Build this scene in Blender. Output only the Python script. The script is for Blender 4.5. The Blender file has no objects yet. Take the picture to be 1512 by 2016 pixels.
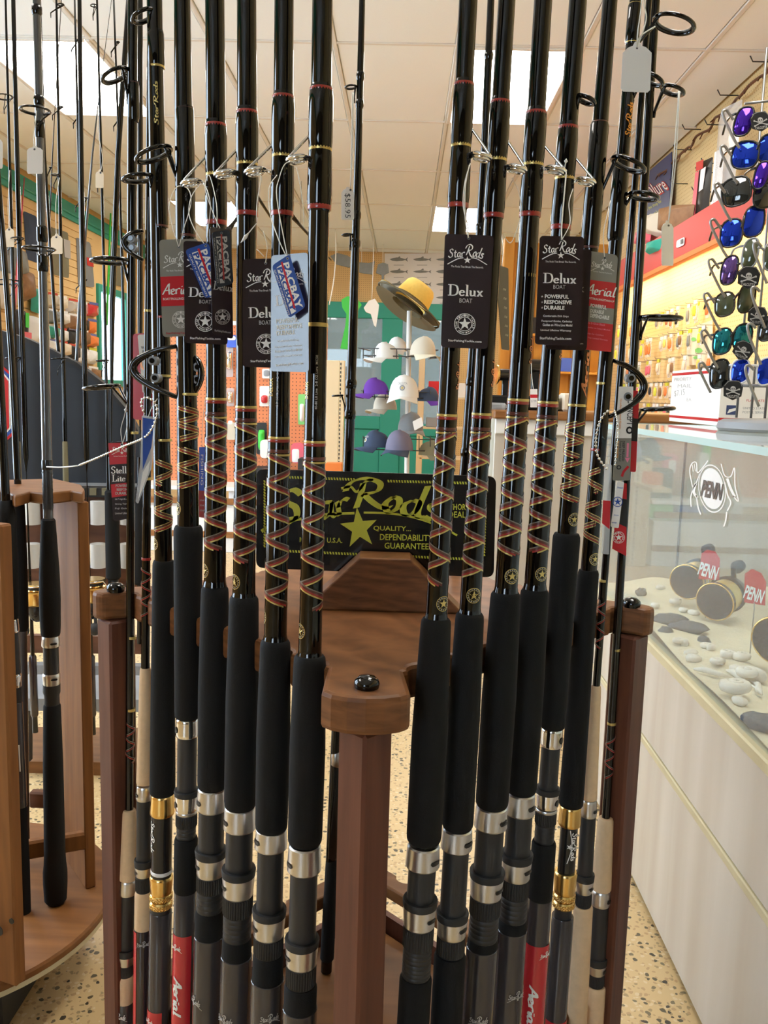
import bpy, bmesh, math, random
import numpy as np
from mathutils import Vector, Matrix
from math import sin, cos, radians, pi, sqrt, atan2
random.seed(7)
C = bpy.context.scene.collection
SC = bpy.context.scene
# ------------------------------------------------------------------ camera, world, light, exposure
FPX = 1700.0                      # focal length in pixels of the 1512 x 2016 frame
CAM = Vector((0, 0, 1.07))
_y, _p, _a = radians(1.14), radians(7.83), radians(1.6)
FWD = Vector((-sin(_y)*cos(_p), cos(_y)*cos(_p), -sin(_p)))
R0 = Vector((cos(_y), sin(_y), 0)); U0 = R0.cross(FWD)
RGT = R0*cos(_a) + U0*sin(_a); UPV = -R0*sin(_a) + U0*cos(_a)
cd = bpy.data.cameras.new('camera'); cam = bpy.data.objects.new('camera', cd); C.objects.link(cam)
M = Matrix((RGT, UPV, -FWD)).transposed().to_4x4(); M.translation = CAM
cam.matrix_world = M
cd.sensor_fit = 'VERTICAL'; cd.sensor_height = 36; cd.lens = FPX/2016*36
cd.clip_start = 0.02; cd.clip_end = 200
SC.camera = cam
w = bpy.data.worlds.new('world'); SC.world = w; w.use_nodes = True
bg = w.node_tree.nodes['Background']; bg.inputs[0].default_value = (0.66, 0.83, 1.0, 1); bg.inputs[1].default_value = 11.0
SC.view_settings.view_transform = 'Standard'; SC.view_settings.look = 'None'
SC.view_settings.gamma = 1; SC.view_settings.use_curve_mapping = False
SC.view_settings.exposure = 0.0
LAMP = 15.5        # radiance of the ceiling troffers
SHELFLAMP = 60.0   # radiance of the display tubes
def win_light(loc, rot, sx, sy, power):
    l = bpy.data.lights.new('window_daylight', 'AREA'); l.shape = 'RECTANGLE'; l.size = sx; l.size_y = sy
    l.energy = power; l.color = (0.72, 0.86, 1.0)
    o = bpy.data.objects.new('window_daylight', l); o.location = loc; o.rotation_euler = rot; C.objects.link(o); return o
win_light((-3.45, 3.6, 1.45), (0, radians(-122), 0), 2.1, 2.4, 8)      # daylight through the side shop window
win_light((-1.6, -3.8, 1.4), (radians(125), 0, 0), 1.3, 1.4, 10)        # daylight through the front shop window
# ------------------------------------------------------------------ picture ray helpers (pixel of the photo -> point on a plane)
def ray(u, v):
    u -= 756; v -= 1008
    x = u*cos(_a) + v*sin(_a); d = -u*sin(_a) + v*cos(_a)
    return FWD + R0*(x/FPX) - U0*(d/FPX)
def az(u, v, z): r = ray(u, v); return CAM + r*((z-CAM.z)/r.z)
def ay(u, v, Y): r = ray(u, v); return CAM + r*(Y/r.y)
def ax(u, v, X): r = ray(u, v); return CAM + r*(X/r.x)
def zc(P): return (P-CAM).dot(FWD)
# ------------------------------------------------------------------ materials
MAT = {}
def nt(name):
    m = bpy.data.materials.new(name); m.use_nodes = True
    t = m.node_tree; b = t.nodes['Principled BSDF']; MAT[name] = m
    return m, t, b
def mat(name, col, rough=.5, metal=0, coat=0, alpha=1, emit=0, trans=0, spec=None, bump=0, bscale=200, var=0, vscale=20, ior=None):
    m, t, b = nt(name)
    c = (*col, 1)
    b.inputs['Base Color'].default_value = c; b.inputs['Roughness'].default_value = rough
    b.inputs['Metallic'].default_value = metal; b.inputs['Coat Weight'].default_value = coat
    b.inputs['Coat Roughness'].default_value = .03
    if trans: b.inputs['Transmission Weight'].default_value = trans
    if ior: b.inputs['IOR'].default_value = ior
    if spec is not None: b.inputs['Specular IOR Level'].default_value = spec
    if alpha < 1: b.inputs['Alpha'].default_value = alpha
    if emit: b.inputs['Emission Color'].default_value = c; b.inputs['Emission Strength'].default_value = emit
    tc = None
    if bump or var:
        tc = t.nodes.new('ShaderNodeTexCoord')
    if var:
        n = t.nodes.new('ShaderNodeTexNoise'); n.inputs['Scale'].default_value = vscale; n.inputs['Detail'].default_value = 4
        t.links.new(tc.outputs['Object'], n.inputs['Vector'])
        mx = t.nodes.new('ShaderNodeMix'); mx.data_type = 'RGBA'
        mx.inputs[6].default_value = tuple(max(0, x*(1-var)) for x in col)+(1,); mx.inputs[7].default_value = tuple(min(1, x*(1+var)) for x in col)+(1,)
        t.links.new(n.outputs['Fac'], mx.inputs[0]); t.links.new(mx.outputs[2], b.inputs['Base Color'])
    if bump:
        n = t.nodes.new('ShaderNodeTexNoise'); n.inputs['Scale'].default_value = bscale; n.inputs['Detail'].default_value = 2
        t.links.new(tc.outputs['Object'], n.inputs['Vector'])
        bp = t.nodes.new('ShaderNodeBump'); bp.inputs['Strength'].default_value = bump; bp.inputs['Distance'].default_value = .001
        t.links.new(n.outputs['Fac'], bp.inputs['Height']); t.links.new(bp.outputs[0], b.inputs['Normal'])
    return m
def wood(name, c1, c2, scale, rough=.45, coat=.0):
    """grain along the direction with the small scale"""
    m, t, b = nt(name)
    tc = t.nodes.new('ShaderNodeTexCoord'); mp = t.nodes.new('ShaderNodeMapping'); mp.inputs['Scale'].default_value = scale
    t.links.new(tc.outputs['Object'], mp.inputs['Vector'])
    n = t.nodes.new('ShaderNodeTexNoise'); n.inputs['Scale'].default_value = 1; n.inputs['Detail'].default_value = 5; n.inputs['Distortion'].default_value = .6
    wv = t.nodes.new('ShaderNodeTexWave'); wv.inputs['Scale'].default_value = .35; wv.inputs['Distortion'].default_value = 9; wv.inputs['Detail'].default_value = 3; wv.bands_direction = 'DIAGONAL'
    t.links.new(mp.outputs[0], n.inputs['Vector']); t.links.new(mp.outputs[0], wv.inputs['Vector'])
    ad = t.nodes.new('ShaderNodeMix'); ad.data_type = 'FLOAT'; ad.inputs[0].default_value = .18
    t.links.new(n.outputs['Fac'], ad.inputs[2]); t.links.new(wv.outputs['Fac'], ad.inputs[3])
    r = t.nodes.new('ShaderNodeValToRGB'); r.color_ramp.elements[0].position = .25; r.color_ramp.elements[1].position = .75
    r.color_ramp.elements[0].color = (*c1, 1); r.color_ramp.elements[1].color = (*c2, 1)
    t.links.new(ad.outputs[0], r.inputs[0]); t.links.new(r.outputs[0], b.inputs['Base Color'])
    b.inputs['Roughness'].default_value = rough; b.inputs['Coat Weight'].default_value = coat; b.inputs['Coat Roughness'].default_value = .25; b.inputs['Specular IOR Level'].default_value = .3
    bp = t.nodes.new('ShaderNodeBump'); bp.inputs['Strength'].default_value = .15; bp.inputs['Distance'].default_value = .001
    t.links.new(n.outputs['Fac'], bp.inputs['Height']); t.links.new(bp.outputs[0], b.inputs['Normal'])
    return m
def pegboard(name, col, hole, step, axes, rough=.6, var=.08):
    """round holes on a square pitch in the board's own two axes"""
    m, t, b = nt(name)
    tc = t.nodes.new('ShaderNodeTexCoord'); sp = t.nodes.new('ShaderNodeSeparateXYZ'); t.links.new(tc.outputs['Object'], sp.inputs[0])
    sq = []
    for k in axes:
        a = t.nodes.new('ShaderNodeMath'); a.operation = 'DIVIDE'; a.inputs[1].default_value = step; t.links.new(sp.outputs[k], a.inputs[0])
        f = t.nodes.new('ShaderNodeMath'); f.operation = 'FRACT'; t.links.new(a.outputs[0], f.inputs[0])
        s = t.nodes.new('ShaderNodeMath'); s.operation = 'SUBTRACT'; s.inputs[1].default_value = .5; t.links.new(f.outputs[0], s.inputs[0])
        q = t.nodes.new('ShaderNodeMath'); q.operation = 'MULTIPLY'; t.links.new(s.outputs[0], q.inputs[0]); t.links.new(s.outputs[0], q.inputs[1]); sq.append(q)
    ad = t.nodes.new('ShaderNodeMath'); t.links.new(sq[0].outputs[0], ad.inputs[0]); t.links.new(sq[1].outputs[0], ad.inputs[1])
    lt = t.nodes.new('ShaderNodeMath'); lt.operation = 'LESS_THAN'; lt.inputs[1].default_value = .024; t.links.new(ad.outputs[0], lt.inputs[0])
    n = t.nodes.new('ShaderNodeTexNoise'); n.inputs['Scale'].default_value = 3; t.links.new(tc.outputs['Object'], n.inputs['Vector'])
    m0 = t.nodes.new('ShaderNodeMix'); m0.data_type = 'RGBA'; m0.inputs[6].default_value = tuple(x*(1-var) for x in col)+(1,); m0.inputs[7].default_value = tuple(min(1, x*(1+var)) for x in col)+(1,)
    t.links.new(n.outputs['Fac'], m0.inputs[0])
    mx = t.nodes.new('ShaderNodeMix'); mx.data_type = 'RGBA'; mx.inputs[7].default_value = (*hole, 1)
    t.links.new(lt.outputs[0], mx.inputs[0]); t.links.new(m0.outputs[2], mx.inputs[6]); t.links.new(mx.outputs[2], b.inputs['Base Color'])
    b.inputs['Roughness'].default_value = rough
    return m
def terrazzo(name):
    m, t, b = nt(name)
    tc = t.nodes.new('ShaderNodeTexCoord')
    nz = t.nodes.new('ShaderNodeTexNoise'); nz.inputs['Scale'].default_value = 60; t.links.new(tc.outputs['Object'], nz.inputs['Vector'])
    va = t.nodes.new('ShaderNodeVectorMath'); va.operation = 'SCALE'; va.inputs['Scale'].default_value = .012; t.links.new(nz.outputs['Color'], va.inputs[0])
    vb = t.nodes.new('ShaderNodeVectorMath'); vb.operation = 'ADD'; t.links.new(tc.outputs['Object'], vb.inputs[0]); t.links.new(va.outputs[0], vb.inputs[1])
    last = None
    base = t.nodes.new('ShaderNodeRGB'); base.outputs[0].default_value = (.60, .43, .215, 1); last = base.outputs[0]
    for sc, thr, pick, cols in ((120, .46, .55, ((.46, .30, .15), (.66, .52, .32), (.36, .26, .13))), (75, .36, .34, ((.10, .08, .045), (.19, .15, .085), (.055, .045, .03)))):
        v = t.nodes.new('ShaderNodeTexVoronoi'); v.inputs['Scale'].default_value = sc; t.links.new(vb.outputs[0], v.inputs['Vector'])
        lt = t.nodes.new('ShaderNodeMath'); lt.operation = 'LESS_THAN'; lt.inputs[1].default_value = thr; t.links.new(v.outputs['Distance'], lt.inputs[0])
        s = t.nodes.new('ShaderNodeSeparateColor'); t.links.new(v.outputs['Color'], s.inputs[0])
        l2 = t.nodes.new('ShaderNodeMath'); l2.operation = 'LESS_THAN'; l2.inputs[1].default_value = pick; t.links.new(s.outputs[0], l2.inputs[0])
        mm = t.nodes.new('ShaderNodeMath'); mm.operation = 'MULTIPLY'; t.links.new(lt.outputs[0], mm.inputs[0]); t.links.new(l2.outputs[0], mm.inputs[1])
        r = t.nodes.new('ShaderNodeValToRGB'); e = r.color_ramp; e.interpolation = 'CONSTANT'
        e.elements[0].color = (*cols[0], 1); e.elements[1].position = .4; e.elements[1].color = (*cols[1], 1); x = e.elements.new(.75); x.color = (*cols[2], 1)
        t.links.new(s.outputs[1], r.inputs[0])
        mx = t.nodes.new('ShaderNodeMix'); mx.data_type = 'RGBA'; t.links.new(mm.outputs[0], mx.inputs[0]); t.links.new(last, mx.inputs[6]); t.links.new(r.outputs[0], mx.inputs[7])
        last = mx.outputs[2]
    t.links.new(last, b.inputs['Base Color']); b.inputs['Roughness'].default_value = .35
    return m
def glass(name, col=(1, 1, 1), haze=0.0, refl=1.0, hazecol=(.8, .87, .9)):
    """thin pane: clear, with the glancing mirror of glass and a diffuse haze mixed into the colour"""
    m = bpy.data.materials.new(name); m.use_nodes = True; MAT[name] = m
    t = m.node_tree; t.nodes.clear(); o = t.nodes.new('ShaderNodeOutputMaterial')
    tr = t.nodes.new('ShaderNodeBsdfTransparent'); tr.inputs[0].default_value = (*col, 1)
    gl = t.nodes.new('ShaderNodeBsdfGlossy'); gl.inputs['Roughness'].default_value = .02; gl.inputs[0].default_value = (refl, refl, refl, 1)
    lw = t.nodes.new('ShaderNodeLayerWeight'); pw = t.nodes.new('ShaderNodeMath'); pw.operation = 'POWER'; pw.inputs[1].default_value = 5; t.links.new(lw.outputs['Facing'], pw.inputs[0])
    fr = t.nodes.new('ShaderNodeMath'); fr.operation = 'MULTIPLY_ADD'; fr.inputs[1].default_value = .94; fr.inputs[2].default_value = .05; t.links.new(pw.outputs[0], fr.inputs[0])
    mx = t.nodes.new('ShaderNodeMixShader'); t.links.new(fr.outputs[0], mx.inputs[0]); t.links.new(tr.outputs[0], mx.inputs[1]); t.links.new(gl.outputs[0], mx.inputs[2])
    df = t.nodes.new('ShaderNodeBsdfDiffuse'); df.inputs[0].default_value = (*hazecol, 1)
    m2 = t.nodes.new('ShaderNodeMixShader'); m2.inputs[0].default_value = haze
    t.links.new(mx.outputs[0], m2.inputs[1]); t.links.new(df.outputs[0], m2.inputs[2]); t.links.new(m2.outputs[0], o.inputs[0])
    return m
mat('gloss_black', (.002, .0018, .0016), .035, ior=1.5)
mat('blank_black', (.0025, .002, .0017), .035, ior=1.5)
mat('blank_grey', (.06, .062, .065), .16, coat=.8)
mat('eva', (.0065, .0065, .007), .8, bump=.25, bscale=900, spec=.25)
mat('seat', (.018, .019, .021), .42, bump=.1, bscale=700)
mat('seat_gloss', (.012, .012, .013), .18)
mat('rubber', (.015, .015, .016), .6)
mat('silver', (.62, .61, .60), .30, metal=1)
mat('chrome', (.80, .79, .78), .10, metal=1)
mat('gold', (.83, .56, .20), .22, metal=1)
mat('gold_thread', (.58, .45, .16), .30, metal=.7)
mat('red_thread', (.30, .016, .012), .30, coat=.5)
mat('rust_thread', (.09, .014, .009), .30, coat=.5)
mat('grey_thread', (.16, .14, .11), .30, coat=.5)
mat('brown_gloss', (.045, .018, .006), .12, coat=1)
mat('cork', (.68, .47, .28), .65, bump=.3, bscale=300, var=.12, vscale=120)
mat('sleeve', (.045, .040, .043), .14, coat=.3)
mat('red_print', (.55, .025, .035), .22, coat=.4)
mat('grey_print', (.24, .23, .20), .3, coat=.3)
mat('plum_print', (.025, .015, .018), .2, coat=.5)
mat('white_print', (.80, .79, .77), .4)
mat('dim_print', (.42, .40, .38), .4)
mat('yellow_print', (.62, .62, .045), .4)
mat('black_print', (.012, .012, .012), .35)
mat('sign_black', (.008, .008, .008), .22, coat=.4)
mat('blue_print', (.030, .085, .36), .22, coat=.5)
mat('pink_print', (.75, .20, .32), .35)
mat('copper_print', (.55, .22, .10), .3, metal=.6)
mat('orange_print', (.75, .28, .03), .4)
mat('paper', (.80, .77, .74), .7)
mat('cream_paper', (.72, .62, .48), .7)
mat('string', (.80, .78, .72), .6)
mat('clear_film', (.75, .77, .80), .08, alpha=.35)
mat('bead', (.78, .77, .74), .18, metal=1)
mat('ceiling_tile', (.84, .89, .93), .9, bump=.2, bscale=250, var=.05, vscale=260)
mat('white_metal', (.72, .70, .67), .5)
mat('lamp', (1.0, .97, .91), .5, emit=LAMP)
mat('tube', (1.0, .84, .42), .5, emit=SHELFLAMP)
mat('yellow_wall', (.70, .465, .20), .7, var=.05, vscale=4)
mat('dark_wall', (.16, .13, .10), .7)  # unseen front wall, coloured dark to keep the rod reflections black
mat('teal', (.02, .30, .22), .5)
mat('navy_board', (.010, .015, .024), .55, var=.25, vscale=9)
mat('plastic_white', (.74, .73, .70), .4)
mat('trim_gold', (.52, .45, .28), .4, var=.1)
mat('beige_panel', (.66, .52, .32), .5)
mat('sand', (.66, .58, .42), .95, bump=.8, bscale=120, var=.15, vscale=25)
mat('shell', (.70, .64, .56), .6, var=.25, vscale=40)
mat('rock', (.07, .08, .10), .8, bump=.6, bscale=60, var=.3)
mat('grey_plastic', (.25, .26, .28), .5)
mat('navy_cloth', (.04, .06, .11), .9); mat('grey_cloth', (.20, .20, .20), .9); mat('olive_cloth', (.20, .18, .11), .9)
mat('white_cloth', (.74, .73, .70), .85); mat('tan_cloth', (.56, .50, .40), .85); mat('purple_cloth', (.12, .03, .30), .85); mat('slate_cloth', (.16, .15, .22), .85)
mat('straw', (.78, .53, .12), .8, bump=.5, bscale=150, var=.12, vscale=60); mat('straw_dark', (.11, .085, .04), .85)
mat('straw_light', (.62, .56, .42), .85, bump=.5, bscale=120)
mat('wire', (.30, .29, .28), .35, metal=.8); mat('dark_wire', (.03, .03, .03), .4)
mat('green_plastic', (.05, .55, .06), .4); mat('pink_plastic', (.7, .12, .16), .4); mat('orange_plastic', (.75, .20, .04), .4)
mat('board_red', (.52, .045, .035), .45); mat('board_orange', (.70, .20, .04), .5)
mat('brown_goods', (.24, .12, .05), .6, var=.4, vscale=30)
mat('fish_grey', (.22, .23, .22), .7, var=.2)
mat('lens_blue', (.015, .05, .55), .06, metal=.75); mat('lens_purple', (.07, .02, .42), .06, metal=.75); mat('lens_black', (.010, .012, .012), .06, coat=1)
mat('lens_teal', (.02, .22, .26), .06, metal=.75); mat('lens_violet', (.16, .09, .32), .06, metal=.75); mat('lens_green', (.05, .06, .03), .06, coat=1)
mat('frame_black', (.008, .008, .008), .25); mat('frame_white', (.70, .70, .72), .3); mat('frame_tort', (.03, .02, .012), .2)
mat('usps_blue', (.03, .05, .15), .4); mat('green_box', (.20, .55, .16), .5); mat('blue_box', (.05, .12, .60), .5)
mat('dark_glass', (.05, .06, .065), .2); mat('asphalt', (.25, .25, .25), .9); mat('car_paint', (.20, .22, .25), .3)
mat('haze_grey', (.40, .42, .42), .7)
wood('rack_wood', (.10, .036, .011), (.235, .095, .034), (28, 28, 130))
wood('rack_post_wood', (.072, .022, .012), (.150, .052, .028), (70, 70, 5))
wood('ply_wood', (.105, .040, .012), (.20, .085, .028), (4, 30, 30), .45)
wood('oak', (.17, .064, .016), (.27, .108, .028), (60, 60, 4), .7)
wood('oak_flat', (.15, .058, .016), (.24, .100, .030), (5, 40, 40), .5)
wood('brown_board', (.09, .035, .018), (.17, .07, .035), (6, 40, 40))
wood('counter_wood', (.20, .08, .02), (.34, .15, .05), (6, 40, 40))
wood('laminate_white', (.46, .40, .33), (.58, .54, .48), (9, 9, .7), .25, .1)  # vertical streaks in the colour stand in for reflections of the rods
wood('pine_wall', (.55, .24, .035), (.72, .36, .07), (12, 12, 2), .6)
pegboard('peg_yellow', (.70, .46, .19), (.35, .18, .06), .0254, (0, 2))
pegboard('peg_yellow_side', (.72, .54, .27), (.45, .26, .09), .0254, (1, 2))
pegboard('peg_orange', (.62, .20, .075), (.12, .05, .03), .0254, (0, 2))
terrazzo('terrazzo')
glass('pane'); glass('case_glass', (.90, .96, .97), .13, 1.0, (.50, .62, .66)); glass('door_glass', (.55, .60, .62), .16, 1.0, (.45, .50, .52))  # case glass: bluish haze colour stands in for reflected daylight
mat('glass_edge', (.62, .88, .88), .15, trans=.3)
# ------------------------------------------------------------------ mesh builder
_CH = None
class MB:
    def __init__(s): s.v = []; s.f = []; s.m = []; s.sm = []; s.mats = []
    def mi(s, m):
        if m not in s.mats: s.mats.append(m)
        return s.mats.index(m)
    def add(s, vs, fs, m, smooth=False, X=None):
        o = len(s.v); k = s.mi(m)
        s.v += [(X @ Vector(p)) for p in vs] if X is not None else [Vector(p) for p in vs]
        for f in fs: s.f.append(tuple(i+o for i in f)); s.m.append(k); s.sm.append(smooth)
        return s
    def box(s, lo, hi, m, X=None, b=0):
        h = [(hi[i]-lo[i])/2 for i in range(3)]; c = [(hi[i]+lo[i])/2 for i in range(3)]
        b = min(b, min(h)*.9)
        if b <= 0:
            vs = [(c[0]+a*h[0], c[1]+e*h[1], c[2]+g*h[2]) for a in (-1, 1) for e in (-1, 1) for g in (-1, 1)]
            return s.add(vs, [(0, 1, 3, 2), (4, 6, 7, 5), (0, 4, 5, 1), (2, 3, 7, 6), (0, 2, 6, 4), (1, 5, 7, 3)], m, False, X)
        vs = []; ix = {}
        for sg in [(a, e, g) for a in (-1, 1) for e in (-1, 1) for g in (-1, 1)]:
            for k in range(3):
                ix[sg, k] = len(vs); vs.append([c[i]+sg[i]*(h[i] if i == k else h[i]-b) for i in range(3)])
        fs = []
        def put(f):
            n = (Vector(vs[f[1]])-Vector(vs[f[0]])).cross(Vector(vs[f[2]])-Vector(vs[f[1]])); ce = sum((Vector(vs[i]) for i in f), Vector())/len(f)-Vector(c)
            fs.append(f if n.dot(ce) > 0 else tuple(reversed(f)))
        for k in range(3):
            i, j = [(1, 2), (0, 2), (0, 1)][k]
            for sk in (-1, 1):
                q = []
                for (a, e) in ((-1, -1), (1, -1), (1, 1), (-1, 1)):
                    g = [0, 0, 0]; g[k] = sk; g[i] = a; g[j] = e; q.append(ix[tuple(g), k])
                put(tuple(q))
            for a in (-1, 1):
                for e in (-1, 1):
                    g1 = [0, 0, 0]; g1[i] = a; g1[j] = e; g2 = list(g1); g1[k] = -1; g2[k] = 1; g1 = tuple(g1); g2 = tuple(g2)
                    put((ix[g1, i], ix[g2, i], ix[g2, j], ix[g1, j]))
        for sg in [(a, e, g) for a in (-1, 1) for e in (-1, 1) for g in (-1, 1)]: put((ix[sg, 0], ix[sg, 1], ix[sg, 2]))
        return s.add(vs, fs, m, False, X)
    def prism(s, pts, z0, z1, m, X=None):
        n = len(pts)
        ar = sum(pts[i][0]*pts[(i+1) % n][1]-pts[(i+1) % n][0]*pts[i][1] for i in range(n))
        if ar < 0: pts = pts[::-1]
        vs = [(p[0], p[1], z0) for p in pts]+[(p[0], p[1], z1) for p in pts]
        fs = [tuple(range(n-1, -1, -1)), tuple(range(n, 2*n))]+[(i, (i+1) % n, n+(i+1) % n, n+i) for i in range(n)]
        return s.add(vs, fs, m, False, X)
    def lathe(s, prof, m, n=24, X=None, caps=True, smooth=True):
        """prof: (z, r) along z; a crease where the profile turns sharply"""
        vs = []; fs = []
        def ringv(z, r):
            o = len(vs); vs.extend([(r*cos(2*pi*i/n), r*sin(2*pi*i/n), z) for i in range(n)]); return o
        prev = None; pd = None
        for (z0, r0), (z1, r1) in zip(prof, prof[1:]):
            d = atan2(r1-r0, z1-z0)
            a = prev if prev is not None and pd is not None and abs(d-pd) < .6 else ringv(z0, r0)
            e = ringv(z1, r1)
            for i in range(n): j = (i+1) % n; fs.append((a+i, a+j, e+j, e+i))
            prev, pd = e, d
        if caps:
            o = ringv(*prof[0]); fs.append(tuple(o+n-1-i for i in range(n)))
            o = ringv(*prof[-1]); fs.append(tuple(o+i for i in range(n)))
        return s.add(vs, fs, m, smooth, X)
    def tube(s, pts, r, m, n=6, closed=False):
        pts = [Vector(p) for p in pts]; k = len(pts); rs = r if isinstance(r, (list, tuple)) else [r]*k
        vs = []; fs = []; up = None
        for i, p in enumerate(pts):
            if closed: t = pts[(i+1) % k]-pts[i-1]
            else: t = pts[min(i+1, k-1)]-pts[max(i-1, 0)]
            if t.length < 1e-9: t = Vector((0, 0, 1))
            t.normalize()
            if up is None:
                up = Vector((0, 0, 1)) if abs(t.z) < .9 else Vector((1, 0, 0))
            up = up-t*up.dot(t)
            if up.length < 1e-6: up = t.orthogonal()
            up.normalize(); q = t.cross(up)
            vs += [p+(up*cos(2*pi*j/n)+q*sin(2*pi*j/n))*rs[i] for j in range(n)]
        for i in range(k if closed else k-1):
            a, e = i*n, ((i+1) % k)*n
            for j in range(n): l = (j+1) % n; fs.append((a+j, a+l, e+l, e+j))
        if not closed: fs += [tuple(range(n-1, -1, -1)), tuple((k-1)*n+j for j in range(n))]
        return s.add(vs, fs, m, True)
    def ball(s, c, r, m, n=12, k=8, X=None):
        r = r if isinstance(r, (list, tuple)) else (r, r, r)
        vs = [(c[0], c[1], c[2]+r[2])]; fs = []
        for i in range(1, k):
            a = pi*i/k
            vs += [(c[0]+r[0]*sin(a)*cos(2*pi*j/n), c[1]+r[1]*sin(a)*sin(2*pi*j/n), c[2]+r[2]*cos(a)) for j in range(n)]
        vs.append((c[0], c[1], c[2]-r[2])); L = len(vs)-1
        for j in range(n): q = (j+1) % n; fs += [(0, 1+j, 1+q), (L, L-n+q, L-n+j)]
        for i in range(k-2):
            for j in range(n): q = (j+1) % n; a = 1+i*n; fs.append((a+j, a+n+j, a+n+q, a+q))
        return s.add(vs, fs, m, True, X)
    def torus(s, R, r, m, X=None, n=24, k=8, sq=(1, 1)):
        vs = [((R+r*cos(2*pi*j/k))*cos(2*pi*i/n)*sq[0], (R+r*cos(2*pi*j/k))*sin(2*pi*i/n)*sq[1], r*sin(2*pi*j/k)) for i in range(n) for j in range(k)]
        fs = [(i*k+j, ((i+1) % n)*k+j, ((i+1) % n)*k+(j+1) % k, i*k+(j+1) % k) for i in range(n) for j in range(k)]
        return s.add(vs, fs, m, True, X)
    def grid(s, fn, nu, nv, m, smooth=True, wrap=False):
        vs = [fn(i/nu, j/nv) for i in range(nu+1) for j in range(nv+1)]
        fs = [(i*(nv+1)+j, (i+1)*(nv+1)+j, (i+1)*(nv+1)+j+1, i*(nv+1)+j+1) for i in range(nu) for j in range(nv)]
        return s.add(vs, fs, m, smooth)
    def mesh(s, name, org=Vector()):
        me = bpy.data.meshes.new(name); me.from_pydata([p-org for p in s.v], [], s.f)
        for k in s.mats: me.materials.append(MAT[k])
        me.polygons.foreach_set('material_index', s.m); me.polygons.foreach_set('use_smooth', s.sm); me.update()
        return me
    def build(s, name, par=None, label=None):
        o = bpy.data.objects.new(name, s.mesh(name, worg(par))); C.objects.link(o)
        if par is not None: o.parent = par
        if label: o['label'] = label
        return o
    def solo(s, name, label, cat, loc, group=None, kind=None):
        """a thing that is one mesh; its origin at loc"""
        loc = Vector(loc); o = bpy.data.objects.new(name, s.mesh(name, loc)); o.location = loc; C.objects.link(o)
        tag(o, label, cat, group, kind); WO[o.name] = loc; return o
WO = {}
def worg(o):
    p = Vector()
    while o is not None: p = p+o.location; o = o.parent
    return p
def tag(o, label=None, cat=None, group=None, kind=None):
    if label: o['label'] = label
    if cat: o['category'] = cat
    if group: o['group'] = group
    if kind: o['kind'] = kind
    return o
def thing(name, label, cat, loc, group=None):
    o = bpy.data.objects.new(name, None); o.location = loc; o.empty_display_size = .02; C.objects.link(o)
    return tag(o, label, cat, group)
def struct(mb, name, par=None):
    o = mb.build(name, par)
    if par is None: o['kind'] = 'structure'
    return o
def dup(o, delta, par=None):
    """a copy of a thing with its parts and sub-parts"""
    c = o.copy(); C.objects.link(c)
    if par is None: c.location = o.location+Vector(delta)
    else: c.parent = par
    for ch in o.children: dup(ch, (0, 0, 0), c)
    return c
def frame_m(o, x, y, z):
    m = Matrix((x, y, z)).transposed().to_4x4(); m.translation = o; return m
def smooth_line(p, k=6):
    if len(p) < 3: return [Vector(q) for q in p]
    p = [Vector(q) for q in p]; out = []
    for i in range(len(p)-1):
        a = p[max(i-1, 0)]; b = p[i]; c = p[i+1]; d = p[min(i+2, len(p)-1)]
        for j in range(k):
            t = j/k; out.append(.5*((2*b)+(c-a)*t+(2*a-5*b+4*c-d)*t*t+(3*b-a-3*c+d)*t**3))
    return out+[p[-1]]
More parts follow.
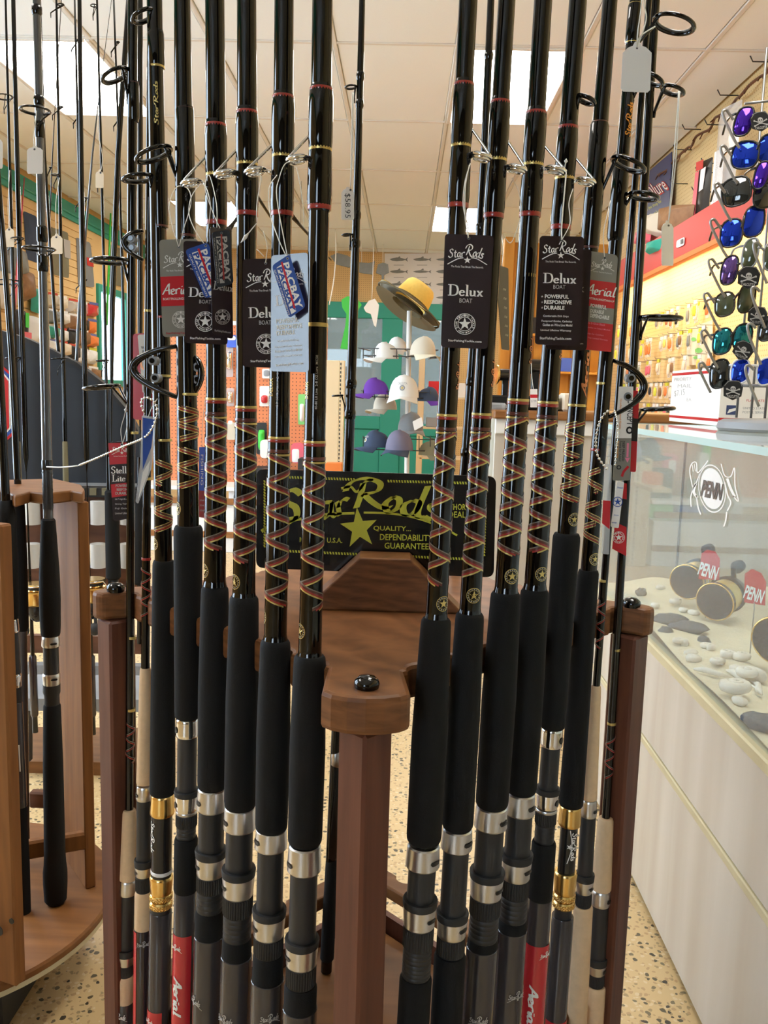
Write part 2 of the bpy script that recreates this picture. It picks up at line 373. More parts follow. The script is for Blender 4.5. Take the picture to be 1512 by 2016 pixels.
# ------------------------------------------------------------------ lettering
_TX = {}
def text2d(s, bold=0.0, shear=0.0):
    k = (s, bold, shear)
    if k not in _TX:
        cu = bpy.data.curves.new('t', 'FONT'); cu.body = s; cu.resolution_u = 2; cu.offset = bold; cu.shear = shear; cu.fill_mode = 'FRONT'
        ob = bpy.data.objects.new('t', cu); me = ob.to_mesh()
        v = [(p.co.x, p.co.y) for p in me.vertices]; f = [tuple(p.vertices) for p in me.polygons]
        ob.to_mesh_clear(); bpy.data.objects.remove(ob); bpy.data.curves.remove(cu)
        x0 = min(p[0] for p in v); x1 = max(p[0] for p in v); y0 = min(p[1] for p in v); y1 = max(p[1] for p in v)
        _TX[k] = ([((p[0]-x0)/(x1-x0)-.5, (p[1]-y0)/(y1-y0)-.5) for p in v], f)
    return _TX[k]
STROKES = {
 'script': {
  'S': (.72, [[(.66, .82), (.5, .98), (.27, .88), (.3, .64), (.5, .46), (.48, .15), (.2, .02), (0, .2)]]),
  't': (.40, [[(.22, .8), (.12, .3), (.15, .05), (.32, .06)], [(0, .55), (.38, .58)]]),
  'a': (.54, [[(.4, .5), (.15, .5), (.03, .2), (.15, .02), (.3, .15), (.42, .5)], [(.42, .5), (.37, .15), (.46, .03), (.54, .1)]]),
  'r': (.46, [[(.05, .5), (.08, .03)], [(.07, .3), (.17, .47), (.32, .55), (.44, .50)]]),
  'R': (1.0, [[(.32, .9), (.24, .4), (.14, 0)], [(-.12, .6), (0, .9), (.35, 1.06), (.72, .9), (.66, .6), (.3, .5)], [(.32, .5), (.55, .2), (.8, 0), (1.02, .05)]]),
  'o': (.44, [[(.2, .5), (.03, .25), (.15, .02), (.35, .2), (.35, .45), (.2, .5)]]),
  'd': (.58, [[(.25, .5), (.04, .3), (.12, .03), (.33, .15), (.4, .45), (.25, .5)], [(.55, 1.0), (.42, .3), (.44, .05), (.56, .06)]]),
  's': (.40, [[(.37, .45), (.15, .5), (.12, .35), (.3, .2), (.2, .02), (0, .08)]]),
  'A': (.76, [[(0, 0), (.35, .6), (.62, 1.0), (.59, .5), (.64, 0)], [(.12, .35), (.74, .42)]]),
  'e': (.44, [[(.05, .25), (.32, .32), (.28, .5), (.1, .45), (.05, .15), (.2, 0), (.44, .12)]]),
  'i': (.24, [[(.12, .5), (.08, .1), (.22, .03)], [(.16, .68), (.18, .76)]]),
  'l': (.32, [[(.3, 1.0), (.15, .3), (.15, .05), (.32, .06)]]), ' ': (.16, [])},
 'roman': {
  'D': (.92, [[(.2, 0), (.2, 1)], [(0, 0), (.42, 0)], [(0, 1), (.42, 1)], [(.38, 1), (.68, .9), (.8, .5), (.68, .1), (.38, 0)]]),
  'e': (.50, [[(.07, .29), (.41, .29)], [(.41, .29), (.36, .44), (.22, .5), (.07, .36), (.06, .16), (.2, 0), (.42, .1)]]),
  'l': (.32, [[(.15, 0), (.15, 1.03)], [(.02, 0), (.28, 0)], [(.03, 1.0), (.15, 1.03)]]),
  'u': (.62, [[(.12, .5), (.12, .14), (.22, 0), (.42, .1)], [(.44, .5), (.44, 0)], [(0, .5), (.14, .5)], [(.34, .5), (.45, .5)], [(.44, 0), (.57, 0)]]),
  'x': (.55, [[(.08, .5), (.42, 0)], [(.42, .5), (.08, 0)], [(0, .5), (.2, .5)], [(.34, .5), (.5, .5)], [(0, 0), (.2, 0)], [(.32, 0), (.52, 0)]]),
  'S': (.66, [[(.52, .78), (.48, .95), (.28, 1.02), (.1, .86), (.14, .64), (.4, .46), (.52, .24), (.36, 0), (.16, .02), (.06, .22)]]),
  't': (.34, [[(.15, .68), (.15, .1), (.24, 0), (.34, .06)], [(0, .5), (.32, .5)]]),
  'a': (.50, [[(.06, .38), (.16, .5), (.32, .46), (.34, .3), (.34, .08), (.44, 0)], [(.34, .3), (.1, .22), (.06, .08), (.16, 0), (.34, .12)]]),
  'L': (.72, [[(.2, 0), (.2, 1)], [(0, 0), (.6, 0)], [(0, 1), (.4, 1)], [(.6, 0), (.64, .26)]]),
  'i': (.30, [[(.14, 0), (.14, .5)], [(.02, 0), (.27, 0)], [(.03, .5), (.14, .5)], [(.13, .72), (.15, .76)]]), ' ': (.3, [])}}
def stroke2d(s, font, nib=None, wt=.026):
    """pen lettering: a broad nib drawn along each stroke; returned in a box of height 1 with its width"""
    if nib is None: nib = (.040, .022) if font == 'script' else (.050, .0)
    nv = Vector((nib[0], nib[1], 0)); vs = []; fs = []; x = 0
    for ch in s:
        adv, ss = STROKES[font][ch]
        for st in ss:
            pl = smooth_line([(p[0]+x, p[1], 0) for p in st], 5); o = len(vs)
            for i, p in enumerate(pl):
                t = (pl[min(i+1, len(pl)-1)]-pl[max(i-1, 0)]); t.normalize(); q = Vector((-t.y, t.x, 0))
                h = nv*(1 if nv.dot(q) >= 0 else -1)+q*wt
                if abs(h.dot(q)) < wt: h = q*wt
                vs += [p-h, p+h]
            fs += [(o+2*i, o+2*i+2, o+2*i+3, o+2*i+1) for i in range(len(pl)-1)]
        x += adv
    return [(p.x/x-.5, p.y-.5) for p in vs], fs
def star2d(r=.5, q=.2, n=5):
    p = [((r if i % 2 == 0 else q)*sin(pi*i/n), (r if i % 2 == 0 else q)*cos(pi*i/n)) for i in range(2*n)]
    return p+[(0, 0)], [(i, 2*n, (i+1) % (2*n)) for i in range(2*n)]
def ring2d(r0, r1, n=28):
    v = [(r*cos(2*pi*i/n), r*sin(2*pi*i/n)) for i in range(n) for r in (r0, r1)]
    return v, [(2*i, 2*i+1, 2*((i+1) % n)+1, 2*((i+1) % n)) for i in range(n)]
def disc2d(r, n=28): return [(r*cos(2*pi*i/n), r*sin(2*pi*i/n)) for i in range(n)], [tuple(range(n))]
def line2d(pts, wd):
    pl = smooth_line([(a, b, 0) for a, b in pts], 6); v = []
    for i, p in enumerate(pl):
        t = (pl[min(i+1, len(pl)-1)]-pl[max(i-1, 0)]); t.normalize(); q = Vector((-t.y, t.x, 0))*wd/2; v += [((p-q).x, (p-q).y), ((p+q).x, (p+q).y)]
    return v, [(2*i, 2*i+2, 2*i+3, 2*i+1) for i in range(len(pl)-1)]
def put2d(mb, shape, fn, m, cx=0, cy=0, sx=1, sy=1, rot=0):
    """place a flat shape through fn(x, y) -> point; y grows upward in the shape, and fn takes y downward"""
    vs, fs = shape; c, s = cos(rot), sin(rot); out = []
    for x, y in vs:
        x *= sx; y *= sy; out.append(fn(cx+x*c-y*s, cy-(x*s+y*c)))
    mb.add(out, fs, m)
# ================================================================== THE ROOM
XL, XR, YB, YF, ZC = -3.15, 1.78, 10.9, -3.6, 2.776
o = MB().box((XL-.3, YF-.3, -.1), (XR+.3, 13.2, 0), 'terrazzo'); struct(o, 'floor')
def wall_with_holes(name, axis, pos, th, lo, hi, holes, m):
    """wall in the plane axis = pos, running lo..hi, with rectangular holes (a0, a1, z0, z1)"""
    b = MB(); cur = lo
    def put(a0, a1, z0, z1):
        if a1-a0 < 1e-4 or z1-z0 < 1e-4: return
        if axis == 0: b.box((min(pos, pos+th), a0, z0), (max(pos, pos+th), a1, z1), m)
        else: b.box((a0, min(pos, pos+th), z0), (a1, max(pos, pos+th), z1), m)
    for a0, a1, z0, z1 in sorted(holes):
        put(cur, a0, 0, ZC+.1); put(a0, a1, 0, z0); put(a0, a1, z1, ZC+.1); cur = a1
    put(cur, hi, 0, ZC+.1); o = struct(b, name); return o
wl = wall_with_holes('wall_left', 0, XL, -.05, YF, YB, [(1.15, 2.2, .5, 2.5), (2.4, 4.8, .35, 2.5), (8.9, 9.78, 1.08, 2.07)], 'yellow_wall')
wr = wall_with_holes('wall_right', 0, XR, .12, YF, YB, [], 'peg_yellow_side')
wb = wall_with_holes('wall_back', 1, YB, .12, XL, XR, [(-1.05, .5, 0, 2.0)], 'peg_yellow')
wf = wall_with_holes('wall_front', 1, YF, -.12, XL, XR, [(-2.3, -1.0, .8, 2.3)], 'dark_wall')
b = MB()
b.box((XL, YF, 2.575), (XL+.02, YB, 2.73), 'teal', b=.004); b.box((XL, YF, 2.62), (XL+.035, YB, 2.64), 'teal', b=.004); struct(b, 'trim_1')
# slat joints of the left wall, recessed between boards
b = MB()
for k in range(36): b.box((XL, 5.4, .12+k*.068), (XL+.008, 8.78, .12+k*.068+.062), 'yellow_wall', b=.002)
o = b.build('slat_panel', wl); o['kind'] = 'stuff'
def window(name, axis, pos, a0, a1, z0, z1, fm, fw, bars=1):
    o = bpy.data.objects.new(name, None); C.objects.link(o); o['kind'] = 'structure'
    def bx(u0, u1, w0, w1, d0, d1, m, nm):
        b = MB(); b.box((pos+d0, u0, w0), (pos+d1, u1, w1), m, b=.004) if axis == 0 else b.box((u0, pos+d0, w0), (u1, pos+d1, w1), m, b=.004)
        return b.build(nm, o)
    bx(a0-fw, a0, z0-fw, z1+fw, -.03, .03, fm, 'window_frame'); bx(a1, a1+fw, z0-fw, z1+fw, -.03, .03, fm, 'window_frame')
    bx(a0, a1, z1, z1+fw, -.03, .03, fm, 'window_frame'); bx(a0, a1, z0-fw, z0, -.03, .045, fm, 'window_sill')
    for k in range(1, bars): q = a0+(a1-a0)*k/bars; bx(q-.02, q+.02, z0, z1, -.02, .02, fm, 'mullion')
    bx(a0, a1, z0, z1, -.004, .004, 'pane', 'pane')
window('window_1', 0, XL, 8.95, 9.73, 1.13, 2.02, 'teal', .07)
window('window_2', 0, XL-.06, 2.4, 4.8, .35, 2.5, 'white_metal', .05, 2)
window('highlight_window', 0, XL-.06, 1.15, 2.2, .5, 2.5, 'white_metal', .05, 1)  # unseen extra window, added for the bright edge lines on the rods
window('window_3', 1, YF-.06, -2.3, -1.0, .8, 2.3, 'white_metal', .05, 2)
o = MB().box((-9, -9, -.16), (XL-.35, 16, -.12), 'asphalt'); struct(o, 'ground')
# ceiling: slab, hanging bars and one board per bay
ce = struct(MB().box((XL-.2, YF-.2, ZC+.03), (XR+.2, 13.2, ZC+.15), 'white_metal'), 'ceiling')
GX, GY = [-.4+.61*k for k in range(-5, 5)], [-.35+1.22*k+.0 for k in range(-3, 12)]
GY = [4.53+1.22*k for k in range(-7, 6)]
LIGHTS = [(x, y) for x in (-2.23, .21) for y in (4.53-3.66, 4.53, 4.53+3.66)]
tm = {}
for x0 in GX:
    for y0 in GY:
        x1, y1 = x0+.61, y0+1.22
        if any(abs(x0-a) < .02 and abs(y0-e) < .02 for a, e in LIGHTS): continue
        xa, xb, ya, yb = max(x0, XL), min(x1, XR), max(y0, YF), min(y1, YB)
        if xb-xa < .05 or yb-ya < .05: continue
        k = (round(xb-xa, 2), round(yb-ya, 2))
        if k not in tm: tm[k] = MB().box((.014, .014, 0), (xb-xa-.014, yb-ya-.014, .012), 'ceiling_tile', b=.005).mesh('ceiling_tile')
        o = bpy.data.objects.new('tile', tm[k]); o.location = (xa, ya, ZC+.001); C.objects.link(o); o.parent = ce
for x in GX:
    if XL < x < XR: MB().box((x-.012, YF, ZC-.004), (x+.012, YB, ZC+.012), 'white_metal', b=.003).build('grid_bar', ce)
for y in GY:
    if YF < y < YB: MB().box((XL, y-.012, ZC-.0035), (XR, y+.012, ZC+.0115), 'white_metal', b=.003).build('grid_bar', ce)
NM = {0: 'over the camera end', 1: 'overhead', 2: '', 3: ''}
for i, (x, y) in enumerate(LIGHTS):
    side = 'left' if x < 0 else 'right'
    lab = {4.53: f'large glowing troffer light in the ceiling, the near one {"above the thin rods at" if x < 0 else "behind the rods at"} {side}', 8.19: f'small distant glowing ceiling light {"beside the hanging tags at" if x < 0 else "above the straw hat at"} {side}'}.get(round(y, 2), f'ceiling troffer light {"above the rod racks" if y > 0 else "near the shop front"} on the {side} side')
    t = thing('ceiling_light', lab, 'ceiling light', (x+.305, y+.61, ZC-.01), 'ceiling troffers')
    b = MB(); 
    for s in (-1, 1):
        b.box((x+.305+s*.292-.012, y+.006, ZC-.012), (x+.305+s*.292+.012, y+1.214, ZC+.02), 'white_metal', b=.003)
        b.box((x+.03, y+.61+s*.596-.012, ZC-.012), (x+.58, y+.61+s*.596+.012, ZC+.02), 'white_metal', b=.003)
    b.build('frame', t); MB().box((x+.03, y+.03, ZC-.004), (x+.58, y+1.19, ZC+.008), 'lamp').build('diffuser', t)
# back wall doorway
d = bpy.data.objects.new('door_1', None); C.objects.link(d); d['kind'] = 'structure'
for nm, lo, hi in (('lintel', (-1.15, YB-.06, 1.98), (.6, YB+.06, 2.17)), ('stile', (-1.15, YB-.06, 0), (-1.03, YB+.06, 1.98)), ('stile', (-.30, YB-.06, 0), (-.05, YB+.06, 1.98)), ('stile', (.48, YB-.06, 0), (.6, YB+.06, 1.98)), ('rail', (-1.03, YB-.05, .62), (-.3, YB+.05, .78)), ('rail', (-.05, YB-.05, .55), (.48, YB+.05, .7)), ('kick_panel', (-1.03, YB-.03, 0), (-.3, YB+.03, .62)), ('kick_panel', (-.05, YB-.03, 0), (.48, YB+.03, .55))):
    MB().box(lo, hi, 'teal', b=.006).build(nm, d)
MB().box((-1.03, YB-.006, .78), (-.3, YB+.006, 1.98), 'door_glass').build('pane', d)
MB().box((-.05, YB-.006, .7), (.48, YB+.006, 1.98), 'door_glass').build('pane', d)
struct(MB().box((-2.2, 13.0, 0), (1.8, 13.1, ZC), 'haze_grey'), 'wall_beyond')
# ================================================================== flat px helpers
def plane_fn(P0, n):
    P0 = Vector(P0); n = Vector(n).normalized(); n = n if n.dot(CAM-P0) > 0 else -n
    def fn(u, v):
        r = ray(u, v); return CAM + r*((P0-CAM).dot(n)/r.dot(n))
    return fn, n
def rounded(q, rad, k=5):
    out = []; n = len(q)
    for i in range(n):
        p = Vector((*q[i], 0)); a = Vector((*q[i-1], 0)); c = Vector((*q[(i+1) % n], 0))
        d1 = (a-p); d2 = (c-p); r = min(rad, d1.length*.45, d2.length*.45); s = p+d1.normalized()*r; e = p+d2.normalized()*r
        for j in range(k+1):
            t = j/k; z = s*(1-t)**2+p*2*t*(1-t)+e*t*t; out.append((z.x, z.y))
    return out
def slab(mb, poly, fn, n, th, m):
    """a thin plate whose front outline is given in the picture plane, thickness away from the viewer"""
    f = [fn(u, v) for u, v in poly]; k = len(f); bk = [p-n*th for p in f]
    nn = (f[1]-f[0]).cross(f[2]-f[1]); ok = nn.dot(CAM-f[0]) > 0
    fs = [tuple(range(k)), tuple(range(2*k-1, k-1, -1))]+[(i, k+i, k+(i+1) % k, (i+1) % k) for i in range(k)]
    if not ok: fs = [tuple(reversed(q)) for q in fs]
    mb.add(f+bk, fs, m)
def lift(fn, n, d):
    return lambda u, v: fn(u, v)+n*d
# ================================================================== DISPLAY RACK IN FRONT
ZS = .805
BF, BL, BR = az(722, 1353, ZS), az(228, 1163, ZS), az(1243, 1193, ZS)
BK = BL+BR-BF; RC = (BL+BR)/2
ROD_L = [(607, 1335), (540, 1310), (478, 1280), (417, 1255), (370, 1235), (318, 1215), (285, 1200), (258, 1190)]
ROD_R = [(848, 1350), (912, 1330), (978, 1300), (1035, 1280), (1098, 1260), (1145, 1240), (1178, 1230), (1215, 1220)]
def edge_pts(A, B, ts, out, nr, half):
    """a board edge from A to B with a round-bottomed slot at each t"""
    d = (B-A).xy; L = d.length; d = d/L; n = Vector((d.y, -d.x))
    if n.dot((A-RC).xy) < 0: n = -n
    P = lambda s, h: tuple((A.xy+d*s+n*h))
    pts = []
    for t in ts:
        s = t*L; r = nr if .1 < t < .83 else min(nr, .0125)
        g = math.acos(min(.95, -out/r)) if out < 0 else pi/2; hw = r*sin(g); c = .005
        pts += [P(s-hw-c, out)]+[P(s-r*sin(g*(1-k/4)), -r*cos(g*(1-k/4))) for k in range(9)]+[P(s+hw+c, out)]
    return pts
def tpos(A, B, px):
    d = (B-A).xy; return sorted(min(.945, max(.05, (az(u, v, .79)-A).xy.dot(d)/d.length_squared)) for u, v in px)
TL_, TR_ = tpos(BF, BL, ROD_L), tpos(BF, BR, ROD_R)
TB = [.2, .32, .44, .56, .68, .8]
def corner_arc(P, wd=.044, ou=.028):
    c = (P-RC).xy.normalized(); q = Vector((-c.y, c.x))
    return [tuple(P.xy+c*ou*cos(radians(t))+q*wd*sin(radians(t))) for t in (-66, -45, -22, 0, 22, 45, 66)]
def board_outline(sc=1.0):
    pts = corner_arc(BF)
    pts += edge_pts(BF, BR, TR_, -.010, .0182, 0)+corner_arc(BR, .020, .030)
    pts += edge_pts(BR, BK, TB, -.010, .0165, 0)+corner_arc(BK)
    pts += edge_pts(BK, BL, TB, -.010, .0165, 0)+corner_arc(BL, .020, .030)
    pts += list(reversed(edge_pts(BF, BL, TL_, -.010, .0182, 0)))
    return pts
def bev(o, w, seg=2, ang=50):
    m = o.modifiers.new('bevel', 'BEVEL'); m.width = w; m.segments = seg; m.limit_method = 'ANGLE'; m.angle_limit = radians(ang); return o
rack = thing('rod_rack', 'reddish brown wooden fishing rod rack with notched top shelf, in front', 'rack', (RC.x, RC.y, 0))
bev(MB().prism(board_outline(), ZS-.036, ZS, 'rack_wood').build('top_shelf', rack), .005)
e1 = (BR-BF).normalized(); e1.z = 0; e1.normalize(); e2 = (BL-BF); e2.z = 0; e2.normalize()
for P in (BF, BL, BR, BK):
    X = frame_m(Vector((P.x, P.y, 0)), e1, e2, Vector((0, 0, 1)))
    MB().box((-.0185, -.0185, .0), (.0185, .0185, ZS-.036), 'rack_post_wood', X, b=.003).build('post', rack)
    b = MB(); b.lathe([(ZS-.001, .011), (ZS+.004, .012), (ZS+.007, .011), (ZS+.0105, .007), (ZS+.0115, 0)], 'blank_black', 20, Matrix.Translation((P.x, P.y, 0))); b.build('bolt_cap', rack)
def rail(A, B, z, ts, w, h):
    d = (B-A).xy.normalized(); n = Vector((d.y, -d.x)); n = n if n.dot((A-RC).xy) > 0 else -n
    pts = [tuple(A.xy+d*.006+n*-.010)]+edge_pts(A, B, ts, -.010, .0182, 0)+[tuple(B.xy-d*.006+n*-.010), tuple(B.xy-d*.006-n*w), tuple(A.xy+d*.006-n*w)]
    bev(MB().prism(pts, z-h, z, 'ply_wood').build('rail', rack), .003)
for A, B, t in ((BF, BL, TL_[:-1]), (BF, BR, TR_[:-1]), (BR, BK, TB), (BK, BL, TB)): rail(A, B, .255, t, .045, .022)
cs = [(P-RC).xy*1.02+RC.xy for P in (BF, BR, BK, BL)]
bev(MB().prism([tuple(p) for p in cs], .085, .125, 'ply_wood').build('base', rack), .004)
for A, B in ((BR, BK), (BK, BL), (BF, BR), (BF, BL)):
    d = (B-A).xy.normalized(); n = Vector((d.y, -d.x)); n = n if n.dot((A-RC).xy) > 0 else -n
    pts = [tuple(A.xy+n*.024), tuple(B.xy+n*.024), tuple(B.xy+n*.012), tuple(A.xy+n*.012)]
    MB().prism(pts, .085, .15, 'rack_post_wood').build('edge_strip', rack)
MB().lathe([(0, .14), (.02, .14), (.03, .06), (.085, .06)], 'rubber', 32, Matrix.Translation((RC.x, RC.y, 0))).build('swivel_foot', rack)
# sign block: trapezoid standing on the shelf
YW = 1.03; c0 = ay(742, 1208, YW)
pts = [(-.098, 0), (.098, 0), (.031, .066), (-.031, .066)]
X = frame_m(Vector((c0.x+.008, YW, ZS)), Vector((1, .02, 0)), Vector((0, 0, 1)), Vector((.02, -1, 0)))
bev(MB().prism(pts, -.05, 0, 'rack_wood', X).build('sign_block', rack), .002)
# ------------------------------------------------------------------ sign
YS = 1.088
fn, n = plane_fn((0, YS, 1), (0, -1, 0))
sg = thing('shop_sign', 'black sign with yellow script lettering and star, standing on the wooden rack', 'sign', ay(742, 1128, YS))
b = MB(); slab(b, rounded([(505, 923), (977, 938), (972, 1137), (504, 1118)], 16), fn, n, .005, 'sign_black'); b.build('panel', sg)
f1 = lift(fn, n, .0006); b = MB(); Yp = 'yellow_print'
# script name: S t a r   R o d s
def letters(mb, s, font, fn, m, x0, y0, x1, y1, nib=None, wt=.035, rot=0):
    """lettering whose box runs from (x0, y0 = cap line) to (x1, y1 = base line)"""
    put2d(mb, stroke2d(s, font, nib, wt), fn, m, (x0+x1)/2, (y0+y1)/2, x1-x0, y1-y0, rot)
def word(mb, s, fn, m, cx, cy, w, h, rot=0, bold=.0, shear=0): put2d(mb, text2d(s, bold, shear), fn, m, cx, cy, w, h, rot)
letters(b, 'St', 'script', f1, Yp, 540, 962, 634, 1030, (.05, .03), .03, radians(6))
letters(b, 'ar', 'script', f1, Yp, 628, 958, 688, 1018, (.05, .03), .03, radians(8))
letters(b, 'R', 'script', f1, Yp, 690, 945, 770, 1000, (.05, .03), .03)
letters(b, 'ods', 'script', f1, Yp, 758, 952, 872, 1018, (.05, .03), .03, radians(-10))
put2d(b, line2d([(672, -962), (690, -958), (703, -968), (720, -948), (735, -944)], 5), f1, Yp)
put2d(b, line2d([(526, -1052), (560, -1030), (600, -1020), (640, -1013), (698, -1010)], 5), f1, Yp)
put2d(b, line2d([(716, -1009), (770, -1011), (820, -1020), (870, -1038), (900, -1054)], 4), f1, Yp)
put2d(b, line2d([(515, -1046), (545, -1028), (588, -1018)], 7), f1, Yp)
put2d(b, star2d(.5, .2), f1, Yp, 707, 1040, 76, 84, radians(6))
for s, x, y, w_, h_ in (('QUALITY...', 772, 1041, 74, 11), ('DEPENDABILITY', 800, 1058, 104, 12), ('GUARANTEED', 806, 1075, 98, 12), ('MADE IN U.S.A.', 632, 1063, 84, 10), ('AUTHORIZED', 905, 998, 72, 12), ('DEALER', 908, 1013, 50, 12)): word(b, s, f1, Yp, x, y, w_, h_, radians(-1.2), .012)
b.build('lettering', sg)
b = MB()
def dashes(p, q, nk, lean):
    for i in range(nk):
        t = (i+.5)/nk; x = p[0]+(q[0]-p[0])*t; y = p[1]+(q[1]-p[1])*t
        put2d(b, ([(-.5, .5), (.2, .5), (.5, -.5), (-.2, -.5)], [(0, 3, 2, 1)]), f1, Yp, x, y, 4.5 if lean else 5, 5 if lean else 4.5)
dashes((524, 938), (700, 944), 32, 1); dashes((762, 947), (958, 952), 36, 1); dashes((524, 1083), (952, 1102), 76, 1)
dashes((521, 945), (521, 1078), 24, 0); dashes((957, 960), (953, 1095), 24, 0)
o = b.build('rope_border', sg); o['kind'] = 'stuff'
# ================================================================== FISHING RODS
class Rod:
    """a rod in the upright plane y = Y, its centre line fitted through points read off the photograph"""
    def __init__(s, name, label, knots, Y, cat='fishing rod', group=None, zfoot=.127, deg=2):
        ys = np.array([k[0] for k in knots], float); xs = np.array([k[1] for k in knots], float)
        s.c = np.polyfit(ys, xs, min(deg, len(knots)-1)); s.Y = Y; s.y0, s.y1 = min(0, ys.min()), max(ys.max(), 1990)
        s.foot = s.at_z(zfoot); s.root = thing(name, label, cat, s.foot, group); s.zfoot = zfoot
    def raw(s, y): return ay(float(np.polyval(s.c, y)), y, s.Y)
    def P(s, y):
        if y < s.y0: return s.raw(s.y0)+(s.raw(s.y0)-s.raw(s.y0+30))*((s.y0-y)/30)
        if y > s.y1: return s.raw(s.y1)+(s.raw(s.y1)-s.raw(s.y1-30))*((y-s.y1)/30)
        return s.raw(y)
    def at_z(s, z):
        a, b = -4000., 6000.
        for _ in range(50):
            m = (a+b)/2
            if s.P(m).z > z: a = m
            else: b = m
        s.yfoot = a; return s.P(a)
    def y_at(s, z):
        a, b = -4000., 6000.
        for _ in range(50):
            m = (a+b)/2
            if s.P(m).z > z: a = m
            else: b = m
        return a
    def fr(s, y):
        T = (s.P(y-5)-s.P(y+5)).normalized(); U = Vector((1, 0, 0)); U = (U-T*U.dot(T)).normalized(); return s.P(y), U, U.cross(T), T
    def r(s, w, y): return w/2*zc(s.P(min(max(y, s.y0), s.y1)))/FPX
    def pt(s, y, phi, r):
        p, U, W, T = s.fr(y); a = radians(phi); return p+(U*cos(a)+W*sin(a))*r
    def prof(s, mb, st, m, n=22, caps=True, rm=False):
        """round body through stations (pixel row, pixel width); rm: widths are radii in metres"""
        st = sorted(st); vs = []; fs = []
        def ringv(y, w):
            p, U, W, T = s.fr(y); r = w if rm else s.r(w, y); o = len(vs)
            vs.extend([p+(U*cos(2*pi*i/n)+W*sin(2*pi*i/n))*r for i in range(n)]); return o, r
        prev = None; pd = None
        for (ya, wa), (yb, wb) in zip(st, st[1:]):
            pa, pb = s.P(ya), s.P(yb); ra = wa if rm else s.r(wa, ya); rb = wb if rm else s.r(wb, yb)
            d = atan2(rb-ra, max((pa-pb).length, 1e-5))
            a = prev if prev is not None and abs(d-pd) < .55 else ringv(ya, wa)[0]
            e = ringv(yb, wb)[0]
            for i in range(n): j = (i+1) % n; fs.append((a+j, a+i, e+i, e+j))
            prev, pd = e, d
        if caps:
            o = ringv(*st[0])[0]; fs.append(tuple(o+i for i in range(n))); o = ringv(*st[-1])[0]; fs.append(tuple(o+n-1-i for i in range(n)))
        mb.add(vs, fs, m, True); return mb
    def part(s, name, st, m, n=22, par=None, label=None, **k): return s.prof(MB(), st, m, n, **k).build(name, par or s.root, label)
    def band(s, y0, y1, w, m, mb=None):
        mb = mb or MB(); return s.prof(mb, [(y0, w*.985), (y0+.8, w), (y1-.8, w), (y1, w*.985)], m, 22)
    def decal(s, y, phi, w, ru=0):
        """map for flat print on the round surface: x along azimuth, y along the rod, both in photo pixels"""
        def fn(a, b):
            yy = y+b; r = s.r(w, yy); zz = zc(s.P(min(max(yy, s.y0), s.y1)))
            return s.pt(yy, phi-math.degrees(a*zz/FPX/r)*-1 if False else phi-math.degrees(-a*zz/FPX/r)*-1 if False else phi+math.degrees(-a*zz/FPX/r)*(1 if True else 1), r+.00035+ru)
        return fn
    def helix(s, y0, y1, w, pitch, ph0, sgn, bands, ru=.0004, step=9):
        """thread band winding round the blank; bands = (offset, half width, material), pixels along the rod"""
        mb = MB()
        for off, hw, m in bands:
            L = []; R_ = []; n = max(4, int(abs(y1-y0)/pitch*360/step)); 
            for i in range(n+1):
                y = y0+(y1-y0)*i/n; phi = ph0+sgn*360*(y-y0)/pitch
                r = s.r(w(y) if callable(w) else w, y)+ru
                if y+off-hw < y0-2 or y+off+hw > y1+2: continue
                L.append(s.pt(y+off-hw, phi, r)); R_.append(s.pt(y+off+hw, phi, r))
            vs = [p for q in zip(L, R_) for p in q]
            mb.add(vs, [(2*i, 2*i+1, 2*i+3, 2*i+2) for i in range(len(L)-1)], m, True)
        return mb
    # ---- fittings
    def slot(s, y, phi, w, h, hoodw, mb):
        f = s.decal(y, phi, hoodw, .0002); n = 12; vs = []
        for i in range(n+1):
            x = w*(i/n-.5); e = max(0, abs(x)-(w-h)/2)/(h/2); yy = h/2*sqrt(max(.02, 1-e*e)); vs += [(x, -yy), (x, yy)]
        put2d(mb, (vs, [(2*i, 2*i+2, 2*i+3, 2*i+1) for i in range(n)]), f, 'black_print')
    def emblem(s, y, phi, w, rad, m='gold_thread', star='gold_thread'):
        f = s.decal(y, phi, w); mb = MB()
        put2d(mb, ring2d(rad*.92, rad), f, m); put2d(mb, ring2d(rad*.66, rad*.70), f, m)
        for k in range(16):
            a = 2*pi*k/16; put2d(mb, ([(-.5, -.5), (.5, -.5), (.5, .5), (-.5, .5)], [(0, 1, 2, 3)]), f, 'dim_print', rad*.8*cos(a), rad*.8*sin(a), rad*.10, rad*.16, -a)
        put2d(mb, star2d(rad*.62, rad*.25), f, star)
        return mb.build('emblem', s.root)
    def ring_guide(s, y, phi, d, rad, yfoot, m='chrome', wire=.0013, tilt=10, ytip=None, bump=True):
        """boat guide: doubled ring on a bent foot, strut from the far side of the ring up to the blank"""
        p, U, W, T = s.fr(y); a = radians(phi); o = U*cos(a)+W*sin(a); q = T.cross(o); zz = zc(p)/FPX
        c = p+o*(d*zz); rr = rad*zz; nrm = (T+o*math.tan(radians(tilt))).normalized(); ox = (o-nrm*o.dot(nrm)).normalized()
        X = frame_m(c, ox, nrm.cross(ox), nrm); g = MB()
        g.torus(rr, wire*1.25, m, X); g.torus(rr*.82, wire*1.1, m, X @ Matrix.Translation((0, 0, -wire*1.6)))
        g.torus(rr*.80, wire*.9, 'grey_plastic' if m == 'chrome' else m, X @ Matrix.Translation((0, 0, wire*1.2)))
        b0 = s.pt(yfoot, phi, s.r(34, yfoot)*.95); far = c+ox*rr
        g.tube(smooth_line([b0, b0*.55+far*.45+o*.0006, far+nrm*.001], 3), wire, m, 7)
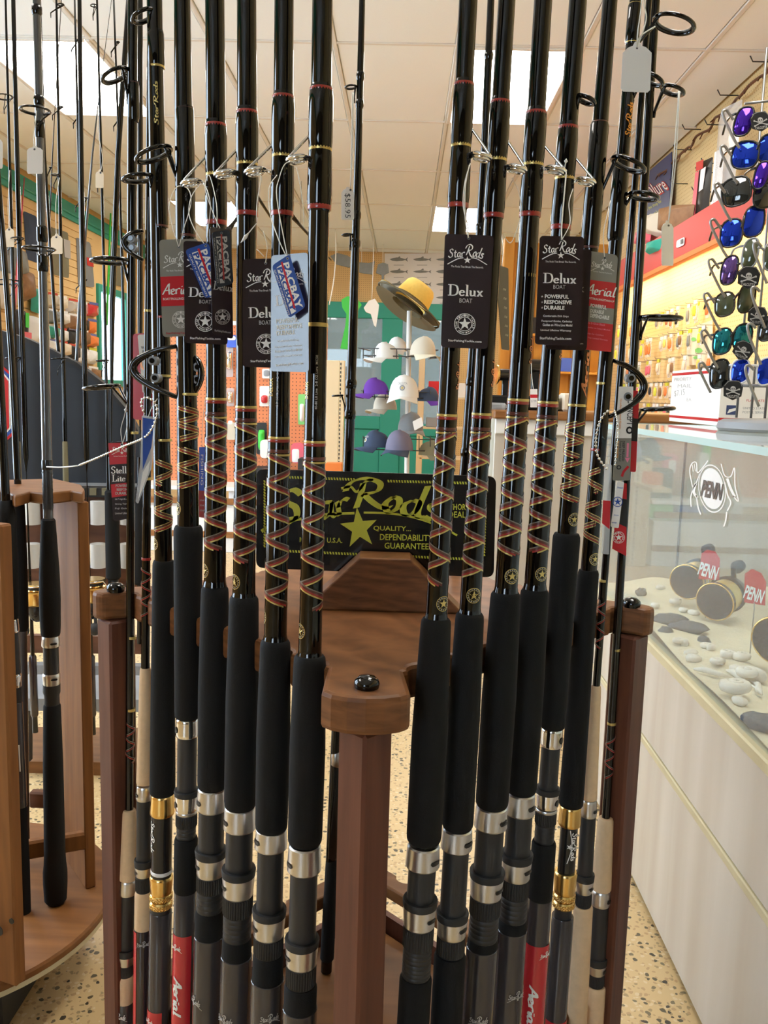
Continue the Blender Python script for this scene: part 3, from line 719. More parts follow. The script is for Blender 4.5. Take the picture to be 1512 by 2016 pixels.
        b1 = s.pt(y+6, phi, s.r(36, y)*.9); g.tube([c-ox*rr, b1], wire*1.3, m, 7)
        return g.build('line_guide', s.root)
    def spin_guide(s, y, phi, d, rad, feet, m='gloss_black', wire=.0016, tilt=0, squash=1.0, legw=.6):
        """tall spinning guide: wide ring held by two legs that meet at the blank"""
        p, U, W, T = s.fr(y); a = radians(phi); o = U*cos(a)+W*sin(a); q = T.cross(o); zz = zc(p)/FPX
        c = p+o*(d*zz); rr = rad*zz; nrm = (T*cos(radians(tilt))+o*sin(radians(tilt))).normalized(); ox = (o-nrm*o.dot(nrm)).normalized(); qy = nrm.cross(ox)
        X = frame_m(c, ox, qy, nrm); g = MB()
        g.torus(rr, wire*1.5, m, X, 28, 8); g.torus(rr*.86, wire*.8, 'dim_ring', X @ Matrix.Translation((0, 0, wire*.8)), 28, 6)
        for yf in feet:
            f = s.pt(yf, phi, s.r(24, yf)*.9)
            for e in (-1, 1):
                t0 = c+qy*(e*rr*legw)+(ox*(-rr*sqrt(1-legw*legw)) if yf > y else ox*(-rr*.7))
                g.tube(smooth_line([t0, t0*.4+f*.6+T*0.0005, f+q*(e*.0012)], 3), wire, m, 6)
            p2 = s.pt(yf+ (10 if yf > y else -10), phi, s.r(24, yf)*.9); g.tube([f, p2], [wire*1.5, wire], m, 6)
        return g.build('line_guide', s.root)
    def roller_guide(s, y0, y1, phi, d, m='gloss_black'):
        p, U, W, T = s.fr((y0+y1)/2); a = radians(phi); o = U*cos(a)+W*sin(a); q = T.cross(o).normalized(); zz = zc(p)/FPX; g = MB()
        pp = []
        for t in [i/12 for i in range(13)]:
            yy = y0+(y1-y0)*t; k = sin(pi*min(1, t*1.02))**.75*(1.15-.35*t) if t < 1 else 0
            pp.append((yy, k))
        for e in (-1, 1):
            L = [s.pt(yy, phi, s.r(26, yy)*.95+d*zz*k)+q*(e*.0045*min(1, k*2+.2)) for yy, k in pp]
            g.tube(smooth_line(L, 2), [.0022+.0012*sin(pi*i/(24)) for i in range(25)], m, 8)
        o1 = g.build('roller_frame', s.root)
        for t, k in ((.30, .55), (.62, .50)):
            yy = y0+(y1-y0)*t; c = s.pt(yy, phi, s.r(26, yy)+d*zz*k); X = frame_m(c, o, T, q); g = MB()
            g.lathe([(-.006, .0052), (-.003, .0036), (.003, .0036), (.006, .0052)], 'grey_plastic', 16, X); g.lathe([(-.0075, .003), (.0075, .003)], m, 12, X)
            g.build('roller', s.root)
    def tip(s, w0, wt, ytop, m, name='blank', extra=()):
        """blank from the grip up to a tapered tip above the frame"""
        st = [(ytop, wt)]+list(extra)+w0; return s.part(name, st, m, 20)
mat('dim_ring', (.10, .10, .10), .25)
def rope(pts, r=.0004, m='string'): return smooth_line(pts, 6), r, m
DELUX_THREAD = ((-6.0, 1.3, 'grey_thread'), (-2.2, 2.2, 'rust_thread'), (1.8, 1.8, 'red_thread'), (5.6, 1.6, 'gold_thread'))
AERIAL_THREAD = ((-6.5, .7, 'gold_thread'), (-4, 1.3, 'rust_thread'), (-1.2, .7, 'gold_thread'), (1.4, 1.4, 'red_thread'), (4.4, .8, 'gold_thread'))
def hood(R, y0, y1, w0, w1, m, sy, sphi, sw=17, sh=6.5, slot=True, name='hood', lip=0):
    mb = MB(); R.prof(mb, [(y0, w0*.9), (y0+2.5, w0*.985), (y0+6, w0), (y1-7, w1*.99), (y1-2.5, w1), (y1, w1*.95)], m, 26)
    if slot: R.slot(sy, sphi, sw, sh, (w0+w1)/2+.6, mb)
    o = mb.build(name, R.root)
    if lip:
        mb = MB(); R.prof(mb, [(y0-lip, w0*1.03), (y0-lip+3, w0*1.06), (y0+4, w0*1.02)], 'rubber', 26); mb.build('hood_lip', o)
    return o
def knurl(R, y0, y1, w, m='rubber', n=36, par=None):
    """lock nut with standing ribs"""
    mb = MB(); R.prof(mb, [(y0, w*.94), (y0+2, w*.96), (y1-2, w*.96), (y1, w*.92)], m, 24)
    for k in range(n):
        ph = 360*k/n; r0 = lambda y: R.r(w, y)
        a = [R.pt(y, ph+dp, R.r(w, y)*rr) for y in (y0+3, y1-3) for dp, rr in ((-3, .955), (0, 1.0), (3, .955))]
        mb.add(a, [(0, 3, 4, 1), (1, 4, 5, 2), (0, 1, 2), (3, 5, 4)], m)
    return mb.build('lock_nut', R.root)
def rings(R, y0, y1, w, m, n, name='ribbed_sleeve'):
    st = []; h = (y1-y0)/n
    for k in range(n): st += [(y0+k*h, w*.965), (y0+k*h+h*.3, w), (y0+k*h+h*.7, w)]
    return R.part(name, st+[(y1, w*.95)], m, 22)
def conv(knots): return knots
def delux(name, label, knots, Y, side, wb, gold1, wrap, wrapw, band, bandw, chev, emb, grip, gw, hd1, body, hd2, kn, rib, eva, sl, txt=None):
    """side: +1 the guides and slots face the viewer's left, -1 right"""
    R = Rod(name, label, knots, Y); ph = 180 if side > 0 else 0; sph = 150 if side > 0 else 40
    xt = wb(0); wrapw *= 1.04
    R.tip([(0, xt), (wrap[0]-2, wb(wrap[0])), (wrap[0], wb(wrap[0])), (band[0]-2, wb(band[0])), (band[0], wb(band[0])), (grip[0]-14, wb(grip[0])), (grip[0]+10, wb(grip[0])), (hd1[0], gw[1]*.6)], 4, -1500, 'blank_black')
    # guide winding: thick glossy wrap, red rings at its ends, gold ring in the middle
    y0, y1 = wrap; ym = (y0+y1)/2
    mb = MB(); R.prof(mb, [(y0-3, wb(y0)), (y0+8, wrapw*.93), (y0+30, wrapw), (ym-14, wrapw*.985), (ym+4, wrapw*.93), (ym+20, wrapw*.97), (y1-24, wrapw*1.02), (y1-6, wrapw*.95), (y1+2, wb(y1))], 'gloss_black', 24); g = mb.build('guide_wrap', R.root)
    for q in ((y0+4, y0+12, wrapw*.935, 'red_thread'), (y1-12, y1-2, wrapw*.975, 'red_thread'), (ym-2, ym+5, wrapw*.945, 'gold_thread')): R.band(*q).build('thread_ring', g)
    if gold1:
        mb = MB(); R.band(gold1-4, gold1+4, wb(gold1)+1.2, 'gold_thread', mb); mb.build('trim_ring', R.root)
    mb = MB(); R.band(band[0], band[0]+5, bandw+1, 'gold_thread', mb); R.band(band[0]+5, band[0]+11, bandw+1, 'red_thread', mb); R.prof(mb, [(band[0]-3, wb(band[0])+.4), (band[0], bandw), (grip[0]-14, bandw+1), (grip[0]-6, bandw+4), (grip[0], bandw+6)], 'gloss_black', 22); wr = mb.build('butt_wrap', R.root)
    # diamond winding
    c0, c1, pitch, ph0 = chev; pitch *= .5; w = bandw+1.2
    a = R.helix(c0, c1, w, pitch, ph0, 1, DELUX_THREAD); b2 = R.helix(c0, c1, w, pitch, ph0, -1, DELUX_THREAD, ru=.0006)
    o = len(a.v); 
    R.band(c0-9, c0-2, w+.6, 'rust_thread').build('trim_ring', wr); R.band(c0, c0+4, w+.6, 'gold_thread').build('trim_ring', wr)
    a.build('thread_winding', wr); b2.build('thread_winding', wr)
    if emb: R.emblem(emb[0], emb[1], bandw+1.6, emb[2])
    # grip, seat, hoods, butt
    g0, g1 = grip; wt_, wm, wbt = gw[0], (gw[0]+gw[1])/2, gw[1]
    R.part('foregrip', [(g0-1, bandw+7), (g0, wt_*.86), (g0+5, wt_*.97), (g0+14, wt_), ((g0+g1)/2, gw[2] if len(gw) > 2 else wm+2), (g1-12, wbt), (g1-4, wbt*.97), (g1, wbt*.9)], 'eva', 26)
    hood(R, hd1[0], hd1[1], hd1[2]-2, hd1[2]+2, 'silver', hd1[1]-17, sph, 26, 8)
    bw = body; sb = R.part('reel_seat', [(hd1[1]-3, bw), (hd2[0]+10, bw)], 'seat', 24)
    mb = MB(); f = R.decal(0, sph+(28 if side > 0 else -28), bw)
    put2d(mb, ([(-.5, -.5), (.5, -.5), (.5, .5), (-.5, .5)], [(0, 1, 2, 3)]), f, 'black_print', 0, (hd1[1]+hd2[0])/2-8, 1.6, hd2[0]-hd1[1]-40); mb.build('seat_groove', sb)
    hood(R, hd2[0], hd2[1], hd2[2]+1, hd2[2]-3, 'silver', hd2[1]-20, sph, 25, 6.5, lip=10)
    knurl(R, hd2[1]-1, kn, hd2[2]*.94)
    if rib: rings(R, kn, rib, bw+3, 'seat', max(3, int((rib-kn)/8)))
    e0 = rib or kn
    if eva: R.part('butt_grip', [(e0-2, bw*.9), (e0, eva[1]*.92), (e0+6, eva[1]), (R.yfoot-30, eva[1]*1.02), (R.yfoot-6, eva[1]), (R.yfoot, eva[1]*.8)], 'eva', 24)
    if sl:
        y, wv = sl; st = [(y, wv*.99), (y+1, wv*1.02), (2100, wv*1.02), (R.yfoot-20, wv*1.02), (R.yfoot-2, wv)]
        so = R.part('plastic_sleeve', st, 'sleeve', 24)
        if txt:
            mb = MB(); f = R.decal(0, txt[1], wv*1.02, .0006)
            logo(mb, f, txt[0], txt[2] if len(txt) > 2 else 38, 'dim_print'); mb.build('lettering', so)
    return R
def logo(mb, f, y, w, m, a0=0):
    """script name over a swoosh with a star"""
    letters(mb, 'Star', 'script', f, m, a0-w*.5, y-w*.18, a0-w*.08, y+w*.06, None, .05, radians(4))
    letters(mb, 'Rods', 'script', f, m, a0-w*.08, y-w*.26, a0+w*.46, y+w*.06, None, .05, radians(-8))
    put2d(mb, line2d([(a0-w*.55, -y-w*.22), (a0-w*.25, -y-w*.06), (a0, -y-w*.03), (a0+w*.25, -y-w*.06), (a0+w*.55, -y-w*.24)], w*.022), f, m)
    put2d(mb, star2d(.5, .2), f, m, a0, y+w*.10, w*.2, w*.2)
def lin(*p):
    ys = [q[0] for q in p]; ws = [q[1] for q in p]
    return lambda y: float(np.interp(y, ys, ws))
def Yof(px): return az(px[0], px[1], .79).y
L, Rr = ROD_L, ROD_R
Y = [Yof(p) for p in L]; YR = [Yof(p) for p in Rr]
R1 = {}
R1['L1'] = delux('fishing_rod', 'first black boat rod left of the front rack post, front one of the left row', [(0, 634), (500, 629), (1100, 614.5), (1345, 607), (1990, 591)], Y[0], 1, lin((0, 40), (500, 41), (900, 42), (1290, 46)), 640, (170, 416), 47, (867, 0), 43, (908, 1198, 121, 152), (1240, 150, 15), (1290, 1658), (64, 68, 71), (1662, 1712, 66), 54, (1855, 1897, 64), 1936, None, (1, 65), (1982, 67))
R1['L2'] = delux('fishing_rod', 'second boat rod of the left row, behind the blue reflecting tag', [(0, 560), (500, 553), (1100, 546.5), (1310, 541), (1990, 525)], Y[1], 1, lin((0, 38), (500, 39), (900, 42), (1260, 45)), None, (185, 428), 44, (859, 0), 43, (893, 1190, 110, 152), (1213, 176, 15), (1260, 1632), (60, 64, 67), (1630, 1668, 63), 52, (1797, 1840, 63), 1876, None, (1, 61), (1926, 64), (1985, 70))
R1['L3'] = delux('fishing_rod', 'third boat rod of the left row, between the dark tag and the brown sheened tag', [(0, 486), (500, 485), (1100, 483), (1280, 479), (1600, 471), (1990, 463)], Y[2], 1, lin((0, 38), (500, 39), (800, 41), (1170, 45)), None, (215, 428), 43, (799, 0), 42, (832, 1105, 104, 152), (1143, 140, 15), (1174, 1588), (58, 63, 65), (1587, 1630, 63), 53, (1718, 1760, 63), 1798, 1845, (1, 58), (1880, 60), (1992, 120))
R1['L4'] = delux('fishing_rod', 'fourth boat rod of the left row, with the turned dark tag on it', [(0, 423), (500, 425), (1000, 427), (1255, 421), (1600, 415), (1990, 409)], Y[3], 1, lin((0, 38), (500, 38), (800, 40), (1150, 43)), None, (240, 446), 42, (783, 0), 41, (820, 1080, 98, 152), (1122, 150, 14), (1154, 1550), (54, 58, 60), (1550, 1592, 58), 50, (1680, 1720, 58), 1752, 1790, (1, 56), (1840, 57), (1960, 140))
R1['R1'] = delux('fishing_rod', 'first black boat rod right of the front rack post, front one of the right row', [(0, 921), (440, 902), (1000, 870), (1150, 861), (1350, 852), (1990, 815)], YR[0], -1, lin((0, 37), (440, 33), (820, 39), (1210, 42)), None, (160, 412), 41, (815, 0), 40, (850, 1150, 122, 42), (1184, 55, 15), (1217, 1655), (60, 69, 71), (1662, 1704, 66), 54, (1778, 1821, 65), 1862, 1920, (1, 64), None)
R1['R2'] = delux('fishing_rod', 'second boat rod of the right row, behind the dark tag with the star emblem', [(0, 997), (440, 973), (820, 947), (1150, 927), (1330, 919), (1990, 880)], YR[1], -1, lin((0, 34), (440, 36), (820, 38), (1200, 42)), None, (195, 432), 40, (813, 0), 39, (850, 1135, 105, 42), (1168, 78, 15), (1207, 1628), (57, 62, 64), (1630, 1669, 61), 51, (1803, 1840, 60), 1876, None, (1, 63), None)
R1['R3'] = delux('fishing_rod', 'third boat rod of the right row, left of the dark tag listing features', [(0, 1066), (440, 1049), (790, 1020), (1140, 994), (1300, 986), (1990, 942)], YR[2], -1, lin((0, 36), (440, 36), (800, 42), (1160, 45)), 543, (216, 430), 42, (785, 0), 43, (820, 1090, 108, 42), (1130, 70, 15), (1166, 1585), (60, 65, 68), (1586, 1627, 64), 55, (1722, 1763, 65), 1800, 1846, (1, 60), (1862, 61), (1990, 90))
R1['R4'] = delux('fishing_rod', 'fourth boat rod of the right row, behind the dark tag listing features', [(0, 1138), (440, 1105), (790, 1078), (1150, 1053), (1280, 1046), (1990, 998)], YR[3], -1, lin((0, 35), (440, 36), (800, 41), (1160, 43)), None, (245, 455), 40, (790, 0), 41, (826, 1085, 98, 42), (1126, 65, 14), (1160, 1558), (56, 60, 62), (1560, 1600, 58), 51, (1688, 1727, 59), 1762, 1808, (1, 56), (1828, 57), (1945, 60))
# blank wording
def along(R, y0, y1, phi, w, s, m, half=5, font=None):
    """wording that runs up the rod"""
    mb = MB(); f = R.decal((y0+y1)/2, phi, w, .0002); g = lambda x, y: f(y, -x)   # turned to read upward
    sh = stroke2d(s, font, None, .05) if font else text2d(s, .012)
    put2d(mb, sh, g, m, 0, 0, y1-y0, half*2); return mb.build('lettering', R.root)
along(R1['L1'], 752, 786, 140, 41.5, 'DELUX', 'gold_thread'); along(R1['L1'], 700, 806, 82, 41.5, '40-80 LB Line  2-8 OZ Lure  MC58', 'dim_print', 2.2)
along(R1['L2'], 745, 780, 135, 40.5, 'DELUX', 'gold_thread'); along(R1['L2'], 700, 800, 95, 40.5, '30-60 LB Line  2-6 OZ Lure', 'dim_print', 2)
for k, y in (('R1', 740), ('R2', 735), ('R3', 690), ('R4', 680)): along(R1[k], y-28, y+28, 30, 39 if k != 'R3' else 42, 'Star Rods', 'copper_print', 6, 'script')
# silver boat guides
for k, y, ph, d, rd, yf in (('L1', 316, 172, 45, 20, 262), ('L2', 340, 172, 53, 20, 282), ('L3', 345, 168, 42, 21, 292), ('L4', 362, 172, 48, 19, 305), ('R1', 308, 8, 40, 20, 250), ('R2', 332, 8, 39, 19, 275), ('R3', 334, 8, 44, 19, 283), ('R4', 356, 8, 42, 18, 308)): R1[k].ring_guide(y, ph, d, rd, yf)
# ---- heavy spinning and trolling rods with other handles
def seatrod(name, label, knots, Y, side, w, bands, wrapz, chev, emb, grip, parts, blank='blank_black', ytop=-1500, foot=True, pitch2=None):
    R = Rod(name, label, knots, Y)
    R.tip([(0, w(0)), (grip[0]-10, w(grip[0])), (grip[0]+20, w(grip[0]))], 4, ytop, blank)
    for y0, y1, ww in wrapz:
        mb = MB(); R.prof(mb, [(y0, w(y0)), (y0+8, ww), (y1-8, ww), (y1, w(y1))], 'gloss_black', 22); mb.build('guide_wrap', R.root)
    for y, m in bands: R.band(y-2.5, y+2.5, w(y)+1.6, m).build('trim_ring', R.root)
    for c0, c1, pitch, ph0 in chev:
        th = AERIAL_THREAD if w(c0) > 24 else ((-2, .8, 'grey_thread'), (1, 1.2, 'red_thread'))
        for sg in (1, -1): R.helix(c0, c1, w(c0)+1, pitch, ph0, sg, th, ru=.0004 if sg > 0 else .0006).build('thread_winding', R.root)
    if emb: R.emblem(*emb)
    for p in parts:
        kd, y0, y1, a, b_ = p[0], p[1], p[2], p[3], p[4] if len(p) > 4 else None
        if kd == 'grip': R.part('foregrip', [(y0-1, a*.7), (y0, a*.88), (y0+6, a*.98), (y0+14, a), (y1-10, b_), (y1-3, b_*.98), (y1, b_*.9)], 'eva', 26)
        elif kd == 'cork': R.part('cork_grip' , [(y0-1, a*.7), (y0, a*.86), (y0+5, a*.98), (y0+12, a), (y1-8, b_), (y1-2, b_), (y1, b_*.93)], 'cork', 24)
        elif kd == 'hood': hood(R, y0, y1, a, b_, p[5], (y0+y1)/2+3, 150 if side > 0 else 38, 17, 6, slot=p[5] == 'silver')
        elif kd == 'hoodlip': hood(R, y0, y1, a, b_, p[5], (y0+y1)/2+3, 150 if side > 0 else 38, 16, 5.5, slot=p[5] == 'silver', lip=9)
        elif kd == 'hoodbig': hood(R, y0, y1, a, b_, p[5], (y0+y1)/2+3, 150 if side > 0 else 35, 14, 12, lip=6 if y0 > 1500 else 0)
        elif kd == 'body': R.part('reel_seat', [(y0-3, a), (y1+4, b_ or a)], p[5] if len(p) > 5 else 'seat', 22)
        elif kd == 'rings': rings(R, y0, y1, a, 'seat', int((y1-y0)/7))
        elif kd == 'knurl': knurl(R, y0, y1, a)
        elif kd == 'goldnut':
            mb = MB(); R.prof(mb, [(y0, a*.9), (y0+3, a), (y1-3, a), (y1, a*.9)], 'gold', 24)
            for sg in (1, -1):
                for k in range(20):
                    pts = [R.pt(y0+3+(y1-y0-6)*t, 18*k+sg*40*t, R.r(a, y0)+.0003) for t in (0, .33, .66, 1)]; mb.tube(pts, .0005, 'gold', 4)
            mb.build('lock_nut', R.root)
        elif kd == 'ring': R.part('collar', [(y0, a*.96), (y0+1.5, a), (y1-1.5, a), (y1, a*.96)], p[5], 22)
        elif kd == 'eva': R.part('butt_grip', [(y0, a*.93), (y0+5, a), (y1-3, b_ or a), (y1, (b_ or a)*.97)], 'eva', 24)
        elif kd == 'sleeve':
            ye = R.yfoot if y1 is None else y1
            R.part('plastic_sleeve', [(y0, a), (y0+1, a*1.03), (ye-2, a*1.03), (ye, a)], p[5], 24)
        elif kd == 'buttcork':
            ye = R.yfoot; R.part('cork_grip', [(y0, a*.92), (y0+4, a), (ye-10, a*1.03), (ye, a*.8)], 'cork', 24)
        elif kd == 'label':   # printed area on the sleeve: y0..y1 over azimuths b_[0]..b_[1]
            mb = MB(); n = 14; mat_ = p[5]; nn = 8; ye = R.yfoot if y1 is None else y1
            vs = [R.pt(y0+(ye-y0)*j/nn, b_[0]+(b_[1]-b_[0])*i/n, R.r(a*1.03, y0+(ye-y0)*j/nn)+.0003) for i in range(n+1) for j in range(nn+1)]
            mb.add(vs, [(i*(nn+1)+j, i*(nn+1)+j+1, (i+1)*(nn+1)+j+1, (i+1)*(nn+1)+j) for i in range(n) for j in range(nn)], mat_, True); mb.build('label_film', R.root)
        elif kd == 'logo':
            mb = MB(); f = R.decal(0, b_, a*1.03, .0007); logo(mb, f, y0, y1, p[5]); mb.build('lettering', R.root)
        elif kd == 'script':
            mb = MB(); f = R.decal((y0+y1)/2, b_, a*1.03, .0007); g = lambda x, y: f(-y, x)
            put2d(mb, stroke2d(p[6], 'script', None, .06), g, p[5], 0, 0, y1-y0, p[7]); mb.build('lettering', R.root)
        elif kd == 'spine':
            mb = MB(); f = R.decal((y0+y1)/2, b_, a*1.0, .0004); g = lambda x, y: f(-y, x)
            put2d(mb, stroke2d('Star Rods', 'script', None, .05), g, 'white_print', 0, 0, y1-y0, 11); put2d(mb, star2d(.5, .2), g, 'white_print', 0, 9, 12, 12); put2d(mb, line2d([(-(y1-y0)*.6, -10), (0, -5), ((y1-y0)*.6, -12)], 1.6), g, 'white_print'); mb.build('lettering', R.root)
    R.w = w; return R
AG = ((-5, 0, 0),)
R1['L5'] = seatrod('fishing_rod', 'thick black trolling rod with a red sleeve, fifth in the left row', [(0, 361), (400, 361), (780, 371), (1035, 373), (1400, 369), (1990, 360)], Y[4], 1, lin((0, 32), (400, 36), (780, 39), (1030, 42)), [(216, 'rust_thread'), (465, 'rust_thread'), (776, 'gold_thread')], [(210, 470, 37)], [(800, 868, 34, 150), (880, 960, 40, 150)], (1000, 150, 43, 13), (1033, 0), [('grip', 1035, 1412, 57, 50), ('hoodbig', 1413, 1448, 44, 46, 'chrome'), ('body', 1448, 1552, 38, 38), ('hoodbig', 1560, 1594, 47, 43, 'chrome'), ('ring', 1594, 1600, 42, None, 'silver'), ('knurl', 1600, 1626, 42), ('rings', 1626, 1648, 38), ('eva', 1648, 1752, 46), ('sleeve', 1750, None, 42, None, 'sleeve'), ('label', 1832, None, 42.6, (40, 185), 'red_print'), ('logo', 1856, 26, 42.9, 125, 'white_print'), ('script', 1912, 1985, 42.9, 108, 'white_print', 'Aerial', 17)])
R1['L6'] = seatrod('fishing_rod', 'black trolling rod with gold hoods, sixth in the left row', [(0, 305), (400, 312), (780, 322), (1100, 323), (1500, 319), (1990, 313)], Y[5], 1, lin((0, 30), (500, 31), (780, 32), (1100, 34)), [(132, 'gold_thread'), (445, 'rust_thread'), (625, 'red_thread'), (740, 'gold_thread'), (866, 'gold_thread')], [(60, 135, 33), (296, 450, 33), (620, 745, 33)], [(905, 955, 42, 150), (965, 1045, 40, 150)], (1070, 150, 35, 12), (1103, 0), [('grip', 1103, 1562, 43, 50), ('hood', 1562, 1602, 44, 48, 'gold'), ('body', 1602, 1722, 40, 40, 'seat_gloss'), ('spine', 1612, 1672, 40, 135), ('ring', 1710, 1717, 42, None, 'white_print'), ('hood', 1722, 1756, 46, 43, 'gold'), ('goldnut', 1755, 1770, 43), ('goldnut', 1771, 1786, 43), ('body', 1786, 1792, 40, 40), ('sleeve', 1792, None, 42, None, 'sleeve'), ('label', 1980, None, 42.6, (60, 190), 'red_print'), ('logo', 2000, 22, 42.9, 130, 'white_print')])
R1['L7'] = seatrod('fishing_rod', 'slim black rod with a long pale cork grip, seventh in the left row', [(0, 296), (500, 294), (1000, 289), (1315, 285), (1700, 283), (1990, 281)], Y[6], 1, lin((0, 12), (500, 15), (1000, 17), (1320, 17)), [(612, 'gold_thread'), (942, 'gold_thread'), (1100, 'red_thread')], [(1000, 1096, 17)], [(1118, 1215, 32, 160)], None, (1315, 0), [('cork', 1315, 1542, 22, 31), ('hood', 1546, 1573, 31, 33, 'silver'), ('body', 1573, 1692, 29, 29), ('hoodlip', 1700, 1723, 35, 31, 'silver'), ('knurl', 1723, 1753, 32), ('cork', 1753, 1828, 34, 34), ('sleeve', 1826, None, 34, None, 'plum_print'), ('label', 1828, None, 34.6, (118, 200), 'red_print'), ('logo', 1850, 26, 34.9, 70, 'dim_print')])
R1['L8'] = seatrod('fishing_rod', 'slimmest black rod with a short cork grip, last in the left row', [(0, 261), (500, 265), (1000, 262.5), (1240, 260), (1600, 253), (1990, 246)], Y[7], 1, lin((0, 19), (500, 17), (1000, 15.5), (1590, 15)), [(165, 'rust_thread'), (218, 'gold_thread'), (852, 'gold_thread'), (1255, 'gold_thread'), (1397, 'gold_thread')], [(160, 240, 22)], [(1420, 1500, 30, 170)], None, (1594, 0), [('cork', 1594, 1729, 28, 37), ('hood', 1730, 1758, 34, 36, 'silver'), ('body', 1758, 1868, 29, 29), ('hoodlip', 1874, 1896, 36, 32, 'silver'), ('knurl', 1896, 1918, 32), ('cork', 1918, 1972, 35, 34), ('sleeve', 1970, None, 34, None, 'sleeve'), ('logo', 1992, 30, 34.8, 110, 'white_print')])
R1['R5'] = seatrod('fishing_rod', 'thick black trolling rod with a red sleeve, fifth in the right row', [(0, 1201), (440, 1167), (800, 1132), (1050, 1112), (1300, 1099), (1560, 1083), (1990, 1045)], YR[4], -1, lin((0, 29), (440, 34), (800, 36), (1050, 38)), [(243, 'rust_thread'), (365, 'gold_thread'), (488, 'rust_thread'), (798, 'gold_thread')], [(240, 490, 37)], [(830, 900, 36, 40), (906, 986, 40, 40)], (1020, 60, 38, 13), (1050, 0), [('grip', 1050, 1432, 54, 49), ('hoodbig', 1432, 1468, 42, 44, 'chrome'), ('body', 1468, 1552, 37, 37), ('hoodbig', 1556, 1588, 46, 43, 'chrome'), ('ring', 1590, 1596, 43, None, 'silver'), ('knurl', 1596, 1622, 42), ('rings', 1622, 1656, 39), ('eva', 1656, 1768, 48), ('sleeve', 1762, None, 46, None, 'sleeve'), ('label', 1850, None, 46.6, (0, 160), 'red_print'), ('logo', 1868, 26, 46.9, 50, 'white_print'), ('script', 1926, 2008, 46.9, 100, 'white_print', 'Aerial', 17)])
R1['R6'] = seatrod('fishing_rod', 'black trolling rod with gold hoods, sixth in the right row', [(0, 1251), (400, 1219), (700, 1190), (1000, 1165), (1150, 1156), (1400, 1143), (1990, 1093)], YR[5], -1, lin((0, 23), (400, 28), (700, 27), (1000, 29), (1120, 32)), [(10, 'gold_thread'), (83, 'gold_thread'), (310, 'gold_thread'), (470, 'rust_thread'), (755, 'gold_thread'), (885, 'red_thread')], [(306, 475, 33), (5, 88, 27)], [(920, 970, 42, 40), (984, 1070, 40, 40)], (1098, 60, 32, 12), (1122, 0), [('grip', 1122, 1585, 41, 48), ('hood', 1585, 1623, 42, 45, 'gold'), ('body', 1623, 1712, 34, 34, 'seat_gloss'), ('spine', 1632, 1686, 34, 60), ('hood', 1714, 1756, 46, 42, 'gold'), ('goldnut', 1757, 1770, 42), ('goldnut', 1771, 1785, 42), ('body', 1785, 1804, 34, 34), ('sleeve', 1802, None, 42, None, 'sleeve'), ('label', 2000, None, 42.6, (0, 160), 'red_print')])
R1['R7'] = seatrod('fishing_rod', 'slim black rod with a long tapered cork grip, seventh in the right row', [(0, 1276), (400, 1248), (900, 1202), (1150, 1182), (1340, 1175), (1570, 1164), (1750, 1153), (1990, 1134)], YR[6], -1, lin((0, 12), (500, 13), (1000, 14), (1350, 15)), [(1143, 'gold_thread')], [(1146, 1180, 14)], [(1180, 1275, 34, 0)], None, (1350, 0), [('cork', 1350, 1573, 20, 30), ('hood', 1574, 1606, 30, 32, 'silver'), ('body', 1606, 1720, 30, 30), ('hoodlip', 1728, 1756, 36, 31, 'silver'), ('knurl', 1756, 1782, 32), ('buttcork', 1782, None, 38)])
R1['R8'] = seatrod('fishing_rod', 'slimmest black rod with a short cork grip, last in the right row', [(0, 1290), (400, 1267), (1000, 1230), (1240, 1213), (1400, 1207), (1600, 1193), (1750, 1186), (1990, 1168)], YR[7], -1, lin((0, 18), (500, 15), (1000, 14), (1600, 16)), [(1279, 'gold_thread'), (1424, 'gold_thread')], [(1426, 1445, 15)], [(1448, 1530, 34, 0)], None, (1608, 0), [('cork', 1610, 1750, 31, 39), ('hood', 1751, 1780, 36, 38, 'silver'), ('body', 1780, 1886, 33, 33), ('hoodlip', 1892, 1914, 38, 34, 'silver'), ('knurl', 1914, 1938, 34), ('buttcork', 1938, None, 41)])
# dark guides of the outer rods
G = R1
G['L5'].spin_guide(305, 178, 62, 36, (372,), tilt=22); G['L6'].spin_guide(352, 176, 40, 30, (388,), tilt=8)
G['L6'].spin_guide(32, 176, 22, 24, (72,), tilt=25); G['L8'].spin_guide(150, 178, 36, 27, (196,), tilt=28); G['L8'].spin_guide(515, 182, 46, 38, (560,), tilt=2)
G['L8'].spin_guide(765, 184, 66, 34, (800,), tilt=8); G['L5'].roller_guide(680, 786, 184, 100); G['L7'].roller_guide(455, 512, 180, 36); 
G['R5'].spin_guide(322, 4, 62, 34, (390,), tilt=20); G['R6'].spin_guide(385, 4, 48, 28, (412,), tilt=8); G['R6'].spin_guide(46, 4, 78, 40, (88,), tilt=14)
G['R8'].spin_guide(178, 2, 44, 22, (222,), tilt=18); G['R8'].spin_guide(625, -2, 48, 40, (660,), tilt=1); G['R8'].spin_guide(804, -2, 52, 32, (838,), tilt=-4)
G['R4'].spin_guide(196, 4, 30, 18, (240,), tilt=20); G['R6'].spin_guide(156, 4, 46, 22, (196,), tilt=25)
G['R6'].roller_guide(708, 822, -4, 70)
along(G['R6'], 205, 272, 70, 28, 'Star Rods', 'orange_print', 6, 'script'); along(G['R5'], 680, 780, 60, 36, 'Aerial', 'copper_print', 7, 'script')
along(G['L6'], 165, 250, 85, 31, 'Star Rods', 'gold_thread', 4, 'script')
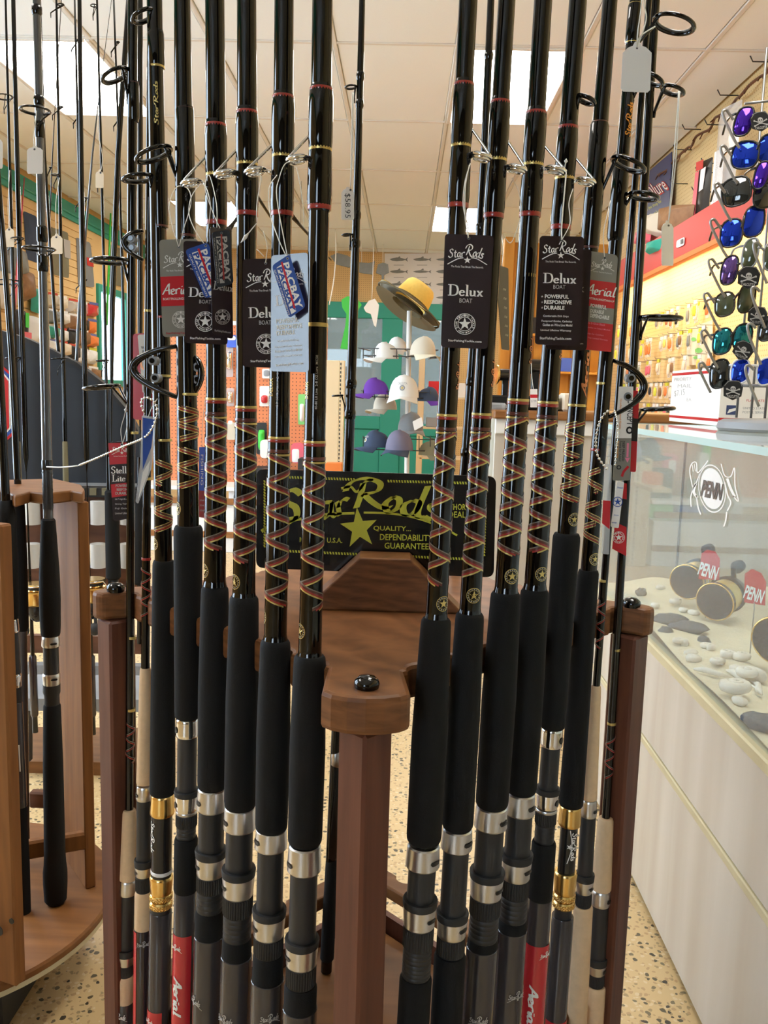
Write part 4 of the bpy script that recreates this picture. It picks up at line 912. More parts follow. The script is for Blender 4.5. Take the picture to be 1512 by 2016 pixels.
# rods held by the back edges of the rack
def thin_rod(label, knots, Y, w, guides=(), grip=None, m='blank_black', ytop=-1300, zfoot=.127, name='fishing_rod', bands=(), group=None, wt=3, side=180):
    R = Rod(name, label, knots, Y, zfoot=zfoot, group=group); R.y1 = max(R.y1, 1200)
    yb = min(R.yfoot, 4000)
    st = [(0, w(0))]+[(y, w(y)) for y in (300, 600, 900) if y < yb]
    if yb > 1000: st += [(yb-1, w(yb))]
    R.tip(st, wt, ytop, m)
    for y, d, rd in guides: R.spin_guide(y, side, d, rd, (y+16+rd*.5,), wire=.0010, tilt=6)
    for y, q in bands: R.prof(MB(), [(y-9, w(y)), (y-4, w(y)+3), (y+4, w(y)+3), (y+9, w(y))], q, 16).build('guide_wrap', R.root)
    if grip:
        for nm, y0, y1, w0, w1, q in grip: R.part(nm, [(y0, w0*.8), (y0+4, w0), (y1-4, w1), (y1, w1*.8)], q, 20)
    return R
C1 = thin_rod('slender gloss black rod in the middle of the rack, with the handwritten price tag', [(0, 712), (400, 704), (760, 691), (930, 686), (1480, 661), (1900, 644)], 1.30, lin((0, 12), (400, 15), (800, 20), (1400, 22)), ((172, 18, 11), (463, 18, 9), (780, 26, 10)), (('foregrip', 1395, 1478, 17, 18, 'eva'), ('hood', 1478, 1508, 24, 24, 'silver'), ('reel_seat', 1508, 1690, 21, 23, 'seat_gloss'), ('butt_grip', 1690, 1890, 24, 27, 'eva')), bands=((150, 'gloss_black'), (205, 'gloss_black'), (424, 'gloss_black'), (480, 'gloss_black'), (756, 'gloss_black'), (816, 'gloss_black')))
C2 = thin_rod('slender black rod at the back of the rack, between the first two right rods', [(0, 966), (440, 949), (820, 921), (1100, 904)], 1.32, lin((0, 14), (440, 17), (860, 22), (1400, 24)), (), (('foregrip', 1300, 1480, 22, 24, 'eva'), ('reel_seat', 1500, 1640, 21, 23, 'seat_gloss'), ('butt_grip', 1640, 1850, 24, 27, 'eva')), bands=((110, 'gloss_black'), (448, 'gloss_black'), (752, 'gloss_black'), (890, 'gloss_black')))
# ================================================================== HANGING TAGS AND CHAINS
class Tag:
    def __init__(s, label, quad, Y, base, yaw=0, rad=7, th=.0006, cat='tag', name='hang_tag', poly=None, group=None):
        s.q = quad; cx = sum(p[0] for p in quad)/len(quad); cy = sum(p[1] for p in quad)/len(quad)
        P = ay(cx, cy, Y); s.fn, s.n = plane_fn(P, (sin(radians(yaw)), -cos(radians(yaw)), 0)); s.Y = Y
        s.root = thing(name, label, cat, s.fn(cx, max(p[1] for p in quad)), group)
        mb = MB(); s.poly = poly or rounded(quad, rad); slab(mb, s.poly, s.fn, s.n, th, base); s.card = mb.build('card', s.root)
        s.mb = MB(); s.k = 0
        s.dx = Vector((quad[1][0]-quad[0][0], quad[1][1]-quad[0][1])); s.dy = Vector((quad[3][0]-quad[0][0], quad[3][1]-quad[0][1]))
        s.rot = -atan2(s.dx.y, s.dx.x)
    def f(s, d=None):
        s.k += 1; d = d or .0002+.00006*s.k; return lift(s.fn, s.n, d)
    def fill(s, m, t0, t1, inset=0):
        """a printed area across the card between two heights (0 top, 1 bottom)"""
        q = s.q; l = lambda a, b, t: (a[0]+(b[0]-a[0])*t, a[1]+(b[1]-a[1])*t)
        pts = [l(q[0], q[3], t0), l(q[1], q[2], t0), l(q[1], q[2], t1), l(q[0], q[3], t1)]
        g = s.f(.0002); n = 0
        vs = [g(*p) for p in pts]; s.mb.add(vs, [(3, 2, 1, 0)], m)
    def text(s, t, cx, cy, w, h, m='white_print', bold=.008, rot=None, shear=0): word(s.mb, t, s.f(), m, cx, cy, w, h, s.rot if rot is None else rot, bold, shear)
    def pen(s, t, font, cx, cy, w, h, m='white_print', rot=None, nib=None, wt=.03): put2d(s.mb, stroke2d(t, font, nib, wt), s.f(), m, cx, cy, w, h, s.rot if rot is None else rot)
    def logo(s, cx, cy, w, m='white_print', tagline=True):
        g = s.f(); s.pen('Star', 'script', cx-w*.27, cy-w*.10, w*.42, w*.22, m, s.rot+radians(5)); s.pen('Rods', 'script', cx+w*.20, cy-w*.13, w*.46, w*.27, m, s.rot-radians(11))
        put2d(s.mb, line2d([(cx-w*.5, -cy-w*.18), (cx-w*.25, -cy-w*.05), (cx-w*.1, -cy-w*.02)], w*.022), g, m)
        put2d(s.mb, line2d([(cx+w*.1, -cy-w*.02), (cx+w*.25, -cy-w*.05), (cx+w*.5, -cy-w*.20)], w*.022), g, m)
        put2d(s.mb, star2d(.5, .19), g, m, cx, cy+w*.08, w*.2, w*.2)
        if tagline: s.text('The Rods That Break The Records.', cx, cy+w*.25, w*.82, w*.05, m, .004)
    def emblem(s, cx, cy, r, m='white_print', st='white_print'):
        g = s.f(); put2d(s.mb, ring2d(r*.95, r), g, m, cx, cy); put2d(s.mb, ring2d(r*.62, r*.67), g, m, cx, cy); put2d(s.mb, star2d(r*.6, r*.24), g, st, cx, cy)
        for i, ch in enumerate('STAR FISHING TACKLE'):
            a = radians(205-230*i/18)
            if ch != ' ': put2d(s.mb, text2d(ch, .01), g, m, cx+r*.81*cos(a), cy-r*.81*sin(a), r*.15, r*.2, a-pi/2)
        for i, ch in enumerate('MOREHEAD CITY, NC'):
            a = radians(228+84*i/16)
            if ch != ' ': put2d(s.mb, text2d(ch, .005), g, m, cx+r*.81*cos(a), cy-r*.81*sin(a), r*.09, r*.14, a+pi/2)
    def hole(s, cx, cy, r=2.6):
        g = s.f(); put2d(s.mb, ring2d(r*.75, r*1.15, 14), g, 'grey_plastic', cx, cy); put2d(s.mb, disc2d(r*.75, 14), g, 'black_print', cx, cy)
    def string(s, pts, r=.00045, m='string', dY=0, k=6):
        """cord through picture points (u, v, distance)"""
        P = [ay(p[0], p[1], p[2] if len(p) > 2 else s.Y+dY) for p in pts]; MB().tube(smooth_line(P, k), r, m, 6).build('cord', s.root)
    def lock(s, a, b, w=3.0, dY=0):
        A, B = ay(*a, s.Y+dY), ay(*b, s.Y+dY); k = zc(A)/FPX; MB().tube([A, A*.5+B*.5, A*.3+B*.7, B], [w*k*.25, w*k*.3, w*k, w*k*.1], 'plastic_white', 8).build('cord_lock', s.root)
    def done(s):
        if s.mb.v: s.mb.build('lettering', s.root)
        return s
def delux_front(t, cx, ylogo, wl, cxd, yd, wd, hd, yb, ce, re, ysite, wsite, hole=None, m='white_print'):
    t.logo(cx, ylogo, wl, m); t.pen('Delux', 'roman', cxd, yd, wd, hd, m); t.text('BOAT', cxd, yb, wd*.36, hd*.42, 'dim_print' if m == 'white_print' else m)
    t.emblem(ce[0], ce[1], re, m, m); t.text('StarFishingTackle.com', ce[0], ysite, wsite, 5.5, m, .014)
    if hole: t.hole(*hole)
def pacbay(t, c, ux, uy, m='white_print', red='red_print', ring=True):
    """two-line block wording with a red stroke; c centre, ux along the long side, uy across (photo pixels)"""
    L = Vector(ux).length; W = Vector(uy).length; rot = -atan2(ux[1], ux[0])
    P = lambda a, b: (c[0]+ux[0]*a+uy[0]*b, c[1]+ux[1]*a+uy[1]*b)
    g = t.f()
    # the upper word white on the card, below it a white bar with the word knocked out
    word(t.mb, 'PACBAY', g, m, *P(.02, -.17), L*.86, W*.34, rot, .035)
    q = [P(-.42, .03), P(.46, .03), P(.46, .30), P(-.42, .30)]; vs = [g(*p) for p in q]; t.mb.add(vs, [(0, 1, 2, 3)] if True else [], m)
    g2 = t.f(); word(t.mb, 'PACBAY', g2, t.base, *P(.02, .165), L*.84, W*.25, rot, .04)
    g3 = t.f(); put2d(t.mb, line2d([(P(-.46, -.02)[0], -P(-.46, -.02)[1]), (P(.40, .06)[0], -P(.40, .06)[1])], W*.09), g3, red)
    word(t.mb, 'QUALITY COMPONENTS', g3, m, *P(.02, .42), L*.86, W*.09, rot, .01)
Y_ = {k: R1[k].Y for k in R1}
t = Tag('grey and red hang tag half hidden behind the plum tag at left', [(313, 472), (390, 470), (394, 660), (320, 664)], .93, 'grey_print', 14, 9)
t.fill('red_print', .38, .685); t.logo(354, 516, 66, 'white_print'); t.pen('Aerial', 'script', 349, 569, 58, 21); t.text('BOAT/TROLLING/STAND-UP', 354, 588, 66, 4.5, 'white_print'); t.emblem(356, 629, 17, 'paper', 'paper'); t.text('StarFishingTackle.com', 356, 656, 58, 5, 'red_print'); t.hole(352, 486)
t.string([(352, 486, .928), (338, 440, .92), (334, 400, .93), (348, 368, .95), (370, 372, .96), (376, 400, .93), (362, 450, .92), (353, 484, .928)]); t.done()
t = Tag('plum hang tag with a tilted blue tag hanging in front of it', [(361, 474), (449, 477), (448, 679), (364, 675)], .895, 'plum_print', 15)
delux_front(t, 404, 512, 74, 404, 576, 66, 18, 594, (404, 633), 20, 667, 60); t.string([(405, 484, .89), (385, 455, .89), (372, 420, .9), (378, 385, .92), (400, 362, .93), (414, 400, .9), (410, 450, .89), (406, 482, .89)]); t.done()
t = Tag('tilted bright blue tag hanging over the plum hang tag at left', [(364, 492), (409, 477), (449, 573), (404, 588)], .882, 'blue_print', 12, 8); t.base = 'blue_print'
pacbay(t, (408, 534), (40, 96), (-45, 15)); t.hole(405, 484, 2.2); t.done()
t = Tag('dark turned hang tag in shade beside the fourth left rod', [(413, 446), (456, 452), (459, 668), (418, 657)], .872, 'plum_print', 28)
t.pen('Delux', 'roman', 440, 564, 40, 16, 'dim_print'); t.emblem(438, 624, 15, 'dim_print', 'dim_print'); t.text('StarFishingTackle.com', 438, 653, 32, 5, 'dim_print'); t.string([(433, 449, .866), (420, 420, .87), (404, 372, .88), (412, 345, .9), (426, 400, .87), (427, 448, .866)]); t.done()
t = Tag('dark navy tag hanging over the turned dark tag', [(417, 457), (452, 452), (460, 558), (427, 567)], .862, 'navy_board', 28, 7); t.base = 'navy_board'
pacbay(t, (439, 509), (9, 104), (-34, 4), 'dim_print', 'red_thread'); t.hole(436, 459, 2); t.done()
t = Tag('dark plum hang tag between the third and second left rods', [(478, 510), (566, 508), (562, 725), (478, 722)], .836, 'plum_print', 8)
delux_front(t, 522, 553, 76, 522, 615, 66, 20, 635, (524, 677), 20, 711, 62, (523, 518)); t.string([(523, 517, .832), (526, 485, .82), (518, 455, .82)]); t.string([(505, 490, .83), (520, 505, .832)]); t.lock((505, 440), (474, 478), 4, -.01); t.string([(506, 438, .826), (506, 400, .825), (514, 350, .84), (506, 345, .85)]); t.done()
t = Tag('glossy hang tag reflecting blue window light beside the first left rod', [(534, 503), (606, 497), (608, 733), (533, 731)], .788, 'plum_print', -7)
t.logo(572, 545, 62); t.pen('Delux', 'roman', 570, 590, 56, 19)
for i, w_ in enumerate((('POWERFUL', 566, 44), ('RESPONSIVE', 570, 50), ('DURABLE', 563, 36))): t.text(w_[0], w_[1], 631+12*i, w_[2], 9, 'white_print', .03)
for i, (s_, w_) in enumerate((('Comfortable EVA Grips', 42), ('Footproof Guides, Carboloy', 54), ('Guides on Wire Line Model', 54), ('Limited Lifetime Warranty', 54))): t.text(s_, 568, 671+(0, 11, 19, 30)[i], w_, 5)
t.text('StarFishingTackle.com', 570, 718, 54, 6, 'white_print', .014); t.string([(565, 507, .783), (548, 470, .783), (532, 420, .80), (530, 370, .81), (545, 345, .83)]); t.string([(566, 506, .783), (545, 390, .783), (550, 350, .8), (562, 322, .8), (583, 318, .81)]); t.done()
t = Tag('tilted bright blue tag hanging over the blue reflecting tag', [(535, 523), (570, 500), (602, 604), (569, 627)], .773, 'blue_print', 3, 8); t.base = 'blue_print'
pacbay(t, (569, 564), (33, 104), (-35, 23)); t.hole(566, 509, 2.2); t.done()
t = Tag('dark plum hang tag with a round star emblem over the first right rods', [(876, 460), (972, 464), (960, 687), (868, 684)], .775, 'plum_print', -2, 8)
delux_front(t, 920, 506, 78, 917, 572, 70, 21, 592, (915, 638), 21, 672, 66, (923, 469)); t.string([(922, 468, .77), (916, 430, .77), (916, 370, .775), (924, 325, .785)]); t.string([(922, 468, .77), (921, 445, .772), (912, 405, .776), (915, 360, .78), (926, 322, .787)]); t.done()
t = Tag('dark hang tag listing powerful, responsive, durable, over the fourth right rod', [(1063, 464), (1150, 466), (1143, 681), (1053, 678)], .858, 'plum_print', 3, 8)
t.logo(1104, 497, 74); t.pen('Delux', 'roman', 1102, 548, 66, 19); t.text('BOAT', 1101, 565, 24, 8, 'dim_print')
for i, w_ in enumerate((('POWERFUL', 1096, 47), ('RESPONSIVE', 1098, 54), ('DURABLE', 1091, 40))):
    t.text(w_[0], w_[1], 584+11*i, w_[2], 8, 'white_print', .03); put2d(t.mb, star2d(.5, .2), t.f(), 'dim_print', 1067, 584+11*i, 5, 5)
for s_, x, y, w_ in (('Comfortable EVA Grips', 1094, 623, 50), ('Footproof Guides, Carboloy', 1096, 633, 60), ('Guides on Wire Line Model', 1097, 640, 58), ('Limited Lifetime Warranty', 1094, 651, 60)): t.text(s_, x, y, w_, 5)
t.text('StarFishingTackle.com', 1093, 667, 62, 6.5, 'white_print', .014); t.hole(1106, 473)
t.string([(1106, 472, .853), (1106, 440, .86), (1113, 360, .88), (1115, 335, .9)], .0007); t.lock((1112, 330), (1115, 312), 4); t.string([(1106, 472, .853), (1122, 440, .853), (1120, 400, .88), (1128, 372, .93)]); t.done()
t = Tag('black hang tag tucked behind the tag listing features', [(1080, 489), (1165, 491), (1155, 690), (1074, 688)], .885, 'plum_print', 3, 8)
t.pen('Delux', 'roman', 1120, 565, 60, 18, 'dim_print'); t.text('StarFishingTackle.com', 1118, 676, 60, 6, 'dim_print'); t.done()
t = Tag('grey and red hang tag behind the dark tags at right', [(1146, 492), (1217, 502), (1203, 693), (1140, 687)], .925, 'grey_print', 6, 10)
t.fill('red_print', .29, .555); t.fill('red_print', .715, 1.0); t.logo(1186, 525, 46, 'paper'); t.pen('Aerial', 'script', 1183, 572, 58, 20); t.text('BOAT/TROLLING/STAND-UP', 1181, 590, 56, 4)
for i, w_ in enumerate((('POWERFUL', 1178, 32), ('DURABLE', 1175, 27), ('DEPENDABLE', 1180, 38))): t.text(w_[0], w_[1], 603.5+10*i, w_[2], 7.5, 'paper', .03)
for s_, x, y, w_ in (('Durable E-Glass Blank', 1168, 637, 46), ('Fuji Guides on Select Models', 1174, 647, 54), ('EVA Grips for Comfort', 1166, 658, 44), ('One Year Limited Warranty', 1172, 667, 48)): t.text(s_, x, y, w_, 4, 'pink_print')
t.hole(1190, 508); t.string([(1190, 506, .922), (1188, 460, .92), (1196, 420, .93), (1202, 395, .95)]); t.done()
def price(label, outline, Y, hole, cords, m='paper', yaw=0, writing=()):
    xs = [p[0] for p in outline]; ys = [p[1] for p in outline]; q = [(min(xs), min(ys)), (max(xs), min(ys)), (max(xs), max(ys)), (min(xs), max(ys))]
    t = Tag(label, q, Y, m, yaw, 5, .0005, 'price tag', 'price_tag', [(p.x, p.y) for p in [Vector(o) for o in outline]]); t.rot = 0
    if hole: t.hole(*hole, 2.0)
    for c in cords: t.string(c, .0007)
    for w_ in writing: word(t.mb, *w_[:1], t.f(), 'black_print', *w_[1:])
    return t.done()
def scallop(x0, x1, y0, y1, sh=.18, skew=0):
    w = x1-x0; h = y1-y0; k = h*sh
    return [(x0+w*a+skew*(1-b), y0+(k*b if b <= 1 else k+(h-k)*(b-1))) for a, b in ((.40, 0), (.60, 0), (.66, .35), (.84, .5), (1.0, 1), (1.0, 1.93), (.94, 2), (.06, 2), (0, 1.93), (0, 1), (.16, .5), (.34, .35))]
price('large blank white price tag hanging from the top right rod guide', [(1250, 82), (1259, 82), (1263, 90), (1272, 93), (1283, 104), (1280, 177), (1275, 182), (1227, 180), (1222, 174), (1226, 104), (1236, 94), (1246, 90)], 1.0, (1254, 95), [[(1254, 94), (1256, 60), (1262, 20), (1264, -10)], [(1254, 94), (1272, 40), (1268, 10), (1270, -10)], [(1254, 88), (1262, 70), (1290, 52)]])
price('narrow white price tag on a long string at right, against the red shelf band', scallop(1303, 1326, 434, 523, .16), 1.02, (1316, 444), [[(1316, 440, 1.02), (1326, 320, 1.03), (1335, 200, 1.05), (1336, 180, 1.06)], [(1316, 440, 1.02), (1330, 320, 1.03), (1337, 200, 1.05), (1338, 180, 1.06)]], 'paper', 50)
price('white price tag hanging from the shiny grey rod at far left', scallop(53, 84, 287, 342, .16), 1.415, (68, 294), [[(68, 292), (66, 270), (70, 240), (72, 218)]])
price('cream price tag at far left, beside the shiny grey rod', scallop(10, 28, 446, 486, .25), 2.125, (18, 452), [[(18, 450), (16, 400), (19, 335)]], 'cream_paper')
price('cream price tag right of the shiny grey rod, against the yellow wall', scallop(100, 123, 460, 500, .25), 2.125, (111, 467), [[(111, 466), (110, 400), (117, 350)]], 'cream_paper')
price('small cream price tag on a thin rod below the big ceiling light', scallop(188, 204, 334, 370, .25), 2.14, (198, 340), [[(198, 338), (202, 310), (193, 260), (193, 215)]], 'cream_paper')
price('white price tag cut by the left edge of the picture', scallop(-18, 5, 268, 332, .2), 1.39, None, [[(-4, 270), (-6, 230), (-14, 200)]])
t = price('white price tag handwritten 58.95 on the slender middle rod', scallop(672, 697, 368, 433, .18), 1.275, (690, 374), [[(690, 372), (692, 300), (694, 182)], [(690, 372), (694, 300), (696, 182)]], 'paper', 0, [('$58.95', 684, 405, 48, 12, -pi/2, -.005)])
t = Tag('white tag with a round emblem set in a red backing, behind the sixth left rod', [(262, 657), (306, 655), (306, 828), (262, 826)], 1.07, 'red_print', 6, 6)
t.k = 4; q = [(271, 659), (306, 658), (304, 775), (281, 774)]; g = t.f(.0012); t.mb.add([g(*p) for p in rounded(q, 5)], [tuple(range(24))][::-1], 'paper'); t.k = 24
t.text("World's", 290, 684, 24, 6, 'black_print', .02); t.text('Best', 288, 692, 14, 5, 'black_print'); put2d(t.mb, ring2d(14, 18), t.f(), 'copper_print', 294, 715); t.text('U', 292, 714, 12, 13, 'black_print', .03); t.text('Since', 294, 746, 16, 5, 'dim_print'); t.text('www.', 292, 766, 16, 4, 'dim_print'); t.emblem(292, 800, 14, 'pink_print', 'pink_print'); t.done()
t = Tag('red and black hang tag before the navy board, left of the rack', [(213, 869), (259, 868), (259, 1020), (223, 1027)], 1.08, 'plum_print', 8, 7)
t.fill('red_print', 0.02, .29); t.fill('red_print', .535, .70); t.logo(240, 888, 40, 'paper'); t.pen('Stella', 'roman', 238, 925, 38, 13, 'paper'); t.pen('Lite', 'roman', 234, 941, 27, 13, 'paper')
for i, w_ in enumerate((('POWERFUL', 243, 30), ('RESPONSIVE', 246, 32), ('DURABLE', 240, 25))): t.text(w_[0], w_[1], 956+7.4*i, w_[2], 5.5, 'dim_print', .02)
for i in range(4): t.text(('IM-7 High-Modulus', 'Strong, Tapered', 'Fuji Guides', 'Limited Lifetime')[i], 242, 983+9*i, 30, 4, 'dim_print')
t.hole(240, 875); t.string([(241, 874, 1.078), (238, 845, 1.078), (246, 815, 1.08), (250, 790, 1.1)]); t.string([(241, 874, 1.078), (250, 840, 1.078), (252, 800, 1.09), (250, 790, 1.1)]); t.lock((250, 795), (247, 812), 4); t.done()
t = Tag('curled clear and blue plastic sleeve tag beside the sixth left rod', [(279, 817), (308, 822), (298, 930), (268, 992)], 1.0, 'clear_film', 20, 4, poly=rounded([(279, 817), (308, 822), (299, 920), (272, 992), (267, 988), (276, 910)], 5))
g = t.f(.0004); t.mb.add([g(*p) for p in [(281, 822), (304, 826), (298, 880), (281, 925)]], [(3, 2, 1, 0)], 'blue_print'); t.string([(292, 820, 1.0), (300, 800, 1.0), (310, 785, 1.0)]); g = t.f(.0004); t.mb.add([g(*p) for p in [(281, 930), (296, 905), (292, 930), (272, 985)]], [(3, 2, 1, 0)], 'white_print'); t.done()
def chain(label, pts, r=.0016, gap=1.35, straight=None):
    P = smooth_line([ay(*p) for p in pts], 10); root = thing('bead_chain', label, 'chain', P[0]); mb = MB(); acc = 0; last = P[0]
    for p in P[1:]:
        acc += (p-last).length; last = p
        if acc >= 2*r*gap: mb.ball(p, r, 'bead', 8, 6); acc = 0
    o = mb.build('bead_string', root); o['kind'] = 'stuff'; MB().tube(P, r*.3, 'bead', 5).build('link_wire', root)
    if straight: MB().tube(smooth_line([ay(*p) for p in straight], 4), .0009, 'plastic_white', 6).build('cable_tie', root)
chain('pale bead chain stretched between the grey rod and the left row', [(153, 917, 1.16), (190, 902, 1.12), (240, 880, 1.04), (283, 862, 1.0), (300, 842, .985), (309, 815, .98), (306, 795, .98), (292, 783, .985), (280, 786, .99), (279, 800, .995), (285, 815, .998)], straight=[(92, 919, 1.24), (120, 920, 1.2), (153, 917, 1.16)])
chain('pale bead chain looped below the right roller guide', [(1204, 806, .985), (1193, 812, .985), (1184, 824, .985), (1177, 842, .985), (1173, 868, .985), (1175, 892, .985), (1184, 910, .985), (1196, 924, .985)])
chain('short bead chain holding the printed plastic tag at right', [(1209, 806, 1.02), (1214, 824, 1.0), (1217, 850, .998), (1214, 880, .998), (1211, 915, .998)], .0013)
t = Tag('upright plastic tag with sideways lettering, hanging at right of the rods', [(1218, 761), (1247, 761), (1240, 946), (1206, 946)], 1.03, 'grey_print', -4, 4); vr = radians(-92)
t.fill('paper', 0, .55); t.k = 6
t.text('CONCEPT', 1241, 812, 50, 13, 'black_print', .012, vr); t.text('O', 1239, 847, 15, 14, 'black_print', .05, vr)
g = t.f(); put2d(t.mb, line2d([(1236, -872), (1235, -900)], 4), g, 'pink_print'); put2d(t.mb, ([(-.5, .5), (.5, .5), (0, -.5)], [(0, 2, 1)]), g, 'pink_print', 1235, 906, 10, 10)
t.text('DEEP PRESSED', 1227, 888, 40, 5, 'black_print', .02, vr); t.text('Frame for Added', 1221, 888, 40, 4.5, 'black_print', .01, vr); t.text('Ring Security', 1216, 885, 34, 4.5, 'orange_print', .01, vr); t.text('Quality Tested Guide', 1221, 815, 60, 4.5, 'orange_print', .01, vr); t.text('O', 1218, 920, 9, 10, 'black_print', .05, vr)
g = t.f(); put2d(t.mb, line2d([(1224, -938), (1228, -928), (1237, -918)], 5), g, 'red_print'); t.string([(1232, 761, 1.03), (1230, 720, 1.04), (1233, 660, 1.06)]); t.done()
t = Tag('red and black hang tag edge showing behind the printed plastic tag', [(1240, 768), (1259, 770), (1252, 930), (1236, 928)], 1.06, 'red_print', 0, 5); t.fill('black_print', .34, .62); t.done()
t = Tag('thin white tag with a round blue emblem, below the printed plastic tag', [(1215, 948), (1229, 949), (1218, 1040), (1202, 1037)], 1.01, 'paper', -6, 3); put2d(t.mb, ring2d(8.5, 10), t.f(), 'blue_print', 1216, 988); put2d(t.mb, star2d(8, 3), t.f(), 'blue_print', 1216, 988); t.text('Protect', 1221, 960, 11, 4, 'blue_print'); t.text('Since', 1213, 1014, 9, 3, 'blue_print'); t.text('www', 1209, 1029, 10, 3, 'blue_print'); t.done()
t = Tag('red and black hang tag with a white star, lowest at the right rack corner', [(1220, 950), (1234, 952), (1233, 1095), (1205, 1080)], 1.03, 'black_print', -6, 4); t.fill('red_print', .0, .22); t.mb.build('red_band', t.root); t.mb = MB(); t.fill('red_print', .60, 1.0); t.emblem(1218, 1058, 12, 'paper', 'paper'); t.text('StarFishing', 1217, 1082, 20, 3, 'red_thread'); t.done()
t = Tag('clear plastic sleeve tag with a red patch over the seventh right rod', [(1190, 913), (1205, 915), (1199, 1092), (1184, 1090)], .99, 'clear_film', 0, 3); t.mb.add([t.f(.0004)(*p) for p in [(1187, 985), (1202, 986), (1200, 1042), (1185, 1030)]], [(3, 2, 1, 0)], 'red_print'); t.done()
t = Tag('dark blue tag edge behind the last right rod', [(1247, 603), (1262, 604), (1258, 690), (1243, 689)], 1.13, 'usps_blue', 0, 4); t.text('STAR', 1252, 640, 9, 5, 'dim_print'); t.done()
t = Tag('narrow black tag with a pale back, hanging behind the second right rod', [(976, 520), (1001, 528), (1003, 690), (988, 688)], 1.2, 'black_print', 60, 3)
for i in range(6): t.text('STAR', 993+i*.8, 570+18*i, 6, 4, 'dim_print')
t.string([(988, 524, 1.2), (990, 480, 1.22), (975, 420, 1.28), (953, 385, 1.318)]); t.done()
# loose loops of line on the guides
for lab, pts in (('clear loop of nylon line on the second right boat guide', [(990, 345, .84), (975, 370, .835), (971, 410, .84), (985, 450, .85), (1003, 478, .86), (1015, 460, .86), (1026, 420, .855), (1022, 380, .845), (1008, 350, .84)]), ('clear strand of nylon line below the first left boat guide', [(584, 330, .80), (592, 370, .79), (597, 410, .79), (598, 446, .79)])):
    P = smooth_line([ay(*p) for p in pts], 8); MB().tube(P, .0004, 'string', 5).solo('nylon_line', lab, 'line', P[0])
# ================================================================== OAK RACK AT THE LEFT
ZD = .145; OC = Vector((-.80, 1.425, 0)); OR = .292
oak = thing('rod_rack', 'light oak rod rack with a round base at the left edge', 'rack', (OC.x, OC.y, 0))
MB().lathe([(ZD-.024, OR-.004), (ZD-.020, OR), (ZD-.004, OR), (ZD, OR-.003)], 'oak_flat', 72, Matrix.Translation(OC), smooth=True).build('round_base', oak)
MB().lathe([(ZD-.0215, OR+.0008), (ZD-.0125, OR+.0008)], 'trim_gold', 72, Matrix.Translation(OC), caps=False).build('edge_band', oak)
MB().box((OC.x-.17, OC.y-.15, 0), (OC.x+.17, OC.y+.15, ZD-.024), 'rubber', b=.006).build('pedestal', oak)
X = frame_m(Vector((-.571, 1.207, 0)), Vector((-.94, .34, 0)), Vector((-.34, -.94, 0)), Vector((0, 0, 1)))
MB().box((0, -.022, ZD), (.13, 0, .868), 'oak', X, b=.003).build('front_board', oak)
a, c = Vector((-.559, 1.476, 0)), Vector((-.68, 1.636, 0)); d = (c-a).normalized(); q = Vector((-d.y, d.x, 0))
X = frame_m(a, d, q, Vector((0, 0, 1)))
MB().box((0, -.016, ZD), (.2, .003, .868), 'oak', X, b=.002).build('side_board', oak)
top = [az(u, v, .868) for u, v in ((-60, 990), (14, 990), (30, 1000), (60, 990), (90, 994), (140, 988), (163, 992), (167, 985), (160, 975), (107, 962), (20, 965), (-60, 965))]
bev(MB().prism([(p.x, p.y) for p in top], .868, .888, 'oak_flat').build('top_shelf', oak), .003)
MB().tube([(-.675, 1.432, .24), (-.556, 1.488, .24)], .001, 'oak', 4)
X = frame_m(Vector((-.69, 1.425, 0)), Vector((.905, .425, 0)), Vector((-.425, .905, 0)), Vector((0, 0, 1)))
MB().box((0, -.009, .222), (.148, .009, .256), 'oak', X, b=.004).build('rail', oak)
MB().box((-.72, 1.60, .235), (-.60, 1.62, .268), 'brown_board', b=.003).build('rail', oak)
b = MB()
for u, v, r in ((23, 1813, .0045), (-2, 1832, .008)):
    p = ay(u, v, 1.2); b.lathe([(-.0008, r), (.0004, r)], 'black_print', 16, frame_m(p+Vector((0, -.001, 0)), Vector((.94, -.34, 0)), Vector((0, 0, 1)), Vector((-.34, -.94, 0))))
b.build('screw_hole', oak)
A = Rod('fishing_rod', 'shiny grey blank rod with a black grip in the oak rack', [(0, 72), (500, 84), (900, 92), (1030, 96), (1260, 99), (1400, 103), (1740, 109)], 1.43, zfoot=ZD)
A.tip([(0, 15), (500, 17.5), (900, 19), (1020, 19)], 4, -1500, 'blank_grey')
for y0, y1, w_ in ((10, 30, 20), (188, 208, 20), (238, 272, 19), (444, 478, 21), (500, 536, 21)): A.prof(MB(), [(y0, 16), (y0+4, w_), (y1-4, w_), (y1, 17)], 'gloss_black', 18).build('guide_wrap', A.root)
A.part('collar', [(905, 20), (908, 21), (922, 21), (925, 20)], 'seat_gloss', 18); A.part('wrapped_butt', [(925, 19), (1000, 20), (1005, 18), (1022, 18)], 'seat', 18)
for sg in (1, -1): A.helix(926, 1000, 20, 30, 90, sg, ((0, 1.0, 'black_print'),), ru=.0003).build('thread_winding', A.root)
A.spin_guide(222, 100, 14, 28, (250,), wire=.0012, squash=.5); A.spin_guide(492, 95, 14, 30, (520,), wire=.0012)
A.part('foregrip', [(1020, 20), (1024, 27), (1040, 29), (1120, 38), (1180, 41), (1230, 39), (1246, 37), (1251, 34)], 'eva', 24)
hood(A, 1251, 1272, 33, 35, 'silver', 1264, 50, 13, 4); A.part('reel_seat', [(1270, 29), (1328, 30)], 'seat', 20); hood(A, 1325, 1348, 34, 32, 'silver', 1334, 50, 13, 4); A.part('lock_nut', [(1347, 33), (1362, 33), (1368, 29), (1388, 29)], 'rubber', 20)
